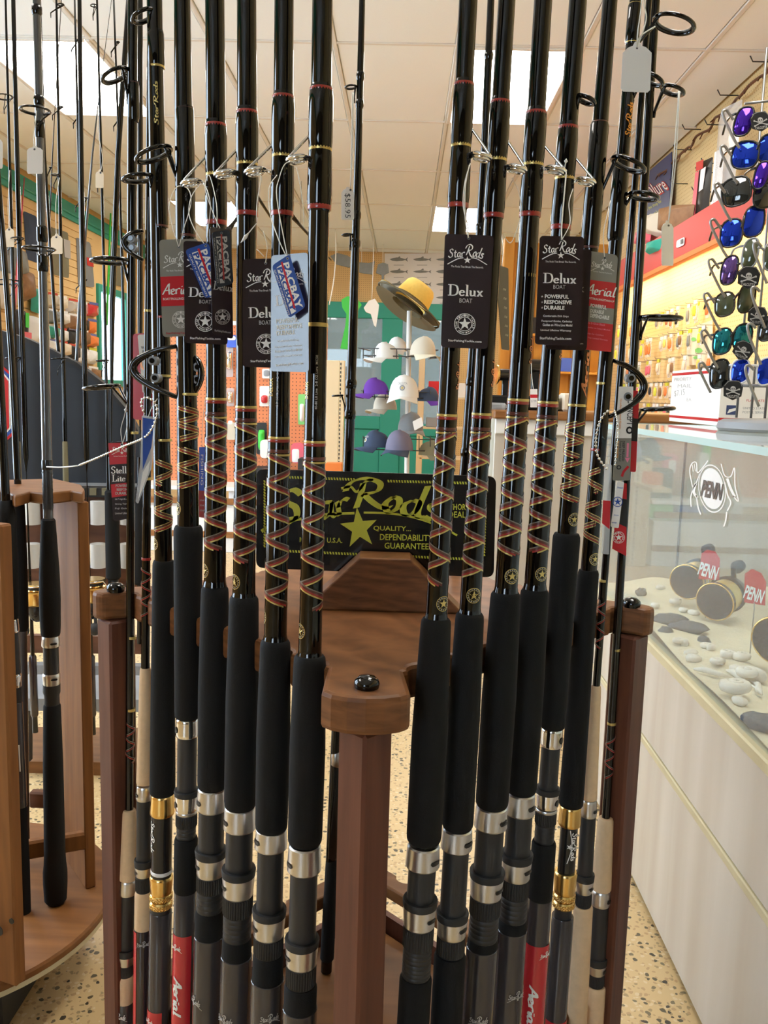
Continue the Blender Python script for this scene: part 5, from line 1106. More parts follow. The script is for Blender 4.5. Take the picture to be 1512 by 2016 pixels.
A.part('butt_grip', [(1386, 30), (1390, 33), (1500, 38), (1680, 40), (1700, 42), (1715, 46), (1735, 46), (A.yfoot-8, 42), (A.yfoot, 30)], 'eva', 24)
B = Rod('fishing_rod', 'black gripped rod partly hidden by the front board of the oak rack', [(600, -6), (990, 8), (1100, 18), (1230, 22), (1400, 32), (1740, 44)], 1.40, zfoot=ZD)
B.tip([(0, 10), (600, 15), (990, 18)], 4, -1200, 'blank_black'); B.part('foregrip', [(985, 22), (990, 26), (1010, 34), (1100, 36), (1210, 30), (1218, 26)], 'eva', 22); hood(B, 1218, 1244, 27, 29, 'chrome', 1232, 60, 7, 8, True); B.part('reel_seat', [(1243, 25), (1326, 26)], 'seat', 18); hood(B, 1326, 1352, 30, 28, 'chrome', 1336, 60, 7, 7, True)
B.part('lock_nut', [(1352, 28), (1378, 29), (1384, 27)], 'rubber', 18); B.part('plastic_sleeve', [(1382, 28), (1384, 29), (1585, 30), (1587, 29)], 'sleeve', 18)
lb = MB(); f = B.decal(1488, 70, 30); put2d(lb, ([(-.5, -.5), (.5, -.5), (.5, .5), (-.5, .5)], [(0, 3, 2, 1)]), f, 'white_print', 0, 0, 13, 52)
for k in range(9): put2d(lb, ([(-.5, -.5), (.5, -.5), (.5, .5), (-.5, .5)], [(0, 3, 2, 1)]), B.decal(1488, 70, 30, .0003), 'black_print', 0, -16+3.2*k, 8, (1.2, 2, .8)[k % 3])
lb.build('barcode_label', B.root); B.part('butt_grip', [(1585, 28), (1700, 29), (B.yfoot, 26)], 'eva', 18)
D = Rod('fishing_rod', 'second black gripped rod deeper inside the oak rack', [(700, 22), (1000, 40), (1230, 43), (1400, 46), (1700, 50)], 1.55, zfoot=ZD)
D.tip([(0, 8), (700, 12), (985, 14)], 4, -1000, 'blank_black'); D.part('foregrip', [(960, 16), (975, 22), (1100, 25), (1235, 24), (1242, 18)], 'eva', 18); D.part('plastic_sleeve', [(1240, 17), (1690, 19)], 'sleeve', 16)
# ================================================================== REEL AND ROD STAND BEHIND, LEFT
YD = 2.2
st = thing('display_stand', 'rod display stand with a curved navy board and white holders, left background', 'stand', ay(130, 1525, YD))
fn, n = plane_fn((0, YD+.02, 1), (0, -1, 0))
def plate(par, name, poly, Y, th, m):
    fn, n = plane_fn((0, Y, 1), (0, -1, 0)); b = MB(); slab(b, poly, fn, n, th, m); return b.build(name, par)
plate(st, 'curved_board', [(-60, 640), (0, 655), (45, 668), (95, 690), (150, 718), (205, 760), (245, 806), (275, 860), (282, 955), (-60, 950)], YD+.03, .022, 'navy_board')
plate(st, 'board_edge', [(-60, 634), (0, 650), (45, 663), (95, 685), (150, 713), (205, 755), (248, 804), (278, 860), (274, 862), (244, 808), (204, 763), (150, 721), (95, 693), (45, 671), (0, 658), (-60, 644)], YD+.026, .028, 'rubber')
plate(st, 'base_trim', [(-60, 948), (285, 953), (285, 958), (-60, 953)], YD+.02, .03, 'grey_plastic')
sh = bpy.data.objects; b = MB(); g = lift(*plane_fn((0, YD+.03, 1), (0, -1, 0)), .0015)
for i, (m_, k) in enumerate((('red_print', 0), ('blue_print', 5), ('white_print', 11), ('red_print', 14))):
    q = [(-20, 716+k*1.3), (2, 720+k), (28-k, 742+k*.6), (30-k, 850-k*.6), (4, 874-k*1.3), (-20, 878-k*1.4)]; put2d(b, ([(p[0], -p[1]) for p in q], [tuple(range(6))]), lift(fn, n, -.0085+.0007*i), m_)
b.build('shield_print', st)
plate(st, 'holder_rail', [(-60, 958), (285, 962), (285, 980), (-60, 976)], YD, .05, 'rubber')
for x in range(-40, 280, 24): plate(st, 'rail_pad', [(x, 961), (x+13, 961), (x+13, 975), (x, 975)], YD-.004, .01, 'olive_cloth')
plate(st, 'cross_board', [(-60, 976), (290, 980), (290, 1040), (-60, 1036)], YD+.04, .02, 'brown_board'); plate(st, 'cross_board', [(-60, 1028), (290, 1032), (290, 1074), (-60, 1070)], YD+.035, .02, 'brown_board'); plate(st, 'cross_board', [(-60, 1112), (290, 1116), (290, 1165), (-60, 1161)], YD+.04, .02, 'brown_board')
plate(st, 'cross_board', [(-60, 1250), (290, 1254), (290, 1288), (-60, 1284)], YD+.06, .02, 'brown_board')
for x in (10, 50, 120, 180, 238):
    for y0, y1 in ((986, 1032), (1070, 1117)):
        p0, p1 = ay(x+14, y1, YD), ay(x+14, y0, YD); r = 15/FPX*zc(p0)
        MB().lathe([(0, r*.9), (0, r), ((p1-p0).length, r), ((p1-p0).length, r*.86)], 'plastic_white', 16, Matrix.Translation((p0.x, YD+.0, p0.z))).build('rod_holder', st)
plate(st, 'low_bar', [(-60, 1308), (290, 1312), (290, 1330), (-60, 1326)], YD+.02, .03, 'grey_plastic'); plate(st, 'foot_shelf', [(-60, 1374), (290, 1378), (290, 1402), (-60, 1398)], YD, .22, 'grey_plastic')
plate(st, 'plinth', [(-60, 1498), (290, 1502), (290, 1530), (-60, 1526)], YD+.05, .25, 'oak_flat')
for x in (46, 272): plate(st, 'stand_leg', [(x, 1398), (x+12, 1398), (x+12, 1500), (x, 1500)], YD+.01, .02, 'rubber')
# thin rods on the stand
def srod(label, knots, Y, w0, w1, rings_=(), m='blank_black', zfoot=.45, ytop=-900, side=200, butt=None, group=None):
    return thin_rod(label, knots, Y, lin((0, w0), (1000, w1), (1600, w1)), rings_, butt, m, ytop, zfoot, 'display_rod', (), group, 1.5, side)
s1 = srod('thin dark rod at far left with a wide ring guide', [(0, 11), (500, 24), (960, 38)], YD-.06, 4, 9, ((190, 10, 16), (555, 22, 28), (705, 6, 14), (470, -14, 12)), zfoot=.55, butt=[('diamond_butt', 868, 956, 10, 11, 'olive_cloth')])
s2 = srod('thin dark rod just right of the shiny grey rod', [(0, 79), (500, 99), (690, 114)], YD+.12, 4, 8, ((206, 6, 4),), zfoot=.7)
s3 = srod('thin dark rod with a diamond-patterned butt before the navy board', [(0, 111), (500, 120), (960, 130)], YD-.06, 4, 9, ((8, -8, 6), (210, -4, 5), (345, 8, 8), (706, 8, 15)), zfoot=.55, butt=[('diamond_butt', 868, 956, 10, 11, 'olive_cloth')], side=160)
s4 = srod('fourth thin rod from the left, crossing the big ceiling light', [(0, 147), (500, 160), (725, 167)], YD+.12, 3.5, 8, ((80, -6, 3), (225, -6, 3), (390, -6, 3)), zfoot=.7)
s5 = srod('thin rod crossing the big ceiling light, with a cream price tag', [(0, 191), (500, 204), (955, 213)], YD-.05, 4, 7, ((10, 8, 6), (350, 4, 5), (710, 8, 12)), zfoot=.55)
s6 = srod('thin rod nearest the left rods, beside the window', [(0, 224), (500, 240), (800, 247)], YD+.1, 3.5, 7, ((84, -6, 3), (230, -6, 4), (350, -6, 4)), zfoot=.7)
s7 = srod('pale thin rod leaning the other way at left', [(180, 196), (500, 164), (725, 149)], YD+.14, 1.5, 9, ((390, 6, 3), (550, -8, 5)), 'blank_grey', zfoot=.7, ytop=170)
s8 = srod('very thin rod leaning beside the thin rod with the cream price tag, upper left', [(235, 107), (520, 94), (700, 88)], YD+.16, 1.5, 4, ((330, 4, 2),), zfoot=.7, ytop=225)
D1 = srod('mottled thin rod carrying the right gold reel', [(940, 171), (1120, 175), (1400, 182)], YD-.05, 8, 11, (), zfoot=.16, ytop=930, butt=[('butt_grip', 1290, 1410, 15, 15, 'plum_print')])
D4 = srod('mottled thin rod carrying the left gold reel', [(940, 52), (1120, 58), (1400, 68)], YD-.05, 8, 11, (), zfoot=.16, ytop=930, butt=[('butt_grip', 1290, 1410, 15, 15, 'plum_print')])
D2 = srod('thick black gripped rod on the stand, right of the gold reel', [(930, 219), (1000, 220), (1155, 224)], YD-.08, 10, 12, (), zfoot=.42, ytop=900, butt=[('foregrip', 965, 1140, 26, 29, 'eva'), ('reel_seat', 1140, 1160, 20, 20, 'seat')])
D3 = srod('thick black gripped rod behind the last left rod', [(930, 276), (1000, 276), (1155, 276)], YD-.08, 10, 12, (), zfoot=.42, ytop=900, butt=[('foregrip', 965, 1150, 24, 26, 'eva')])
def spinning_reel(label, u, v, Y, s, hand):
    """spool up, gold rim, body below, folding handle with a round knob"""
    P = ay(u, v, Y); t = thing('spinning_reel', label, 'fishing reel', P-Vector((0, 0, .07*s))); X = Matrix.Translation(P) @ Matrix.Scale(s, 4)
    b = MB(); b.lathe([(.018, .012), (.020, .030), (.024, .031), (.026, .028)], 'gold', 28, X); b.lathe([(.004, .030), (.007, .032), (.009, .024), (.018, .022)], 'gold', 28, X); b.build('spool', t)
    MB().lathe([(.009, .0235), (.018, .0235)], 'rubber', 24, X).build('line_fill', t)
    b = MB(); b.lathe([(-.030, .022), (-.026, .026), (-.004, .026), (.003, .028)], 'gold', 28, X); b.build('rotor', t)
    b = MB(); b.lathe([(-.070, .006), (-.062, .018), (-.045, .023), (-.030, .022)], 'seat_gloss', 24, X); b.box((-.024, .02, -.030), (-.010, .06, .014) if False else (.0, .06, -.016), 'seat_gloss', X, b=.002) ; b.ball((0, .004, -.052), (.02, .026, .022), 'seat_gloss', 14, 10, X); b.box((-.005, .005, -.05), (.005, .05, -.035), 'seat_gloss', X, b=.002); b.build('body', t)
    MB().tube([X @ Vector(p) for p in ((-.028, 0, -.012), (-.036, -.006, .012), (-.030, -.018, .024), (0, -.036, .022), (.030, -.016, .024), (.034, 0, .010), (.028, 0, -.012))], .0016*s, 'chrome', 6).build('bail_wire', t)
    b = MB(); b.tube(smooth_line([X @ Vector(p) for p in ((hand*.012, 0, -.052), (hand*.030, -.006, -.050), (hand*.036, -.012, -.066), (hand*.040, -.012, -.088))], 4), .004*s, 'gold' if hand < 0 else 'rubber', 8); h = b.build('handle', t)
    MB().ball((hand*.030, -.014, -.094), (.015, .012, .0155), 'rubber', 14, 10, X).build('knob', h)
spinning_reel('gold and black spinning reel left of the front rack corner', 183, 1160, YD-.10, 1.05, .25)
spinning_reel('gold and black spinning reel behind the oak rack rods', 72, 1168, YD-.10, 1.0, -1)
# ================================================================== GOODS ON THE LEFT WALL
def wallfn(X): return plane_fn((X, 7, 1), (1, 0, 0))
def wall_item(name, label, cat, quad, X, th, m, group=None, extra=None, rad=4):
    fn, n = wallfn(X); b = MB(); p = rounded(quad, rad); k = len(p)
    cu = sum(q[0] for q in p)/k; cv = sum(q[1] for q in p)/k
    f = [fn(u, v) for u, v in p]; c = fn(cu, cv); mid = [fn(cu+(u-cu)*.72, cv+(v-cv)*.72)+n*th*.8 for u, v in p]; c2 = c+n*th
    vs = f+mid+[c2]; fs = [tuple(range(k))]+[(i, (i+1) % k, k+(i+1) % k, k+i) for i in range(k)]+[(k+i, k+(i+1) % k, 2*k) for i in range(k)]
    nn = (f[1]-f[0]).cross(c-f[0])
    if nn.dot(n) < 0: fs = [tuple(reversed(q)) for q in fs]
    b.add(vs, fs, m, True); o = thing(name, label, cat, fn(cu, max(q[1] for q in quad)), group); b.build('body', o)
    if extra:
        for nm, q, mm, dd in extra: bb = MB(); slab(bb, q, lift(fn, n, dd), n, .002, mm); bb.build(nm, o)
    return o
for lab, q, m, pr in (('dark navy T-shirt folded flat on the yellow left wall', [(46, 415), (72, 426), (74, 518), (52, 510)], 'navy_cloth', None),
    ('olive T-shirt with a pale print on the yellow left wall', [(101, 447), (134, 458), (136, 548), (104, 540)], 'olive_cloth', [(118, 470), (131, 474), (132, 510), (120, 506)]),
    ('grey T-shirt with a red print on the yellow left wall', [(150, 467), (178, 478), (186, 566), (154, 562)], 'grey_cloth', [(164, 506), (177, 510), (178, 526), (165, 522)]),
    ('dull green T-shirt on the left wall beside the window', [(215, 480), (243, 492), (245, 565), (218, 560)], 'olive_cloth', None)):
    wall_item('t_shirt', lab, 'shirt', q, XL+.012, .03, m, None, [('print', pr, 'red_print' if 'red' in lab else 'dim_print', .034)] if pr else None)
random.seed(11)
BM = ['clear_film', 'brown_goods', 'white_cloth', 'rubber', 'tan_cloth', 'fish_grey', 'orange_plastic', 'cream_paper']
ROWN = ('top', 'second', 'third', 'fourth', 'lowest'); COLN = ('far left', 'left', 'middle', 'right', 'far right')
cl = {(0, 4): 'red_print', (1, 4): 'orange_plastic', (2, 4): 'orange_plastic', (3, 4): 'white_cloth', (1, 2): 'brown_goods', (1, 3): 'rubber', (2, 2): 'rubber', (2, 3): 'brown_goods', (0, 0): 'tan_cloth', (1, 0): 'fish_grey', (3, 2): 'rubber', (2, 0): 'teal'}
cn = {'red_print': 'red', 'orange_plastic': 'orange', 'white_cloth': 'white', 'brown_goods': 'brown', 'rubber': 'black', 'tan_cloth': 'tan', 'fish_grey': 'grey', 'teal': 'green', 'clear_film': 'clear', 'cream_paper': 'cream'}
for r in range(5):
    for c_ in range(5):
        x = 98+c_*20+random.uniform(-2, 2); y = 592+r*31+c_*5+random.uniform(-3, 3); m = cl.get((r, c_)) or random.choice(['clear_film', 'white_cloth', 'tan_cloth', 'brown_goods', 'cream_paper'])
        w_ = random.uniform(17, 21); h_ = random.uniform(25, 31)
        wall_item('lure_bag', f'{cn[m]} lure bag on the left wall, {ROWN[r]} row, {COLN[c_]} of its row', 'lure bag', [(x-w_/2, y-h_/2-2), (x+w_/2, y-h_/2+2), (x+w_/2, y+h_/2), (x-w_/2, y+h_/2-3)], XL+.02, random.uniform(.04, .1), m, 'bagged lures on the left wall', [('header', [(x-w_/2+1, y-h_/2-4), (x+w_/2-1, y-h_/2-1), (x+w_/2-1, y-h_/2+4), (x-w_/2+1, y-h_/2+1)], random.choice(['white_print', 'red_print', 'blue_print', 'yellow_print']), .03)], 3)
wall_item('lure_bag', 'green and black lure pack with a pink label, far left behind the thin rods', 'lure bag', [(30, 608), (50, 612), (49, 668), (30, 664)], XL+.05, .05, 'rubber', None, [('pink_label', [(32, 652), (48, 655), (48, 667), (32, 664)], 'pink_plastic', .06), ('lure', [(37, 615), (44, 616), (44, 645), (37, 644)], 'green_plastic', .056)])
wall_item('lure_bag', 'bundle of greenish streamers hanging left of the bagged lures', 'lure bag', [(62, 566), (80, 570), (84, 620), (60, 612)], XL+.04, .06, 'teal')
for i, (x, y, w_, h_, m, nm_) in enumerate(((20, 515, 44, 66, 'fish_grey', 'grey'), (8, 570, 30, 80, 'tan_cloth', 'tan'), (38, 560, 34, 70, 'brown_goods', 'brown'), (66, 650, 36, 60, 'white_cloth', 'white'))): wall_item('lure_bag', f'large {nm_} hanging bundle of lure skirts at the far left wall', 'lure bag', [(x-w_/2, y-h_/2), (x+w_*.3, y-h_/2+4), (x+w_/2, y+h_/2), (x-w_/2, y+h_/2-4)], XL+.04, .12, m, None, None, 12)
for lab, m, a, b_ in (('pink pole leaning on the left wall', 'pink_plastic', (48, 350), (22, 690)), ('green pole leaning on the left wall by the window', 'green_plastic', (222, 300), (210, 640))):
    P, Q = ax(*a, XL+.10), ax(*b_, XL+.25); MB().tube([P, P*.6+Q*.4, Q], [.004, .009, .012], m, 8).solo('net_pole', lab, 'pole', Q)
# ================================================================== GLASS COUNTER AT THE RIGHT
XC, YC0, YC1, ZT = .543, -.6, 2.42, 1.006; XB = 1.12
ct = thing('display_counter', 'white shop counter with a glass display case on top', 'counter', ((XC+XB)/2, .9, 0))
z1 = ax(1252, 1434, XC).z
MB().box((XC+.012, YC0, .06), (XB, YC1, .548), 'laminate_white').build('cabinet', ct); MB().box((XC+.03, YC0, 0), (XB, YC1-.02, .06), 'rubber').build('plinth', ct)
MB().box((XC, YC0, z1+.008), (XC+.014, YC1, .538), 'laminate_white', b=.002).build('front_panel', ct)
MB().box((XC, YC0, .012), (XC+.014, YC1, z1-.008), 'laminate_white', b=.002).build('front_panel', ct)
MB().box((XC-.004, YC0, z1-.008), (XC+.014, YC1, z1+.008), 'trim_gold', b=.002).build('trim_strip', ct); MB().box((XC-.006, YC0, .538), (XC+.02, YC1, .560), 'trim_gold', b=.003).build('trim_strip', ct)
MB().add([(XC+.006, YC0, .56), (XC+.006, YC1-.006, .56), (XC+.006, YC1-.006, ZT-.010), (XC+.006, YC0, ZT-.010)], [(0, 3, 2, 1)], 'case_glass').build('front_pane', ct)
MB().add([(XC, YC1-.006, .56), (XB, YC1-.006, .56), (XB, YC1-.006, ZT-.010), (XC, YC1-.006, ZT-.010)], [(0, 3, 2, 1)], 'case_glass').build('end_pane', ct)
MB().add([(XC-.006, YC0, ZT), (XB, YC0, ZT), (XB, YC1, ZT), (XC-.006, YC1, ZT)], [(0, 1, 2, 3)], 'case_glass').build('top_pane', ct)
MB().box((XC-.008, YC0, ZT-.012), (XC-.002, YC1, ZT+.0005), 'glass_edge').build('glass_edge', ct); MB().box((XC-.008, YC1-.004, ZT-.012), (XB, YC1+.002, ZT+.0005), 'glass_edge').build('glass_edge', ct)
MB().box((XB-.015, YC0, .55), (XB, YC1, ZT-.002), 'white_cloth').build('back_panel', ct)
for y in (1.45, YC1-.02): MB().box((XC+.004, y-.006, .56), (XC+.016, y+.006, ZT-.012), 'silver').build('corner_post', ct) if y > 2 else None
random.seed(5)
b = MB(); b.grid(lambda u, v: Vector((XC+.012+(XB-.03-XC-.012)*u, YC0+.02+(YC1-.04-YC0)*v, .566+.010*sin(9*u+5*v)*sin(14*v+2*u)+.004*sin(40*v+17*u))), 24, 90, 'sand'); o = b.build('sand_bed', ct); o['kind'] = 'stuff'
# emblem etched on the front pane
fn, n = plane_fn((XC+.0045, 1.5, .8), (-1, 0, 0)); s_ = 1
def fx(u, v): r = ray(u, v); return CAM+r*((XC+.0045-CAM.x)/r.x)
em = MB(); O = (1402, 962)
oval = [(O[0]+44/2*cos(2*pi*i/32)*1.05, -(O[1]+6*cos(2*pi*i/32))-40*sin(2*pi*i/32)) for i in range(32)]
put2d(em, (oval, [tuple(range(32))]), fx, 'white_print')
ring_ = [(O[0]+k*cos(2*pi*i/32)*1.05, -(O[1]+k*.27*cos(2*pi*i/32))-k*1.82*sin(2*pi*i/32)) for i in range(32) for k in (24.5, 26)]
put2d(em, (ring_, [(2*i, 2*i+1, (2*i+3) % 64, (2*i+2) % 64) for i in range(32)]), fx, 'white_print')
def fx2(u, v): p = fx(u, v); p.x -= .0012; return p
word(em, 'PENN', fx2, 'dim_ring', 1403, 965, 41, 33, radians(-12), .045)
for pts, w_ in (([(1362, 946), (1359, 926), (1364, 912), (1372, 911), (1374, 930), (1382, 924), (1395, 907)], 2), ([(1362, 946), (1366, 960), (1372, 950), (1379, 932)], 2), ([(1366, 960), (1361, 980), (1362, 998)], 2.2), ([(1372, 975), (1376, 1000), (1381, 1013)], 2.6), ([(1371, 952), (1367, 968), (1374, 980)], 5), ([(1421, 913), (1428, 936), (1440, 938), (1447, 921), (1448, 945)], 2), ([(1448, 945), (1449, 960), (1455, 987), (1444, 975)], 2.2), ([(1433, 942), (1440, 962), (1448, 978)], 5), ([(1428, 950), (1434, 975), (1440, 990), (1433, 1006)], 2.6), ([(1432, 1008), (1430, 1025), (1426, 1037)], 2.6), ([(1364, 915), (1366, 928)], 1.2), ([(1368, 913), (1370, 928)], 1.2)):
    put2d(em, line2d([(a, -b_) for a, b_ in pts], w_), fx2, 'white_print')
em.build('etched_emblem', ct)
def conv_reel(label, u, v, X, rpx, yaw, lid=None):
    """drum reel lying on its side plate: two end discs with bright rims, spool between, crank and knob"""
    P = ax(u, v, X); r = rpx*zc(P)/FPX; ax_ = Vector((-cos(radians(yaw)), -sin(radians(yaw)), -.12)).normalized(); q = Vector((0, 0, 1)).cross(ax_).normalized(); up = ax_.cross(q)
    X4 = frame_m(P, q, up, ax_); t = thing('drum_reel', label, 'fishing reel', (P.x, P.y, .572))
    MB().lathe([(-.085, r*.55), (-.08, r*.92), (-.066, r*.95), (-.064, r*.8), (-.014, r*.8), (-.012, r*.98), (-.002, r*.98)], 'grey_plastic' if False else 'seat_gloss', 32, X4).build('frame', t)
    MB().torus(r*.95, r*.045, 'gold', X4, 36, 8).build('rim_ring', t); MB().lathe([(-.002, r*.93), (.003, r*.9), (.004, r*.3)], 'seat', 32, X4).build('side_plate', t)
    MB().lathe([(-.060, r*.84), (-.018, r*.84)], 'gold_thread', 24, X4, caps=False).build('spool', t)
    b = MB(); b.box((-.006, -.004, -.10), (.006, r*1.3, -.092), 'seat_gloss', X4, b=.002); h = b.build('crank', t); MB().lathe([(-.135, .006), (-.13, .014), (-.112, .015), (-.10, .007)], 'rubber', 16, X4 @ Matrix.Translation((0, r*1.2, 0))).build('knob', h)
    return t
conv_reel('black drum reel farthest in the display case, behind the gold-rimmed one', 1352, 1146, .70, 36, 48)
conv_reel('black drum reel with a bright gold rim in the middle of the display case', 1407, 1185, .72, 39, 46)
conv_reel('black drum reel cut by the right edge in the display case', 1528, 1262, .70, 50, 46)
for lab, q, X_ in (('red and white maker card above the middle case reel', [(1375, 1140), (1381, 1090), (1392, 1082), (1408, 1086), (1417, 1100), (1415, 1142)], .70), ('red and white maker card above the right case reel', [(1465, 1186), (1466, 1130), (1480, 1120), (1498, 1128), (1508, 1146), (1506, 1192)], .68)):
    fn, n = plane_fn(ax(q[0][0], q[0][1], X_), (-.75, -.66, 0)); t = thing('price_card', lab, 'card', fn(sum(p[0] for p in q)/6, max(p[1] for p in q))); b = MB(); slab(b, q, fn, n, .001, 'red_print'); b.build('card', t)
    b = MB(); x0 = q[0][0]; word(b, 'PENN', lambda u, v: fn(u, v)+Vector((-.75, -.66, 0))*.001, 'white_print', x0+20, q[0][1]-16, 38, 26, radians(-18), .03); b.build('lettering', t)
    MB().tube([fn(x0+20, q[0][1]), fn(x0+20, q[0][1]+12), Vector((fn(x0+20, q[0][1]).x, fn(x0+20, q[0][1]).y, .572))], .0012, 'wire', 6).build('stem', t)
# shells and stones on the sand
def rockmesh(m, sx, sy, sz, rough, seed):
    rd = random.Random(seed); b = MB(); b.ball((0, 0, 0), (sx, sy, sz), m, 12, 8); b.v = [p*(1+rough*(rd.random()-.5)) for p in b.v]; return b
def snail(m, r):
    b = MB(); pts = []; rs = []
    for i in range(26):
        a = i*.52; k = (26-i)/26; pts.append((r*k*cos(a)*.9, r*k*sin(a)*.9, r*.5*k+r*1.1*(1-k))); rs.append(r*.5*k+.0006)
    b.tube(pts, rs, m, 8); return b
random.seed(3)
spots = [(1300, 1160, 'p'), (1262, 1170, 'r'), (1330, 1195, 's'), (1290, 1195, 'p'), (1345, 1205, 'p'), (1318, 1225, 'R'), (1355, 1240, 'R'), (1385, 1268, 'r'), (1330, 1275, 's'), (1390, 1285, 's'), (1360, 1290, 'p'), (1430, 1300, 's'), (1412, 1315, 's'), (1460, 1305, 's'), (1450, 1322, 'p'), (1395, 1330, 'c'), (1445, 1335, 'c'), (1473, 1345, 'S'), (1485, 1328, 'p'), (1495, 1362, 'c'), (1450, 1370, 'S'), (1435, 1385, 'p'), (1505, 1430, 'R'), (1275, 1215, 'p'), (1365, 1210, 'p'), (1300, 1250, 'r'), (1340, 1300, 'p')]
cnt = {}
for i, (u, v, k) in enumerate(spots):
    P = az(u, v, .570); P.x = max(P.x, XC+.035); s = random.uniform(.9, 1.2)
    if k in 'rR': b = rockmesh('rock', .034*s if k == 'R' else .016*s, .024*s if k == 'R' else .012*s, .012*s, .35, i); nm, cat, lab, g = 'stone', 'stone', 'dark rough stone lying on the sand in the display case', 'dark stones in the display case'
    elif k in 'sS': b = snail('shell', .013*s if k == 's' else .022); nm, cat, lab, g = 'sea_snail_shell', 'shell', 'pale coiled sea shell on the sand in the display case', 'coiled shells in the display case'
    elif k == 'c': b = MB(); b.tube([(-.03, 0, 0), (-.01, .003, .003), (.02, 0, .002), (.04, .008, 0)], [.002, .006, .005, .001], 'shell', 8); b.tube([(0, 0, 0), (.012, .012, .002)], [.004, .001], 'shell', 6); nm, cat, lab, g = 'coral_twig', 'coral', 'pale branching coral twig on the sand in the display case', 'coral twigs in the display case'
    else: b = rockmesh('shell', .014*s, .011*s, .007*s, .2, i); nm, cat, lab, g = 'clam_shell', 'shell', 'pale rounded shell on the sand in the display case', 'rounded shells in the display case'
    
    key = {'p': 'rounded pale shell', 'r': 'small dark stone', 'R': 'large dark stone', 's': 'small coiled shell', 'S': 'large coiled shell', 'c': 'branching coral twig'}[k]
    order = sorted([j for j, q in enumerate(spots) if q[2] == k], key=lambda j: -spots[j][1]); ORD = ('nearest', 'second nearest', 'third nearest', 'fourth nearest', 'fifth nearest', 'sixth nearest', 'seventh nearest', 'eighth nearest', 'ninth nearest', 'tenth nearest', 'eleventh nearest')
    lab = f'{key} on the display case sand, {ORD[order.index(i)]} of its kind'
    me = b.mesh(nm); o = bpy.data.objects.new(nm, me); o.location = (P.x, P.y, .575); o.rotation_euler = (0, 0, random.uniform(0, 6)); C.objects.link(o); tag(o, lab, cat, g)
# cartons on the glass top
def carton(lab, c, a, h, wd, deco):
    c, a = Vector(c), Vector(a); d = (a-c); d.z = 0; L = d.length; d.normalize(); q = Vector((-d.y, d.x, 0)); q = q if q.x > 0 else -q
    t = thing('mail_carton', lab, 'box', (c.x, c.y, c.z)); X = frame_m(c, d, q, Vector((0, 0, 1))); MB().box((0, 0, .0005), (L, wd, h), 'paper', X, b=.001).build('carton', t)
    b = MB(); f1_ = lambda u, v: c+d*(L*(1-u))-q*.0006+Vector((0, 0, h*(1-v))); f2_ = lambda u, v: c-d*.0006+q*(wd*u)+Vector((0, 0, h*(1-v))); deco(b, f1_, f2_); b.build('lettering', t); return t
RECT = ([(-.5, -.5), (.5, -.5), (.5, .5), (-.5, .5)], [(0, 1, 2, 3)])
def deco1(b, f, g):
    put2d(b, RECT, f, 'red_print', .5, .07, 1, .05); put2d(b, RECT, f, 'red_print', .5, .90, 1, .05); put2d(b, RECT, g, 'red_print', .5, .88, 1, .05)
    f_ = lambda u, v: f(u, v)+(f(u, v)-f(u, v)) ; word(b, 'PRIORITY', f, 'dim_print', .25, .17, .38, .07); word(b, 'MAIL', f, 'dim_print', .3, .30, .3, .07); word(b, '$7.15', f, 'dim_print', .2, .44, .24, .13, radians(8)); word(b, 'EA', f, 'dim_print', .42, .56, .1, .06)
    put2d(b, RECT, g, 'usps_blue', .22, .72, .2, .16); put2d(b, ([(-.5, -.5), (.5, 0), (.4, .3), (-.3, .1)], [(0, 1, 2, 3)]), lambda u, v: g(u, v)+Vector((-.0005, -.0003, 0)), 'white_print', .22, .72, .16, .12); word(b, 'UNITED STATES', g, 'grey_plastic', .60, .68, .4, .04); word(b, 'POSTAL SERVICE', g, 'grey_plastic', .60, .75, .4, .04); word(b, 'FLAT RATE', g, 'red_print', .6, .55, .3, .04)
c_, a_ = az(1413, 839, ZT), az(1317, 829, ZT)
hh = (ay(1413, 722, c_.y).z-ZT)
carton('white mail carton with red bands and a handwritten price, on the glass counter', c_, a_, hh, .16, deco1)
def deco2(b, f, g):
    for h_ in (f, g):
        put2d(b, RECT, h_, 'red_print', .2, .3, .10, .5); put2d(b, RECT, h_, 'red_print', .75, .3, .10, .5); put2d(b, RECT, h_, 'red_print', .5, .93, 1, .06)
        word(b, 'PRIORITY', h_, 'red_print', .36, .3, .5, .09, radians(90)); word(b, 'MAIL', h_, 'red_print', .48, .34, .3, .09, radians(90)); word(b, '42', h_, 'grey_plastic', .1, .35, .08, .1)
c2 = az(1490, 834, ZT); c2 = Vector((c_.x+.27, c_.y+.06, ZT)); carton('white mail carton with red sideways print, behind the sunglasses rack', c2, c2+Vector((-.14*.7, .14*.4, 0)), hh*.62, .3, deco2)
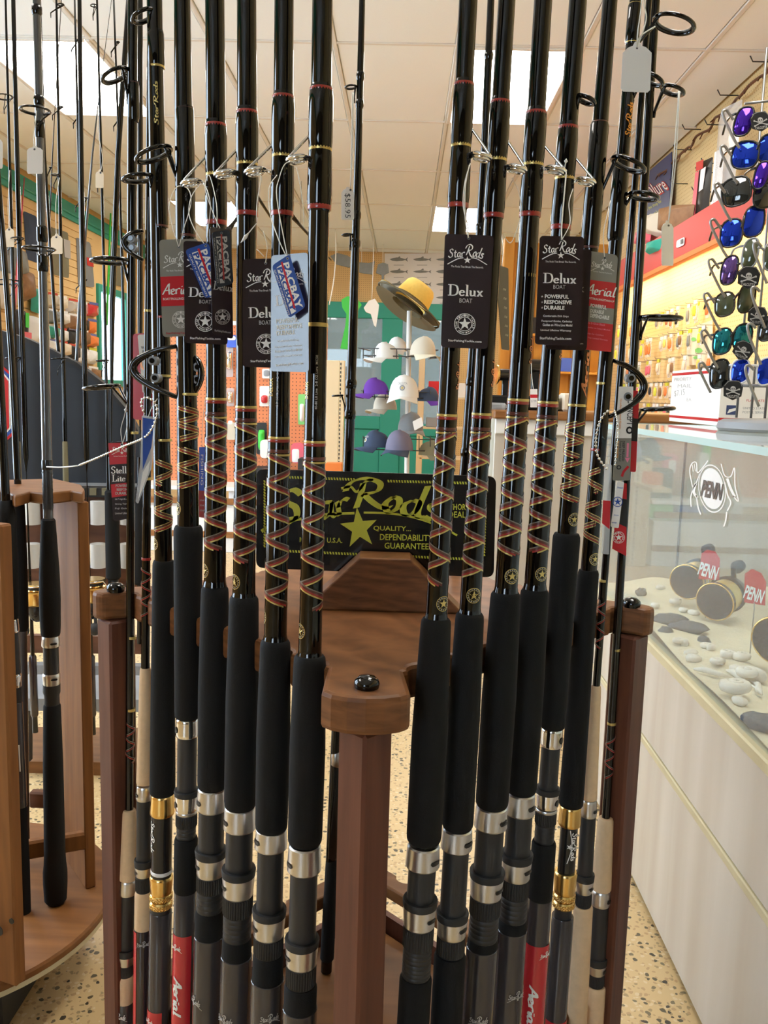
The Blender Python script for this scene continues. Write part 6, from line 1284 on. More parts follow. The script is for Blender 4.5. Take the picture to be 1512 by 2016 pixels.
# ------------------------------------------------------------------ sunglasses rack
SY = 2.02; sc = ay(1530, 800, SY); sr = thing('sunglasses_rack', 'grey wire rack full of sunglasses on the glass counter', 'rack', (sc.x, sc.y, ZT))
MB().lathe([(0, .122), (.006, .128), (.020, .124), (.026, .112), (.030, .02)], 'grey_plastic', 48, Matrix.Translation((sc.x, sc.y, ZT+.001))).build('round_base', sr)
for u in (1463, 1492, 1520, 1545): p = ay(u, 780, SY); MB().tube([(p.x, p.y+.03, ZT+.03), (p.x, p.y+.03, 1.85)], .0030, 'wire', 8).build('upright_wire', sr)
def lens_shape(c, w_, h_, tilt, k=22):
    w_ *= 1.1; h_ *= 1.08
    out = []
    for i in range(k):
        a = 2*pi*i/k; r = 1/((abs(cos(a))**2.8+abs(sin(a))**2.8)**(1/2.8)); x, y = cos(a)*r*w_/2, sin(a)*r*h_/2*(.94 if sin(a) > 0 else 1.02)+ -.10*h_*cos(a); out.append((c[0]+x*cos(tilt)-y*sin(tilt), c[1]+x*sin(tilt)+y*cos(tilt)))
    return out
def glasses(lab, A, B_, lm, fm, Y=SY-.03, yawL=-24, yawR=4):
    """A, B_: (centre u, v, width, height, tilt degrees) of the two lenses in the photograph"""
    t = thing('sunglasses', lab, 'sunglasses', ay(A[0], A[1]+A[3]/2, Y), 'sunglasses on the counter rack'); cs = []
    for L, yw in ((A, yawL), (B_, yawR)):
        if not L: continue
        P = ay(L[0], L[1], Y if L is A else Y-.004); fn, n = plane_fn(P, (sin(radians(yw)), -cos(radians(yw)), .10)); pts = lens_shape(L[:2], L[2], L[3], radians(L[4])); k = len(pts)
        f = [fn(*p) for p in pts]; m1 = [fn(L[0]+(u-L[0])*.66, L[1]+(v-L[1])*.66)+n*.0045 for u, v in pts]; c = fn(L[0], L[1])+n*.006
        b = MB(); vs = f+m1+[c]; fs = [(i, k+i, k+(i+1) % k, (i+1) % k) for i in range(k)]+[(k+i, 2*k, k+(i+1) % k) for i in range(k)]; b.add(vs, fs, lm, True); b.build('lens', t)
        bz = MB(); bz.tube([fn(L[0]+(u-L[0])*1.04, L[1]+(v-L[1])*1.04) for u, v in pts], .0022, fm, 6, True); bz.build('rim', t); cs.append((fn, L))
    b = MB(); fa, La = cs[0]; p0 = fa(La[0]+La[2]*.5, La[1]-La[3]*.22)
    if len(cs) > 1: fb, Lb = cs[1]; p1 = fb(Lb[0]-Lb[2]*.5, Lb[1]-Lb[3]*.22)
    else: p1 = p0+Vector((.022, .004, .001))
    b.tube(smooth_line([p0, (p0+p1)/2+Vector((0, -.003, .003)), p1], 4), .0028, fm, 7); b.build('bridge', t)
    e = fa(La[0]-La[2]*.5, La[1]-La[3]*.3); b = MB(); b.tube(smooth_line([e, e+Vector((-.004, .015, 0)), e+Vector((.004, .07, .002)), e+Vector((.012, .11, -.012))], 4), [.003]*4+[.0026]*9, fm, 6); b.build('temple_arm', t)
    return t
GL = [('purple mirrored sunglasses, topmost on the counter rack', (1464, 240, 30, 54, 14), None, 'lens_purple', 'frame_black'),
 ('blue mirrored sunglasses with a black frame, second down on the rack edge', (1467, 306, 46, 50, 8), (1512, 292, 34, 50, 8), 'lens_blue', 'frame_black'),
 ('glossy black wraparound sunglasses, third down on the rack edge', (1450, 378, 52, 50, -6), (1506, 386, 40, 44, 0), 'lens_black', 'frame_black'),
 ('purple-blue sunglasses in the inner column, beside the black wraparound pair', (1499, 346, 24, 50, 12), None, 'lens_purple', 'frame_black'),
 ('blue mirrored sunglasses fourth down on the rack edge', (1440, 460, 38, 50, 4), (1484, 437, 36, 56, 6), 'lens_blue', 'frame_tort'),
 ('violet and orange mirrored sunglasses, fifth down on the rack edge', (1436, 533, 28, 52, 8), None, 'lens_violet', 'frame_black'),
 ('dark green sunglasses with a grey frame in the inner column, fifth row', (1477, 500, 27, 54, 8), (1520, 505, 30, 50, 0), 'lens_green', 'grey_plastic'),
 ('dark sunglasses with a brown frame, sixth down on the rack edge', (1427, 600, 34, 42, 0), (1470, 588, 28, 52, 8), 'lens_green', 'frame_tort'),
 ('teal mirrored sunglasses, seventh down on the rack edge', (1422, 673, 32, 46, 4), (1462, 664, 32, 46, 6), 'lens_teal', 'frame_black'),
 ('black sunglasses in the inner column, above the white-framed pair', (1510, 648, 26, 44, 10), None, 'lens_black', 'frame_black'),
 ('plain black sunglasses, lowest on the rack edge', (1417, 737, 34, 50, 0), None, 'lens_black', 'frame_black'),
 ('white framed sunglasses with blue lenses, lowest on the rack', (1457, 732, 32, 44, 4), (1509, 732, 34, 48, 2), 'lens_blue', 'frame_white')]
for i, g_ in enumerate(GL): glasses(*g_, Y=SY-.03-(.02 if g_[1][0] > 1470 or i == 11 else 0))
for i, (lx, ly) in enumerate(((1464, 240), (1460, 310), (1448, 384), (1440, 455), (1436, 533), (1427, 600), (1422, 673), (1417, 737))):
    P = [(lx-20, ly-4), (lx-27, ly-14), (lx-34, ly-23), (lx-41, ly-20), (lx-39, ly-8), (lx-28, ly+16), (lx-18, ly+36)] + ([(lx-8, ly+52)] if i < 7 else [])
    MB().tube(smooth_line([ay(u, v, SY-.035) for u, v in P], 4), .0030, 'wire', 7).build('hook', sr)
for i, (lx, ly) in enumerate(((1484, 480), (1480, 568), (1472, 640), (1468, 722))):
    P = [(lx+16, ly+6), (lx+8, ly-2), (lx, ly), (lx+2, ly+18), (lx+14, ly+50), (lx+26, ly+78)]; MB().tube(smooth_line([ay(u, v, SY-.075) for u, v in P], 4), .0032, 'wire', 7).build('hook', sr)
MB().tube([ay(1404, 758, SY-.02), ay(1512, 760, SY-.02), ay(1600, 756, SY-.02)], .004, 'wire', 7).build('tier_wire', sr)
MB().tube([ay(1466, 204, SY-.02), ay(1512, 199, SY-.02), ay(1600, 196, SY-.02)], .003, 'wire', 7).build('tier_wire', sr)
for lab, u, v, s_, tl in (('black six-sided skull tag at the top of the sunglasses rack', 1497, 239, 1.0, -8), ('black six-sided skull tag on the violet sunglasses', 1474, 546, 1.15, 4), ('black six-sided skull tag under the brown-framed sunglasses', 1491, 622, 1.0, 8), ('tilted black six-sided skull tag by the teal sunglasses', 1463, 690, 1.0, 28), ('black six-sided skull tag at the bottom, before the carton', 1443, 768, 1.0, 2)):
    P = ay(u, v, SY-.062 if u < 1495 or v > 600 else SY-.05); fn, n = plane_fn(P, (-.15, -1, 0)); a = radians(tl); rt = lambda x, y: (u+(x*cos(a)-y*sin(a))*s_, v+(x*sin(a)+y*cos(a))*s_)
    t = thing('skull_tag', lab, 'tag', fn(u, v+20)); b = MB(); slab(b, [rt(-19, -9), rt(-9, -19), rt(12, -19), rt(20, -8), rt(17, 12), rt(0, 20), rt(-18, 12)], fn, n, .0008, 'black_print'); b.build('card', t)
    b = MB(); f_ = lambda x, y: fn(*rt(x, y))+Vector((-.00015, -.001, 0)); f2_ = lambda x, y: fn(*rt(x, y))+Vector((-.00025, -.0015, 0))
    for q in ([(-12, -2), (12, 8)], [(-12, 8), (12, -2)]): put2d(b, line2d([(x, -y) for x, y in q], 2), f_, 'dim_print'); [put2d(b, disc2d(1.9, 8), f_, 'dim_print', x, y) for x, y in q]
    put2d(b, disc2d(5.2, 16), f_, 'dim_print', 0, -3, 1, .95); put2d(b, RECT, f_, 'dim_print', 0, 3, 5.5, 4.5)
    for x in (-2, 2): put2d(b, disc2d(1.4, 8), f2_, 'black_print', x, -2.4)
    put2d(b, ([(-.6, -.6), (.6, -.6), (0, .8)], [(0, 1, 2)]), f2_, 'black_print', 0, .4)
    word(b, 'CALCUTTA', f_, 'dim_print', 0, 12.5, 24, 5, 0, .02)
    for q in ([(-17, -8), (-8, -17), (11, -17), (18, -7)],): put2d(b, line2d([(x, -y) for x, y in q], .7), f_, 'dim_print')
    b.build('lettering', t)
# ================================================================== MIDDLE OF THE SHOP
def boxthing(name, label, cat, lo, hi, m, group=None, b=.004):
    return MB().box(lo, hi, m, b=b).solo(name, label, cat, ((lo[0]+hi[0])/2, (lo[1]+hi[1])/2, lo[2]), group)
# pegboard gondola
YG = 6.0; g0, g1 = ay(300, 640, YG), ay(645, 640, YG)
go = thing('gondola', 'low orange pegboard display unit in the middle of the shop', 'display unit', ((g0.x+g1.x)/2, YG+.1, 0))
MB().box((g0.x, YG, .42), (g1.x, YG+.02, 1.50), 'peg_orange').build('pegboard', go); MB().box((g0.x, YG-.01, 1.50), (g1.x, YG+.06, 1.53), 'white_metal', b=.004).build('top_cap', go)
MB().box((g0.x, YG-.42, 0), (g1.x, YG+.02, .30), 'plastic_white', b=.004).build('base_deck', go)
for z in (.34, .12): MB().box((g0.x, YG-.435, z-.02), (g1.x, YG-.41, z+.02), 'counter_wood', b=.003).build('deck_edge', go)
MB().box((g0.x, YG-.36, .40), (g1.x, YG, .425), 'plastic_white', b=.003).build('shelf', go)
ep = thing('end_panel', 'tall beige slotted display panel right of the orange pegboard', 'panel', ay(660, 930, 5.55))
e0, e1 = ay(643, 709, 5.55), ay(679, 709, 5.55); MB().box((e0.x, 5.55, 0), (e1.x-.03, 5.60, e0.z), 'beige_panel', b=.004).build('panel', ep); MB().box((e1.x-.03, 5.545, 0), (e1.x, 5.60, e0.z), 'beige_panel', b=.003).build('upright', ep)
b = MB()
for k in range(48): b.box((e1.x-.028, 5.5435, e0.z-.03-k*.026), (e1.x-.021, 5.5455, e0.z-.014-k*.026), 'black_print')
o = b.build('slots', ep); o['kind'] = 'stuff'; MB().box((e0.x, 5.12, .53), (e1.x, 5.55, .555), 'beige_panel', b=.004).build('shelf', ep)
def goods(label, quad, Y, th, m, parts=(), cat='package', name='blister_pack', group=None, rad=3):
    fn, n = plane_fn((0, Y, 1), (0, -1, 0)); t = thing(name, label, cat, fn(sum(p[0] for p in quad)/4, max(p[1] for p in quad)), group); b = MB(); slab(b, rounded(quad, rad, 3), fn, n, th, m); b.build('card', t)
    for i, (nm, q, mm, d) in enumerate(parts):
        bb = MB(); r = rounded(q, 4, 3); f = [fn(*p)-Vector((0, .0015, 0)) for p in r]; cu = sum(p[0] for p in r)/len(r); cv = sum(p[1] for p in r)/len(r); k = len(f)
        m1 = [fn(cu+(u-cu)*.75, cv+(v-cv)*.75)-Vector((0, d, 0)) for u, v in r]; bb.add(f+m1, [tuple(range(k, 2*k))]+[(j, (j+1) % k, k+(j+1) % k, k+j) for j in range(k)], mm, True); bb.build(nm, t)
    return t
R4 = lambda x0, y0, x1, y1: [(x0, y0), (x1, y0), (x1, y1), (x0, y1)]
goods('white card with a red bulb pinned on the orange pegboard', R4(511, 760, 531, 800), YG-.01, .004, 'paper', [('bulb', R4(515, 778, 527, 794), 'red_print', .05)])
goods('lime and white lure card between the first two left rods', R4(587, 776, 602, 836), YG-.01, .004, 'green_box', [('lures', R4(590, 795, 599, 830), 'white_print', .03)])
goods('green skirted lure pack hanging low on the orange pegboard', R4(505, 832, 525, 894), YG-.012, .006, 'rubber', [('skirt', R4(509, 846, 521, 886), 'green_plastic', .05)])
goods('silver hoop pack between the third and fourth left rods', R4(443, 682, 459, 742), YG-.012, .006, 'clear_film', [('hoop', R4(446, 692, 457, 728), 'chrome', .03)])
goods('lower silver hoop pack between the third and fourth left rods', R4(446, 764, 461, 800), YG-.012, .006, 'clear_film', [('hoop', R4(448, 770, 459, 794), 'chrome', .03)])
goods('blue and white box on top of the orange pegboard unit', R4(446, 660, 466, 684), YG-.02, .06, 'blue_box', [('label', R4(448, 662, 464, 670), 'white_print', .004)])
goods('white framed card on the orange pegboard under the blue reflecting tag', R4(516, 726, 534, 745), YG-.01, .004, 'white_print', [('picture', R4(519, 729, 531, 741), 'grey_plastic', .004)])
goods('pink round package beside the first left rod, low on the pegboard', R4(573, 872, 598, 912), YG-.1, .05, 'pink_plastic', [('white_label', R4(575, 884, 589, 910), 'white_print', .004)], rad=9)
goods('white netting ball low on the orange pegboard', R4(512, 866, 530, 902), YG-.1, .05, 'white_cloth', rad=9)
goods('small tan box on the pegboard between the third and fourth left rods', R4(447, 832, 463, 866), YG-.05, .04, 'tan_cloth', [('top_label', R4(449, 828, 458, 836), 'white_print', .004)])
goods('orange-red carton at the foot of the beige panel', R4(640, 912, 672, 936), 5.2, .1, 'orange_plastic')
t = Tag('blue and maroon hang tag seen between the fourth and fifth left rods', [(392, 880), (405, 880), (404, 1020), (391, 1018)], 1.28, 'blue_box', 0, 2); t.fill('red_thread', .62, 1.0)
for i in range(3): t.text('STAR', 398, 985+10*i, 9, 3, 'dim_print')
t.text('FISHING', 398, 925, 60, 5, 'white_print', 0, radians(-90)); t.string([(398, 880, 1.28), (398, 850, 1.26), (402, 800, 1.2), (408, 770, 1.0)]); t.done()
R1['L5'].roller_guide(700, 775, -4, 14)
for lab, x0, x1, y0, z0, z1, m in (('green box on the white base deck of the orange pegboard unit', -.70, -.50, 5.70, .3015, .41, 'green_box'), ('blue box on the white base deck of the orange pegboard unit', -.92, -.73, 5.70, .3015, .39, 'blue_box'), ('black bin on the shelf of the orange pegboard unit', -.70, -.52, 5.75, .4265, .62, 'rubber'), ('second black bin on the shelf of the orange pegboard unit, further left', -1.0, -.85, 5.75, .4265, .55, 'rubber'), ('white box on the base deck beside the blue box', -1.15, -.96, 5.68, .3015, .40, 'paper')): boxthing('stock_box', lab, 'box', (x0, y0, z0), (x1, y0+.18, z1), m)
# cap rack
YCAP = 4.5; cp = ay(806, 640, YCAP)
cr = thing('cap_rack', 'grey wire cap rack on a pale pole in the middle of the shop', 'rack', (cp.x, YCAP, 0))
P0, P1 = ay(806, 612, YCAP), ay(801, 925, YCAP); MB().tube([(P1.x+(P1.x-P0.x)*.6, YCAP, .02), P1, P0], .013, 'plastic_white', 12).build('pole', cr); MB().lathe([(0, .24), (.012, .24), (.02, .23), (.024, .02)], 'wire', 32, Matrix.Translation((P1.x-.02, YCAP, 0))).build('foot', cr)
for y, x0, x1 in ((690, 706, 862), (704, 716, 866), (772, 712, 850), (783, 700, 846), (862, 716, 860), (884, 720, 862)):
    zc_ = ay(803, y, YCAP).z; b = MB(); X0, X1 = ay(x0, y, YCAP-.1).x, ay(x1, y, YCAP-.1).x
    b.tube([(X0, YCAP-.12, zc_), (X1, YCAP-.12, zc_)], .003, 'dark_wire', 5); b.tube([(X0, YCAP-.12, zc_), (X0+.05, YCAP+.12, zc_)], .003, 'dark_wire', 5); b.tube([(X1, YCAP-.12, zc_), (X1-.05, YCAP+.12, zc_)], .003, 'dark_wire', 5); b.tube([(cp.x-.02, YCAP-.12, zc_), (cp.x-.01, YCAP, zc_)], .003, 'dark_wire', 5); b.build('wire_tier', cr)
for y0, y1 in ((686, 706), (768, 786), (858, 886)):
    b = MB()
    for k in range(7): u = 715+k*22; b.tube([ay(u, y0, YCAP-.125), ay(u, y1, YCAP-.125)], .0022, 'dark_wire', 4)
    b.build('wire_upright', cr)
def cap(label, u, v, wpx, yaw, m, bm=None, Y=4.4, lo=None, tilt=0):
    """peaked cap; (u, v) the middle of its crown rim, yaw the way the peak points (0 = towards the viewer, 90 = left)"""
    P = ay(u, v, Y); s = wpx/FPX*zc(P)/.19; a = radians(yaw); f = Vector((-sin(a), -cos(a), 0)); q = Vector((cos(a), -sin(a), 0)); X = frame_m(P, q, f, Vector((0, 0, 1))) @ Matrix.Rotation(radians(tilt), 4, 'X') @ Matrix.Scale(s, 4)
    t = thing('cap', label, 'cap', P-Vector((0, 0, .02)), 'caps on the wire rack'); b = MB()
    vs = []; fs = []; n = 20; kk = 7
    for i in range(kk):
        h = i/(kk-1)*pi/2
        for j in range(n):
            c = 2*pi*j/n; r = cos(h)**.7 if i < kk-1 else .02; sm = 1+.012*(abs(cos(3*c))-.5); vs.append(X @ Vector((.082*r*cos(c)*sm, .098*r*sin(c)*sm, .115*sin(h)*(1+.08*sin(c)))))
    for i in range(kk-1):
        for j in range(n): fs.append((i*n+j, i*n+(j+1) % n, (i+1)*n+(j+1) % n, (i+1)*n+j))
    b.add(vs, fs, m, True); b.ball(X @ Vector((0, 0, .117)), .007*s, m, 8, 6); b.build('crown', t)
    b = MB(); g = []
    for th in (0, -.004):
        for i in range(9):
            c = radians(20+140*i/8)
            for r in (0, 1): g.append(X @ Vector((.082*cos(c)*(1+.10*r), .098*sin(c)+r*.085*sin(c)**.6, .004+th-.032*r*abs(cos(c))**1.3-.008*r)))
    fs = [(2*i, 2*i+1, 2*i+3, 2*i+2) for i in range(8)]+[(18+2*i, 18+2*i+2, 18+2*i+3, 18+2*i+1) for i in range(8)]+[(2*i+1, 18+2*i+1, 18+2*i+3, 2*i+3) for i in range(8)]
    b.add(g, fs, bm or m, True); b.build('peak', t)
    if lo:
        b = MB(); F_ = lambda x, y: X @ Vector((x*.03, .0985+.002-abs(x)*.004-.02*(-y+.5)*.5, .05-y*.03)); put2d(b, ring2d(.3, .5, 14), F_, lo, 0, 0); put2d(b, disc2d(.22, 12), F_, 'gold_thread', 0, 0); word(b, 'CALCUTTA', F_, lo, 0, -.8, 1.7, .42); b.build('badge', t)
    return t
cap('cream cap on the top tier, its peak pointing to the right front', 832, 700, 58, -25, 'tan_cloth', 'straw_light', 4.36); cap('white cap on the top tier with its peak to the left', 760, 706, 50, 62, 'white_cloth', None, 4.42); cap('pale cap behind the two caps of the top tier', 782, 692, 44, 20, 'white_cloth', None, 4.58)
cap('bright purple cap on the middle tier', 740, 776, 50, 70, 'purple_cloth', 'purple_cloth', 4.40); cap('bright white cap with a round badge on the middle tier', 795, 782, 68, 6, 'white_cloth', None, 4.34, 'grey_plastic'); cap('brownish grey cap tucked under the purple cap', 758, 806, 48, 50, 'tan_cloth', None, 4.5); cap('dark cap on the right of the middle tier', 842, 790, 44, -60, 'navy_cloth', 'purple_cloth', 4.42)
cap('dark navy cap on the lowest tier at left', 742, 880, 52, 60, 'navy_cloth', None, 4.40, 'white_print'); cap('slate blue cap at the front of the lowest tier', 786, 886, 62, 20, 'slate_cloth', 'navy_cloth', 4.33); cap('grey cap at the back of the lowest tier, with a white card', 808, 848, 58, -10, 'grey_cloth', None, 4.52); cap('olive grey cap on the right of the lowest tier', 846, 896, 46, -50, 'olive_cloth', None, 4.42)
t = Tag('white card tag on the grey cap of the lowest tier', [(812, 830), (830, 821), (834, 838), (816, 848)], 4.3, 'paper', 0, 2, cat='card'); t.done()
# straw hat, tilted on top of the pole
HP = ay(806, 612, YCAP); ax3 = Vector((.55, .13, .82)).normalized(); hq = Vector((0, 0, 1)).cross(ax3).normalized(); hp = ax3.cross(hq); X = frame_m(HP+Vector((0, 0, .035)), hq, hp, ax3)
ht = thing('straw_hat', 'yellow straw hat with a dark underside tilted on top of the cap rack', 'hat', HP); hs = .186
b = MB(); b.lathe([(.008, .098), (.05, .092), (.095, .082), (.112, .070), (.118, .04), (.119, .0)], 'straw', 32, X, caps=False); b.build('crown', ht); MB().lathe([(.010, .0985), (.024, .0965)], 'straw_dark', 32, X, caps=False).build('band', ht)
MB().grid(lambda u, v: X @ Vector(((.096+(hs-.096)*v)*cos(2*pi*u), (.096+(hs-.096)*v)*sin(2*pi*u), .010-.016*v-.022*v*v*cos(4*pi*u)*.6)), 40, 6, 'straw').build('brim', ht)
MB().grid(lambda u, v: X @ Vector(((.090+(hs+.001-.090)*v)*cos(2*pi*u), (.090+(hs+.001-.090)*v)*sin(2*pi*u), .006-.016*v-.022*v*v*cos(4*pi*u)*.6)), 40, 6, 'straw_light').build('brim_lining', ht)
MB().torus(hs, .005, 'straw_dark', X @ Matrix.Translation((0, 0, -.010)), 40, 6).build('brim_edge', ht)
h2 = thing('straw_hat', 'dark brown hat nested under the yellow straw hat', 'hat', HP-Vector((0, 0, .02))); X2 = X @ Matrix.Translation((0, 0, -.030))
MB().grid(lambda u, v: X2 @ Vector(((.09+.096*v)*cos(2*pi*u), (.09+.096*v)*sin(2*pi*u), .008-.02*v-.012*v*v*cos(4*pi*u))), 40, 5, 'straw_dark').build('brim', h2); MB().lathe([(.006, .090), (.028, .086)], 'straw_dark', 28, X2, caps=False).build('crown', h2)
# white service counter across the back
q0 = ay(968, 1000, 3.4); wc = thing('service_counter', 'white service counter with a brown wood top behind the right rods', 'counter', (1.05, 3.7, 0))
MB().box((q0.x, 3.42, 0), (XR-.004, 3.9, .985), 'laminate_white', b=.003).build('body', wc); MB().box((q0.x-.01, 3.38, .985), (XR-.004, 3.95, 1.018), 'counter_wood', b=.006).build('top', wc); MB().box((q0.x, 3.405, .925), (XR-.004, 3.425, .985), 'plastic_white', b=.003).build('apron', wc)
for x in (q0.x+.33, q0.x+.75): MB().box((x-.004, 3.415, .02), (x+.004, 3.4215, .92), 'dim_ring').build('panel_joint', wc)
def big_reel(label, u, v, Y, s, m):
    P = ay(u, v, Y); X4 = frame_m(P, Vector((0, 0, 1)), Vector((.25, -.97, 0)).normalized(), Vector((.97, .25, 0)).normalized()) @ Matrix.Scale(s, 4); t = thing('trolling_reel', label, 'fishing reel', (P.x, P.y, 1.02))
    for z in (-.045, .035): MB().lathe([(z, .030), (z+.002, .040), (z+.008, .040), (z+.010, .030)], m, 28, X4).build('side_plate', t)
    MB().lathe([(-.035, .022), (-.033, .034), (-.03, .024), (.03, .024), (.033, .034), (.035, .022)], 'seat_gloss', 24, X4).build('spool', t)
    b = MB(); b.box((.0, -.006, .046), (.06, .006, .050), m, X4, b=.001); h = b.build('crank', t); MB().ball((.058, 0, .068), (.012, .012, .016), 'rubber', 12, 8, X4).build('knob', h)
    MB().box((P.x-.012*s, P.y-.02, 1.018+.05), (P.x+.012*s, P.y+.02, P.z-.02), 'seat_gloss', b=.002).build('reel_foot', t)
k0 = ay(950, 745, 3.62); bs = MB().box((k0.x, 3.55, 1.018), (k0.x+.42, 3.78, 1.075), 'seat_gloss', b=.006).solo('reel_plinth', 'low black plinth on the service counter, under the gold reels', 'plinth', (k0.x+.2, 3.66, 1.018))
big_reel('gold and black trolling reel between the second and third right rods', 995, 738, 3.62, 1.0, 'gold'); big_reel('black and gold trolling reel between the third and fourth right rods', 1054, 722, 3.62, 1.25, 'seat_gloss')
t = Tag('small white and red price card on the service counter', [(1044, 766), (1058, 766), (1058, 802), (1044, 802)], 3.5, 'paper', 0, 1.5, cat='card'); t.fill('red_print', .3, .48); t.text('$7.99', 1051, 790, 10, 6, 'grey_plastic'); t.string([(1050, 766, 3.5), (1047, 740, 3.52), (1046, 715, 3.56)], .001); t.done()
for i, (u, y0, y1, w_, m, lab) in enumerate(((1118, 765, 800, 30, 'cream_paper', 'cream paper box on the service counter near the fifth right rod'), (978, 788, 801, 34, 'clear_film', 'flat clear package on the front edge of the service counter'), (1085, 775, 802, 24, 'olive_cloth', 'rounded dark pouch on the service counter behind the fourth right rod'))):
    P = ay(u, y1, 3.5); w2 = w_/FPX*3.5; MB().box((P.x-w2/2, 3.45, 1.018), (P.x+w2/2, 3.55, 1.018+(y1-y0)/FPX*3.5), m, b=.008).solo('counter_item', lab, 'package', (P.x, 3.5, 1.018))
# pine partition behind with shelf goods
pw = struct(MB().box((.86, 7.9, 0), (XR, 7.96, 2.42), 'pine_wall'), 'wall_partition'); MB().box((.84, 7.86, 0), (.93, 7.99, 2.46), 'pine_wall', b=.005).build('post', pw)
for k in range(5): MB().box((.97+k*.17, 7.885, 0), (.97+k*.17+.16, 7.901, 2.42), 'pine_wall', b=.004).build('plank', pw)
for z, nm in ((1.62, 'upper'), (1.30, 'lower')): MB().box((.93, 7.66, z-.02), (XR-.01, 7.9, z), 'pine_wall', b=.003).solo('wall_shelf', f'{nm} pine shelf on the wall behind the right rods', 'shelf', (1.3, 7.8, z-.02))
for i, (x, z, w_, h_, m, cn_) in enumerate(((.96, 1.62, .12, .10, 'brown_goods', 'brown'), (1.10, 1.62, .12, .14, 'rubber', 'black'), (1.30, 1.62, .1, .12, 'cream_paper', 'cream'), (.95, 1.30, .11, .16, 'orange_plastic', 'orange'), (1.08, 1.30, .10, .10, 'red_print', 'red'), (1.2, 1.30, .1, .15, 'green_box', 'green'), (1.34, 1.30, .13, .12, 'blue_box', 'blue'), (1.5, 1.30, .1, .18, 'white_cloth', 'white'))): boxthing('stock_box', f'small {cn_} stock box on the {"upper" if z > 1.5 else "lower"} pine shelf', 'box', (x, 7.70, z), (x+w_, 7.82, z+h_), m, 'boxes on the pine shelves')
sh2 = thing('stock_shelf', 'beige post and shelves of small goods right of the cap rack', 'shelf', (.31, 7.3, 0)); P = ay(832, 690, 7.2); MB().box((P.x-.025, 7.2, 0), (P.x+.025, 7.25, P.z), 'beige_panel', b=.004).build('post', sh2)
for z in (.55, .8, 1.05): MB().box((P.x, 7.2, z-.015), (P.x+.55, 7.5, z), 'beige_panel', b=.003).build('shelf', sh2)
for i, (x, z, w_, h_, m, cn_) in enumerate(((.06, 1.05, .09, .13, 'red_print', 'red'), (.17, 1.05, .1, .17, 'clear_film', 'clear'), (.3, 1.05, .08, .12, 'white_cloth', 'white'), (.05, .8, .12, .08, 'grey_plastic', 'grey'), (.2, .8, .1, .13, 'orange_plastic', 'orange'), (.08, .55, .14, .1, 'red_thread', 'dark red'))): boxthing('stock_box', f'little {cn_} package on the beige shelves right of the cap rack', 'box', (P.x+x, 7.24, z), (P.x+x+w_, 7.34, z+h_), m, 'packages on the beige shelves')
# ================================================================== BACK WALL
fn, n = plane_fn((0, YB-.012, 1), (0, -1, 0)); po = thing('fish_chart', 'pale poster of grey fish drawings on the back wall', 'poster', fn(830, 610)); b = MB(); slab(b, R4(757, 499, 906, 609), fn, n, .006, 'paper'); b.build('sheet', po); b = MB(); f_ = lift(fn, n, .002)
fish = [(-.5, .02), (-.35, .10), (-.1, .16), (.2, .10), (.36, .03), (.5, .18), (.46, 0), (.5, -.18), (.36, -.03), (.2, -.10), (-.1, -.13), (-.35, -.09)]
for r, y in enumerate((511, 535, 560, 586)):
    for c_, x in enumerate((785, 831, 876)): put2d(b, (fish, [(0, 1, 2, 3, 4, 8, 9, 10, 11), (4, 5, 6, 7, 8)]), f_, 'fish_grey', x, y, 36, 26-4*((r+c_) % 3)); put2d(b, ([(-.1, .12), (.06, .26), (.1, .12)], [(0, 2, 1)]), f_, 'fish_grey', x, y, 36, 26); put2d(b, RECT, f_, 'dim_ring' if False else 'dim_print', x, y+11, 20, 1.2)
b.build('fish_print', po)
def hung(name, label, pts, Y, th, m, cat, cord=None):
    fn, n = plane_fn((0, Y, 1), (0, -1, 0)); t = thing(name, label, cat, fn(sum(p[0] for p in pts)/len(pts), max(p[1] for p in pts))); b = MB(); slab(b, pts, fn, n, th, m); b.build('body', t)
    if cord: MB().tube([fn(*c) for c in cord], .004, 'string', 5).build('cord', t)
    return t
hung('fish_windsock', 'grey fish windsock hanging at the left of the back wall', [(650, 504), (664, 498), (684, 503), (698, 512), (706, 506), (702, 522), (686, 526), (662, 520)], 10.3, .04, 'fish_grey', 'windsock', [(664, 498), (664, 470)])
hung('fish_windsock', 'grey fish windsock hanging in the middle of the back wall', [(690, 522), (704, 516), (726, 518), (738, 514), (734, 540), (716, 538), (698, 534)], 10.3, .04, 'fish_grey', 'windsock', [(712, 516), (712, 470)])
hung('fish_windsock', 'grey hanging windsock with a long tail beside the fish poster', [(744, 520), (754, 517), (764, 520), (766, 536), (756, 541), (755, 575), (752, 575), (751, 541), (740, 537)], 10.3, .04, 'fish_grey', 'windsock', [(754, 517), (754, 470)])
hung('landing_net', 'green net with green handles hanging before the back door', [(672, 590), (684, 583), (702, 585), (712, 600), (704, 612), (688, 618), (690, 640), (686, 688), (670, 686), (680, 640), (682, 618), (674, 606)], 9.6, .05, 'green_plastic', 'net', [(688, 584), (690, 540), (692, 450)])
hung('cast_net', 'white bundled net hanging before the back door', [(716, 606), (726, 592), (738, 588), (746, 600), (744, 618), (740, 644), (736, 640), (730, 618), (720, 614)], 9.6, .05, 'white_cloth', 'net', [(732, 590), (734, 540), (736, 450)])
P = [ay(*p) for p in ((660, 452, 9.4), (661, 505, 9.4), (656, 560, 9.4), (648, 600, 9.4))]; MB().tube(smooth_line(P, 4), .006, 'string', 6).solo('cord', 'white cord hanging from the ceiling left of the middle rod', 'cord', P[-1])
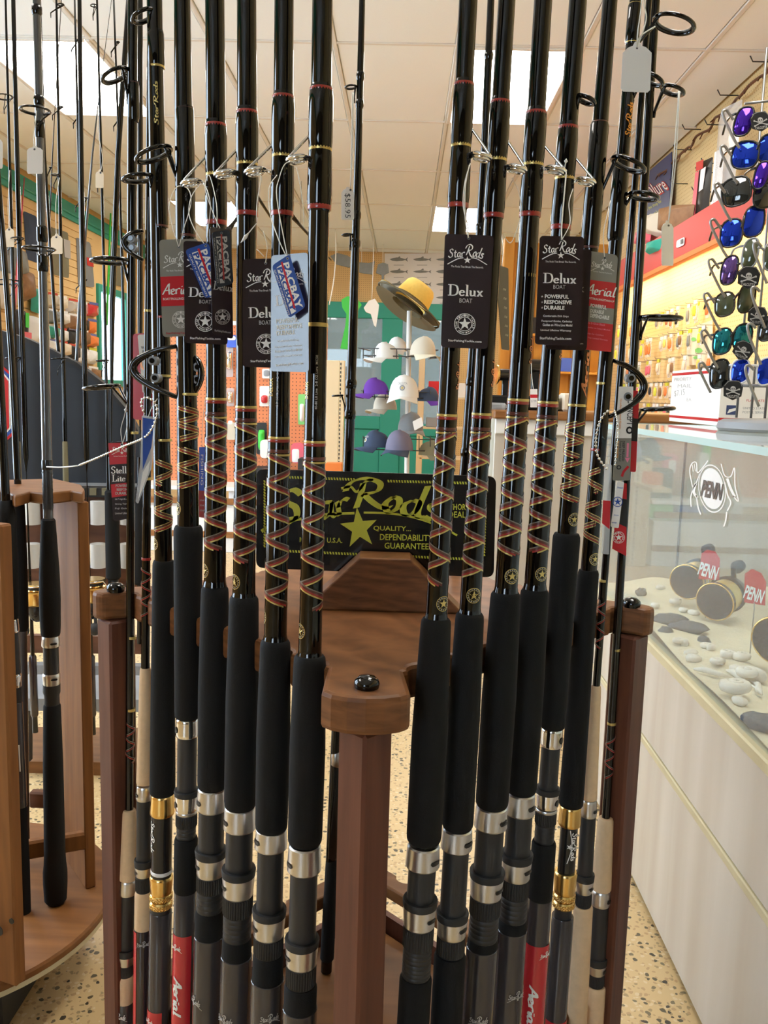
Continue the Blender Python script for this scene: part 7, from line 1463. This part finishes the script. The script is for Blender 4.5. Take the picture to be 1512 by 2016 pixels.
# rods hung under the ceiling
for lab, a, b_ in (('dark rod slung under the ceiling, seen between the left rods', (490, 360, 7.0), (560, 470, 7.6)), ('long dark rod slung under the ceiling by the first left rod', (570, 420, 7.2), (652, 512, 7.9)), ('dark rod with a round butt slung under the ceiling at left centre', (448, 455, 6.6), (505, 380, 7.0))):
    A_, B__ = ay(*a), ay(*b_); b = MB(); b.tube([A_, A_*.8+B__*.2, B__], [.022, .014, .006], 'blank_black', 8); b.ball(A_, .032, 'rubber', 10, 8); o = b.solo('slung_rod', lab, 'fishing rod', A_)
    for k in (.25, .8): p = A_*(1-k)+B__*k; MB().tube([p, Vector((p.x, p.y, ZC))], .002, 'wire', 4).build('hanger', o)
# ================================================================== RIGHT WALL DISPLAY
cn = thing('canopy', 'red and orange canopy shelf lit from below on the right wall', 'shelf', (1.64, 5.4, 1.84)); CY0, CY1 = 3.7, 7.4
MB().box((1.50, CY0, 1.865), (1.515, CY1, 2.05), 'board_red', b=.003).build('fascia', cn); MB().box((1.495, CY0, 1.835), (1.53, CY1, 1.866), 'board_orange', b=.003).build('lower_edge', cn); MB().box((1.515, CY0, 2.03), (XR, CY1, 2.045), 'board_red').build('top_board', cn)
for i in range(3):
    y0 = CY0+.1+i*1.2; MB().tube([(1.60, y0, 1.90), (1.60, y0+1.1, 1.90)], .013, 'tube', 10).build('light_tube', cn)
MB().box((1.53, CY0, 1.95), (1.76, CY1, 1.965), 'plastic_white').build('reflector', cn)
bk = MB().box((1.30, 4.0, 0), (XR-.004, 7.4, .93), 'counter_wood', b=.006).solo('back_counter', 'brown back counter below the lit lure wall', 'counter', (1.5, 5.7, 0))
random.seed(21)
LM = ['brown_goods', 'copper_print', 'yellow_print', 'fish_grey', 'straw', 'tan_cloth', 'rubber', 'orange_plastic', 'pink_plastic', 'cream_paper']
for r, z in enumerate((1.66, 1.50, 1.345, 1.19, 1.05)):
    for k in range(16):
        y = 5.05+k*.135+random.uniform(-.02, .02); h = random.uniform(.09, .13); x = XR-.05-random.uniform(0, .05)
        m = random.choice(LM); t = thing('lure_packet', f'{ {"brown_goods": "brown", "copper_print": "copper", "yellow_print": "yellow", "fish_grey": "grey", "straw": "straw yellow", "tan_cloth": "tan", "rubber": "black", "orange_plastic": "orange", "pink_plastic": "pink", "cream_paper": "cream"}[m]} lure packet under the red canopy, {("top", "second", "third", "fourth", "lowest")[r]} row, {("nearest", "second", "third", "fourth", "fifth", "sixth", "seventh", "eighth", "ninth", "tenth", "eleventh", "twelfth", "thirteenth", "fourteenth", "fifteenth", "farthest")[k]} along', 'lure packet', (x, y, z-h), f'lure packets, {("top", "second", "third", "fourth", "lowest")[r]} row')
        b = MB(); b.box((x, y-.028, z-h), (x+.004, y+.028, z), 'clear_film' if k % 3 else 'cream_paper'); b.box((x-.002, y-.028, z-.022), (x+.006, y+.028, z), random.choice(['white_print', 'yellow_print', 'white_print'])); b.build('packet', t)
        b = MB()
        for j in (-1, 0, 1): b.ball((x-.006, y+j*.015, z-h*.58), (.006, .0055, h*.30), m, 6, 5)
        o = b.build('lures', t); o['kind'] = 'stuff'; MB().tube([(XR, y, z+.004), (x-.02, y, z+.004), (x-.026, y, z+.014)], .0018, 'wire', 4).build('peg_hook', t)
fn, n = plane_fn((XR-.02, 5, 1.4), (-1, 0, 0)); mp = thing('map_sheet', 'pale green map on the lit wall, left of the sunglasses', 'map', fn(1375, 720)); b = MB(); slab(b, [(1352, 648), (1402, 630), (1402, 716), (1352, 720)], fn, n, .004, 'cream_paper'); b.build('sheet', mp); b = MB()
for x, y, w_ in ((1366, 668, 12), (1376, 690, 16), (1384, 660, 10), (1370, 704, 10)): put2d(b, disc2d(.5, 7), lift(fn, n, .002), 'green_box', x, y, w_, w_*.7)
b.build('map_print', mp)
fn, n = plane_fn((XR-.05, 5, 1.4), (-1, 0, 0)); bn = thing('banner', 'dark blue banner with red and white lettering high on the right wall', 'banner', fn(1292, 440)); b = MB(); slab(b, [(1262, 350), (1322, 299), (1317, 413), (1256, 452)], fn, n, .006, 'usps_blue'); b.build('cloth', bn)
b = MB(); g = lift(fn, n, .003); g2 = lift(fn, n, .005); word(b, 'rOlure', g, 'red_print', 1290, 373, 50, 32, radians(33), .04); word(b, 'rOlure', g2, 'white_print', 1290, 373, 47, 27, radians(33), .0)
word(b, 'See the shop for', g, 'yellow_print', 1286, 406, 40, 8, radians(30)); word(b, 'all the best lures', g, 'yellow_print', 1286, 422, 40, 8, radians(28)); b.build('lettering', bn)
def rw_goods(label, quad, X, th, m, extra=None, name='bagged_goods', cat='package'): return wall_item(name, label, cat, quad, X, th, m, None, extra)
def wallfn(X): return plane_fn((X, 5, 1), (1, 0, 0))
rw_goods('brown bagged goods on the red canopy, nearer the sunglasses', [(1322, 404), (1368, 402), (1360, 458), (1318, 462)], 1.62, .12, 'brown_goods'); rw_goods('grey-brown bagged goods on the red canopy, under the banner', [(1282, 424), (1322, 412), (1318, 462), (1274, 478)], 1.62, .12, 'tan_cloth')
rw_goods('teal plastic pack on the red canopy edge, behind the last right rod', [(1280, 476), (1304, 468), (1300, 492), (1276, 502)], 1.5, .04, 'teal'); rw_goods('pink packaged goods at the far end of the red canopy', [(1262, 455), (1284, 448), (1280, 476), (1258, 486)], 1.55, .06, 'pink_plastic')
rw_goods('tall blister pack holding a long tool, beside the sunglasses', [(1383, 318), (1404, 308), (1392, 458), (1366, 470)], 1.66, .03, 'black_print', [('label', [(1381, 320), (1395, 314), (1394, 332), (1380, 338)], 'red_print', .03), ('tool', [(1381, 340), (1388, 337), (1378, 440), (1370, 444)], 'pink_plastic', .035), ('white_side', [(1390, 335), (1400, 328), (1394, 372), (1386, 378)], 'paper', .03)], 'blister_pack')
rw_goods('tall clear and white blister pack behind the sunglasses', [(1420, 215), (1462, 195), (1440, 430), (1404, 445)], 1.66, .03, 'clear_film', [('card', [(1414, 300), (1434, 290), (1424, 420), (1404, 428)], 'white_print', .02)], 'blister_pack')
rw_goods('white card with a yellow price square on the red fascia', [(1332, 474), (1348, 466), (1347, 482), (1331, 489)], 1.495, .002, 'paper', [('dark_square', [(1341, 472), (1346, 470), (1346, 479), (1341, 481)], 'black_print', .004)], 'price_card', 'card')
GP = [(XR-.05-.01*sin(i*1.7), 4.35+i*.10, 2.705+.012*sin(i*2.3)-.004*i) for i in range(21)]; ga = thing('wire_garland', 'dark twisted garland with hooks along the top of the right wall', 'garland', GP[0]); MB().tube(smooth_line(GP, 3), .008, 'brown_board', 7).build('strand', ga)
b = MB(); random.seed(9)
for p in GP: b.tube([p, (p[0]-random.uniform(.01, .03), p[1]+random.uniform(-.04, .04), p[2]-random.uniform(.02, .05))], .004, 'brown_board', 5)
o = b.build('twigs', ga); o['kind'] = 'stuff'
for i, (u, v) in enumerate(((1405, 236), (1432, 178), (1500, 112), (1358, 245), (1340, 285), (1398, 312), (1386, 330), (1332, 352), (1378, 368))):
    P = ax(u+22, v+10, XR); MB().tube([P, P+Vector((-.10, 0, 0)), P+Vector((-.12, -.01, .025))], .0035, 'dark_wire', 5).solo('peg_hook', f'empty dark peg hook high on the right wall, {("topmost", "second", "third", "fourth", "fifth", "sixth", "seventh", "eighth", "lowest")[sorted((112, 178, 236, 245, 285, 312, 330, 352, 368)).index(v)]} of nine', 'hook', P, 'empty hooks on the right wall')
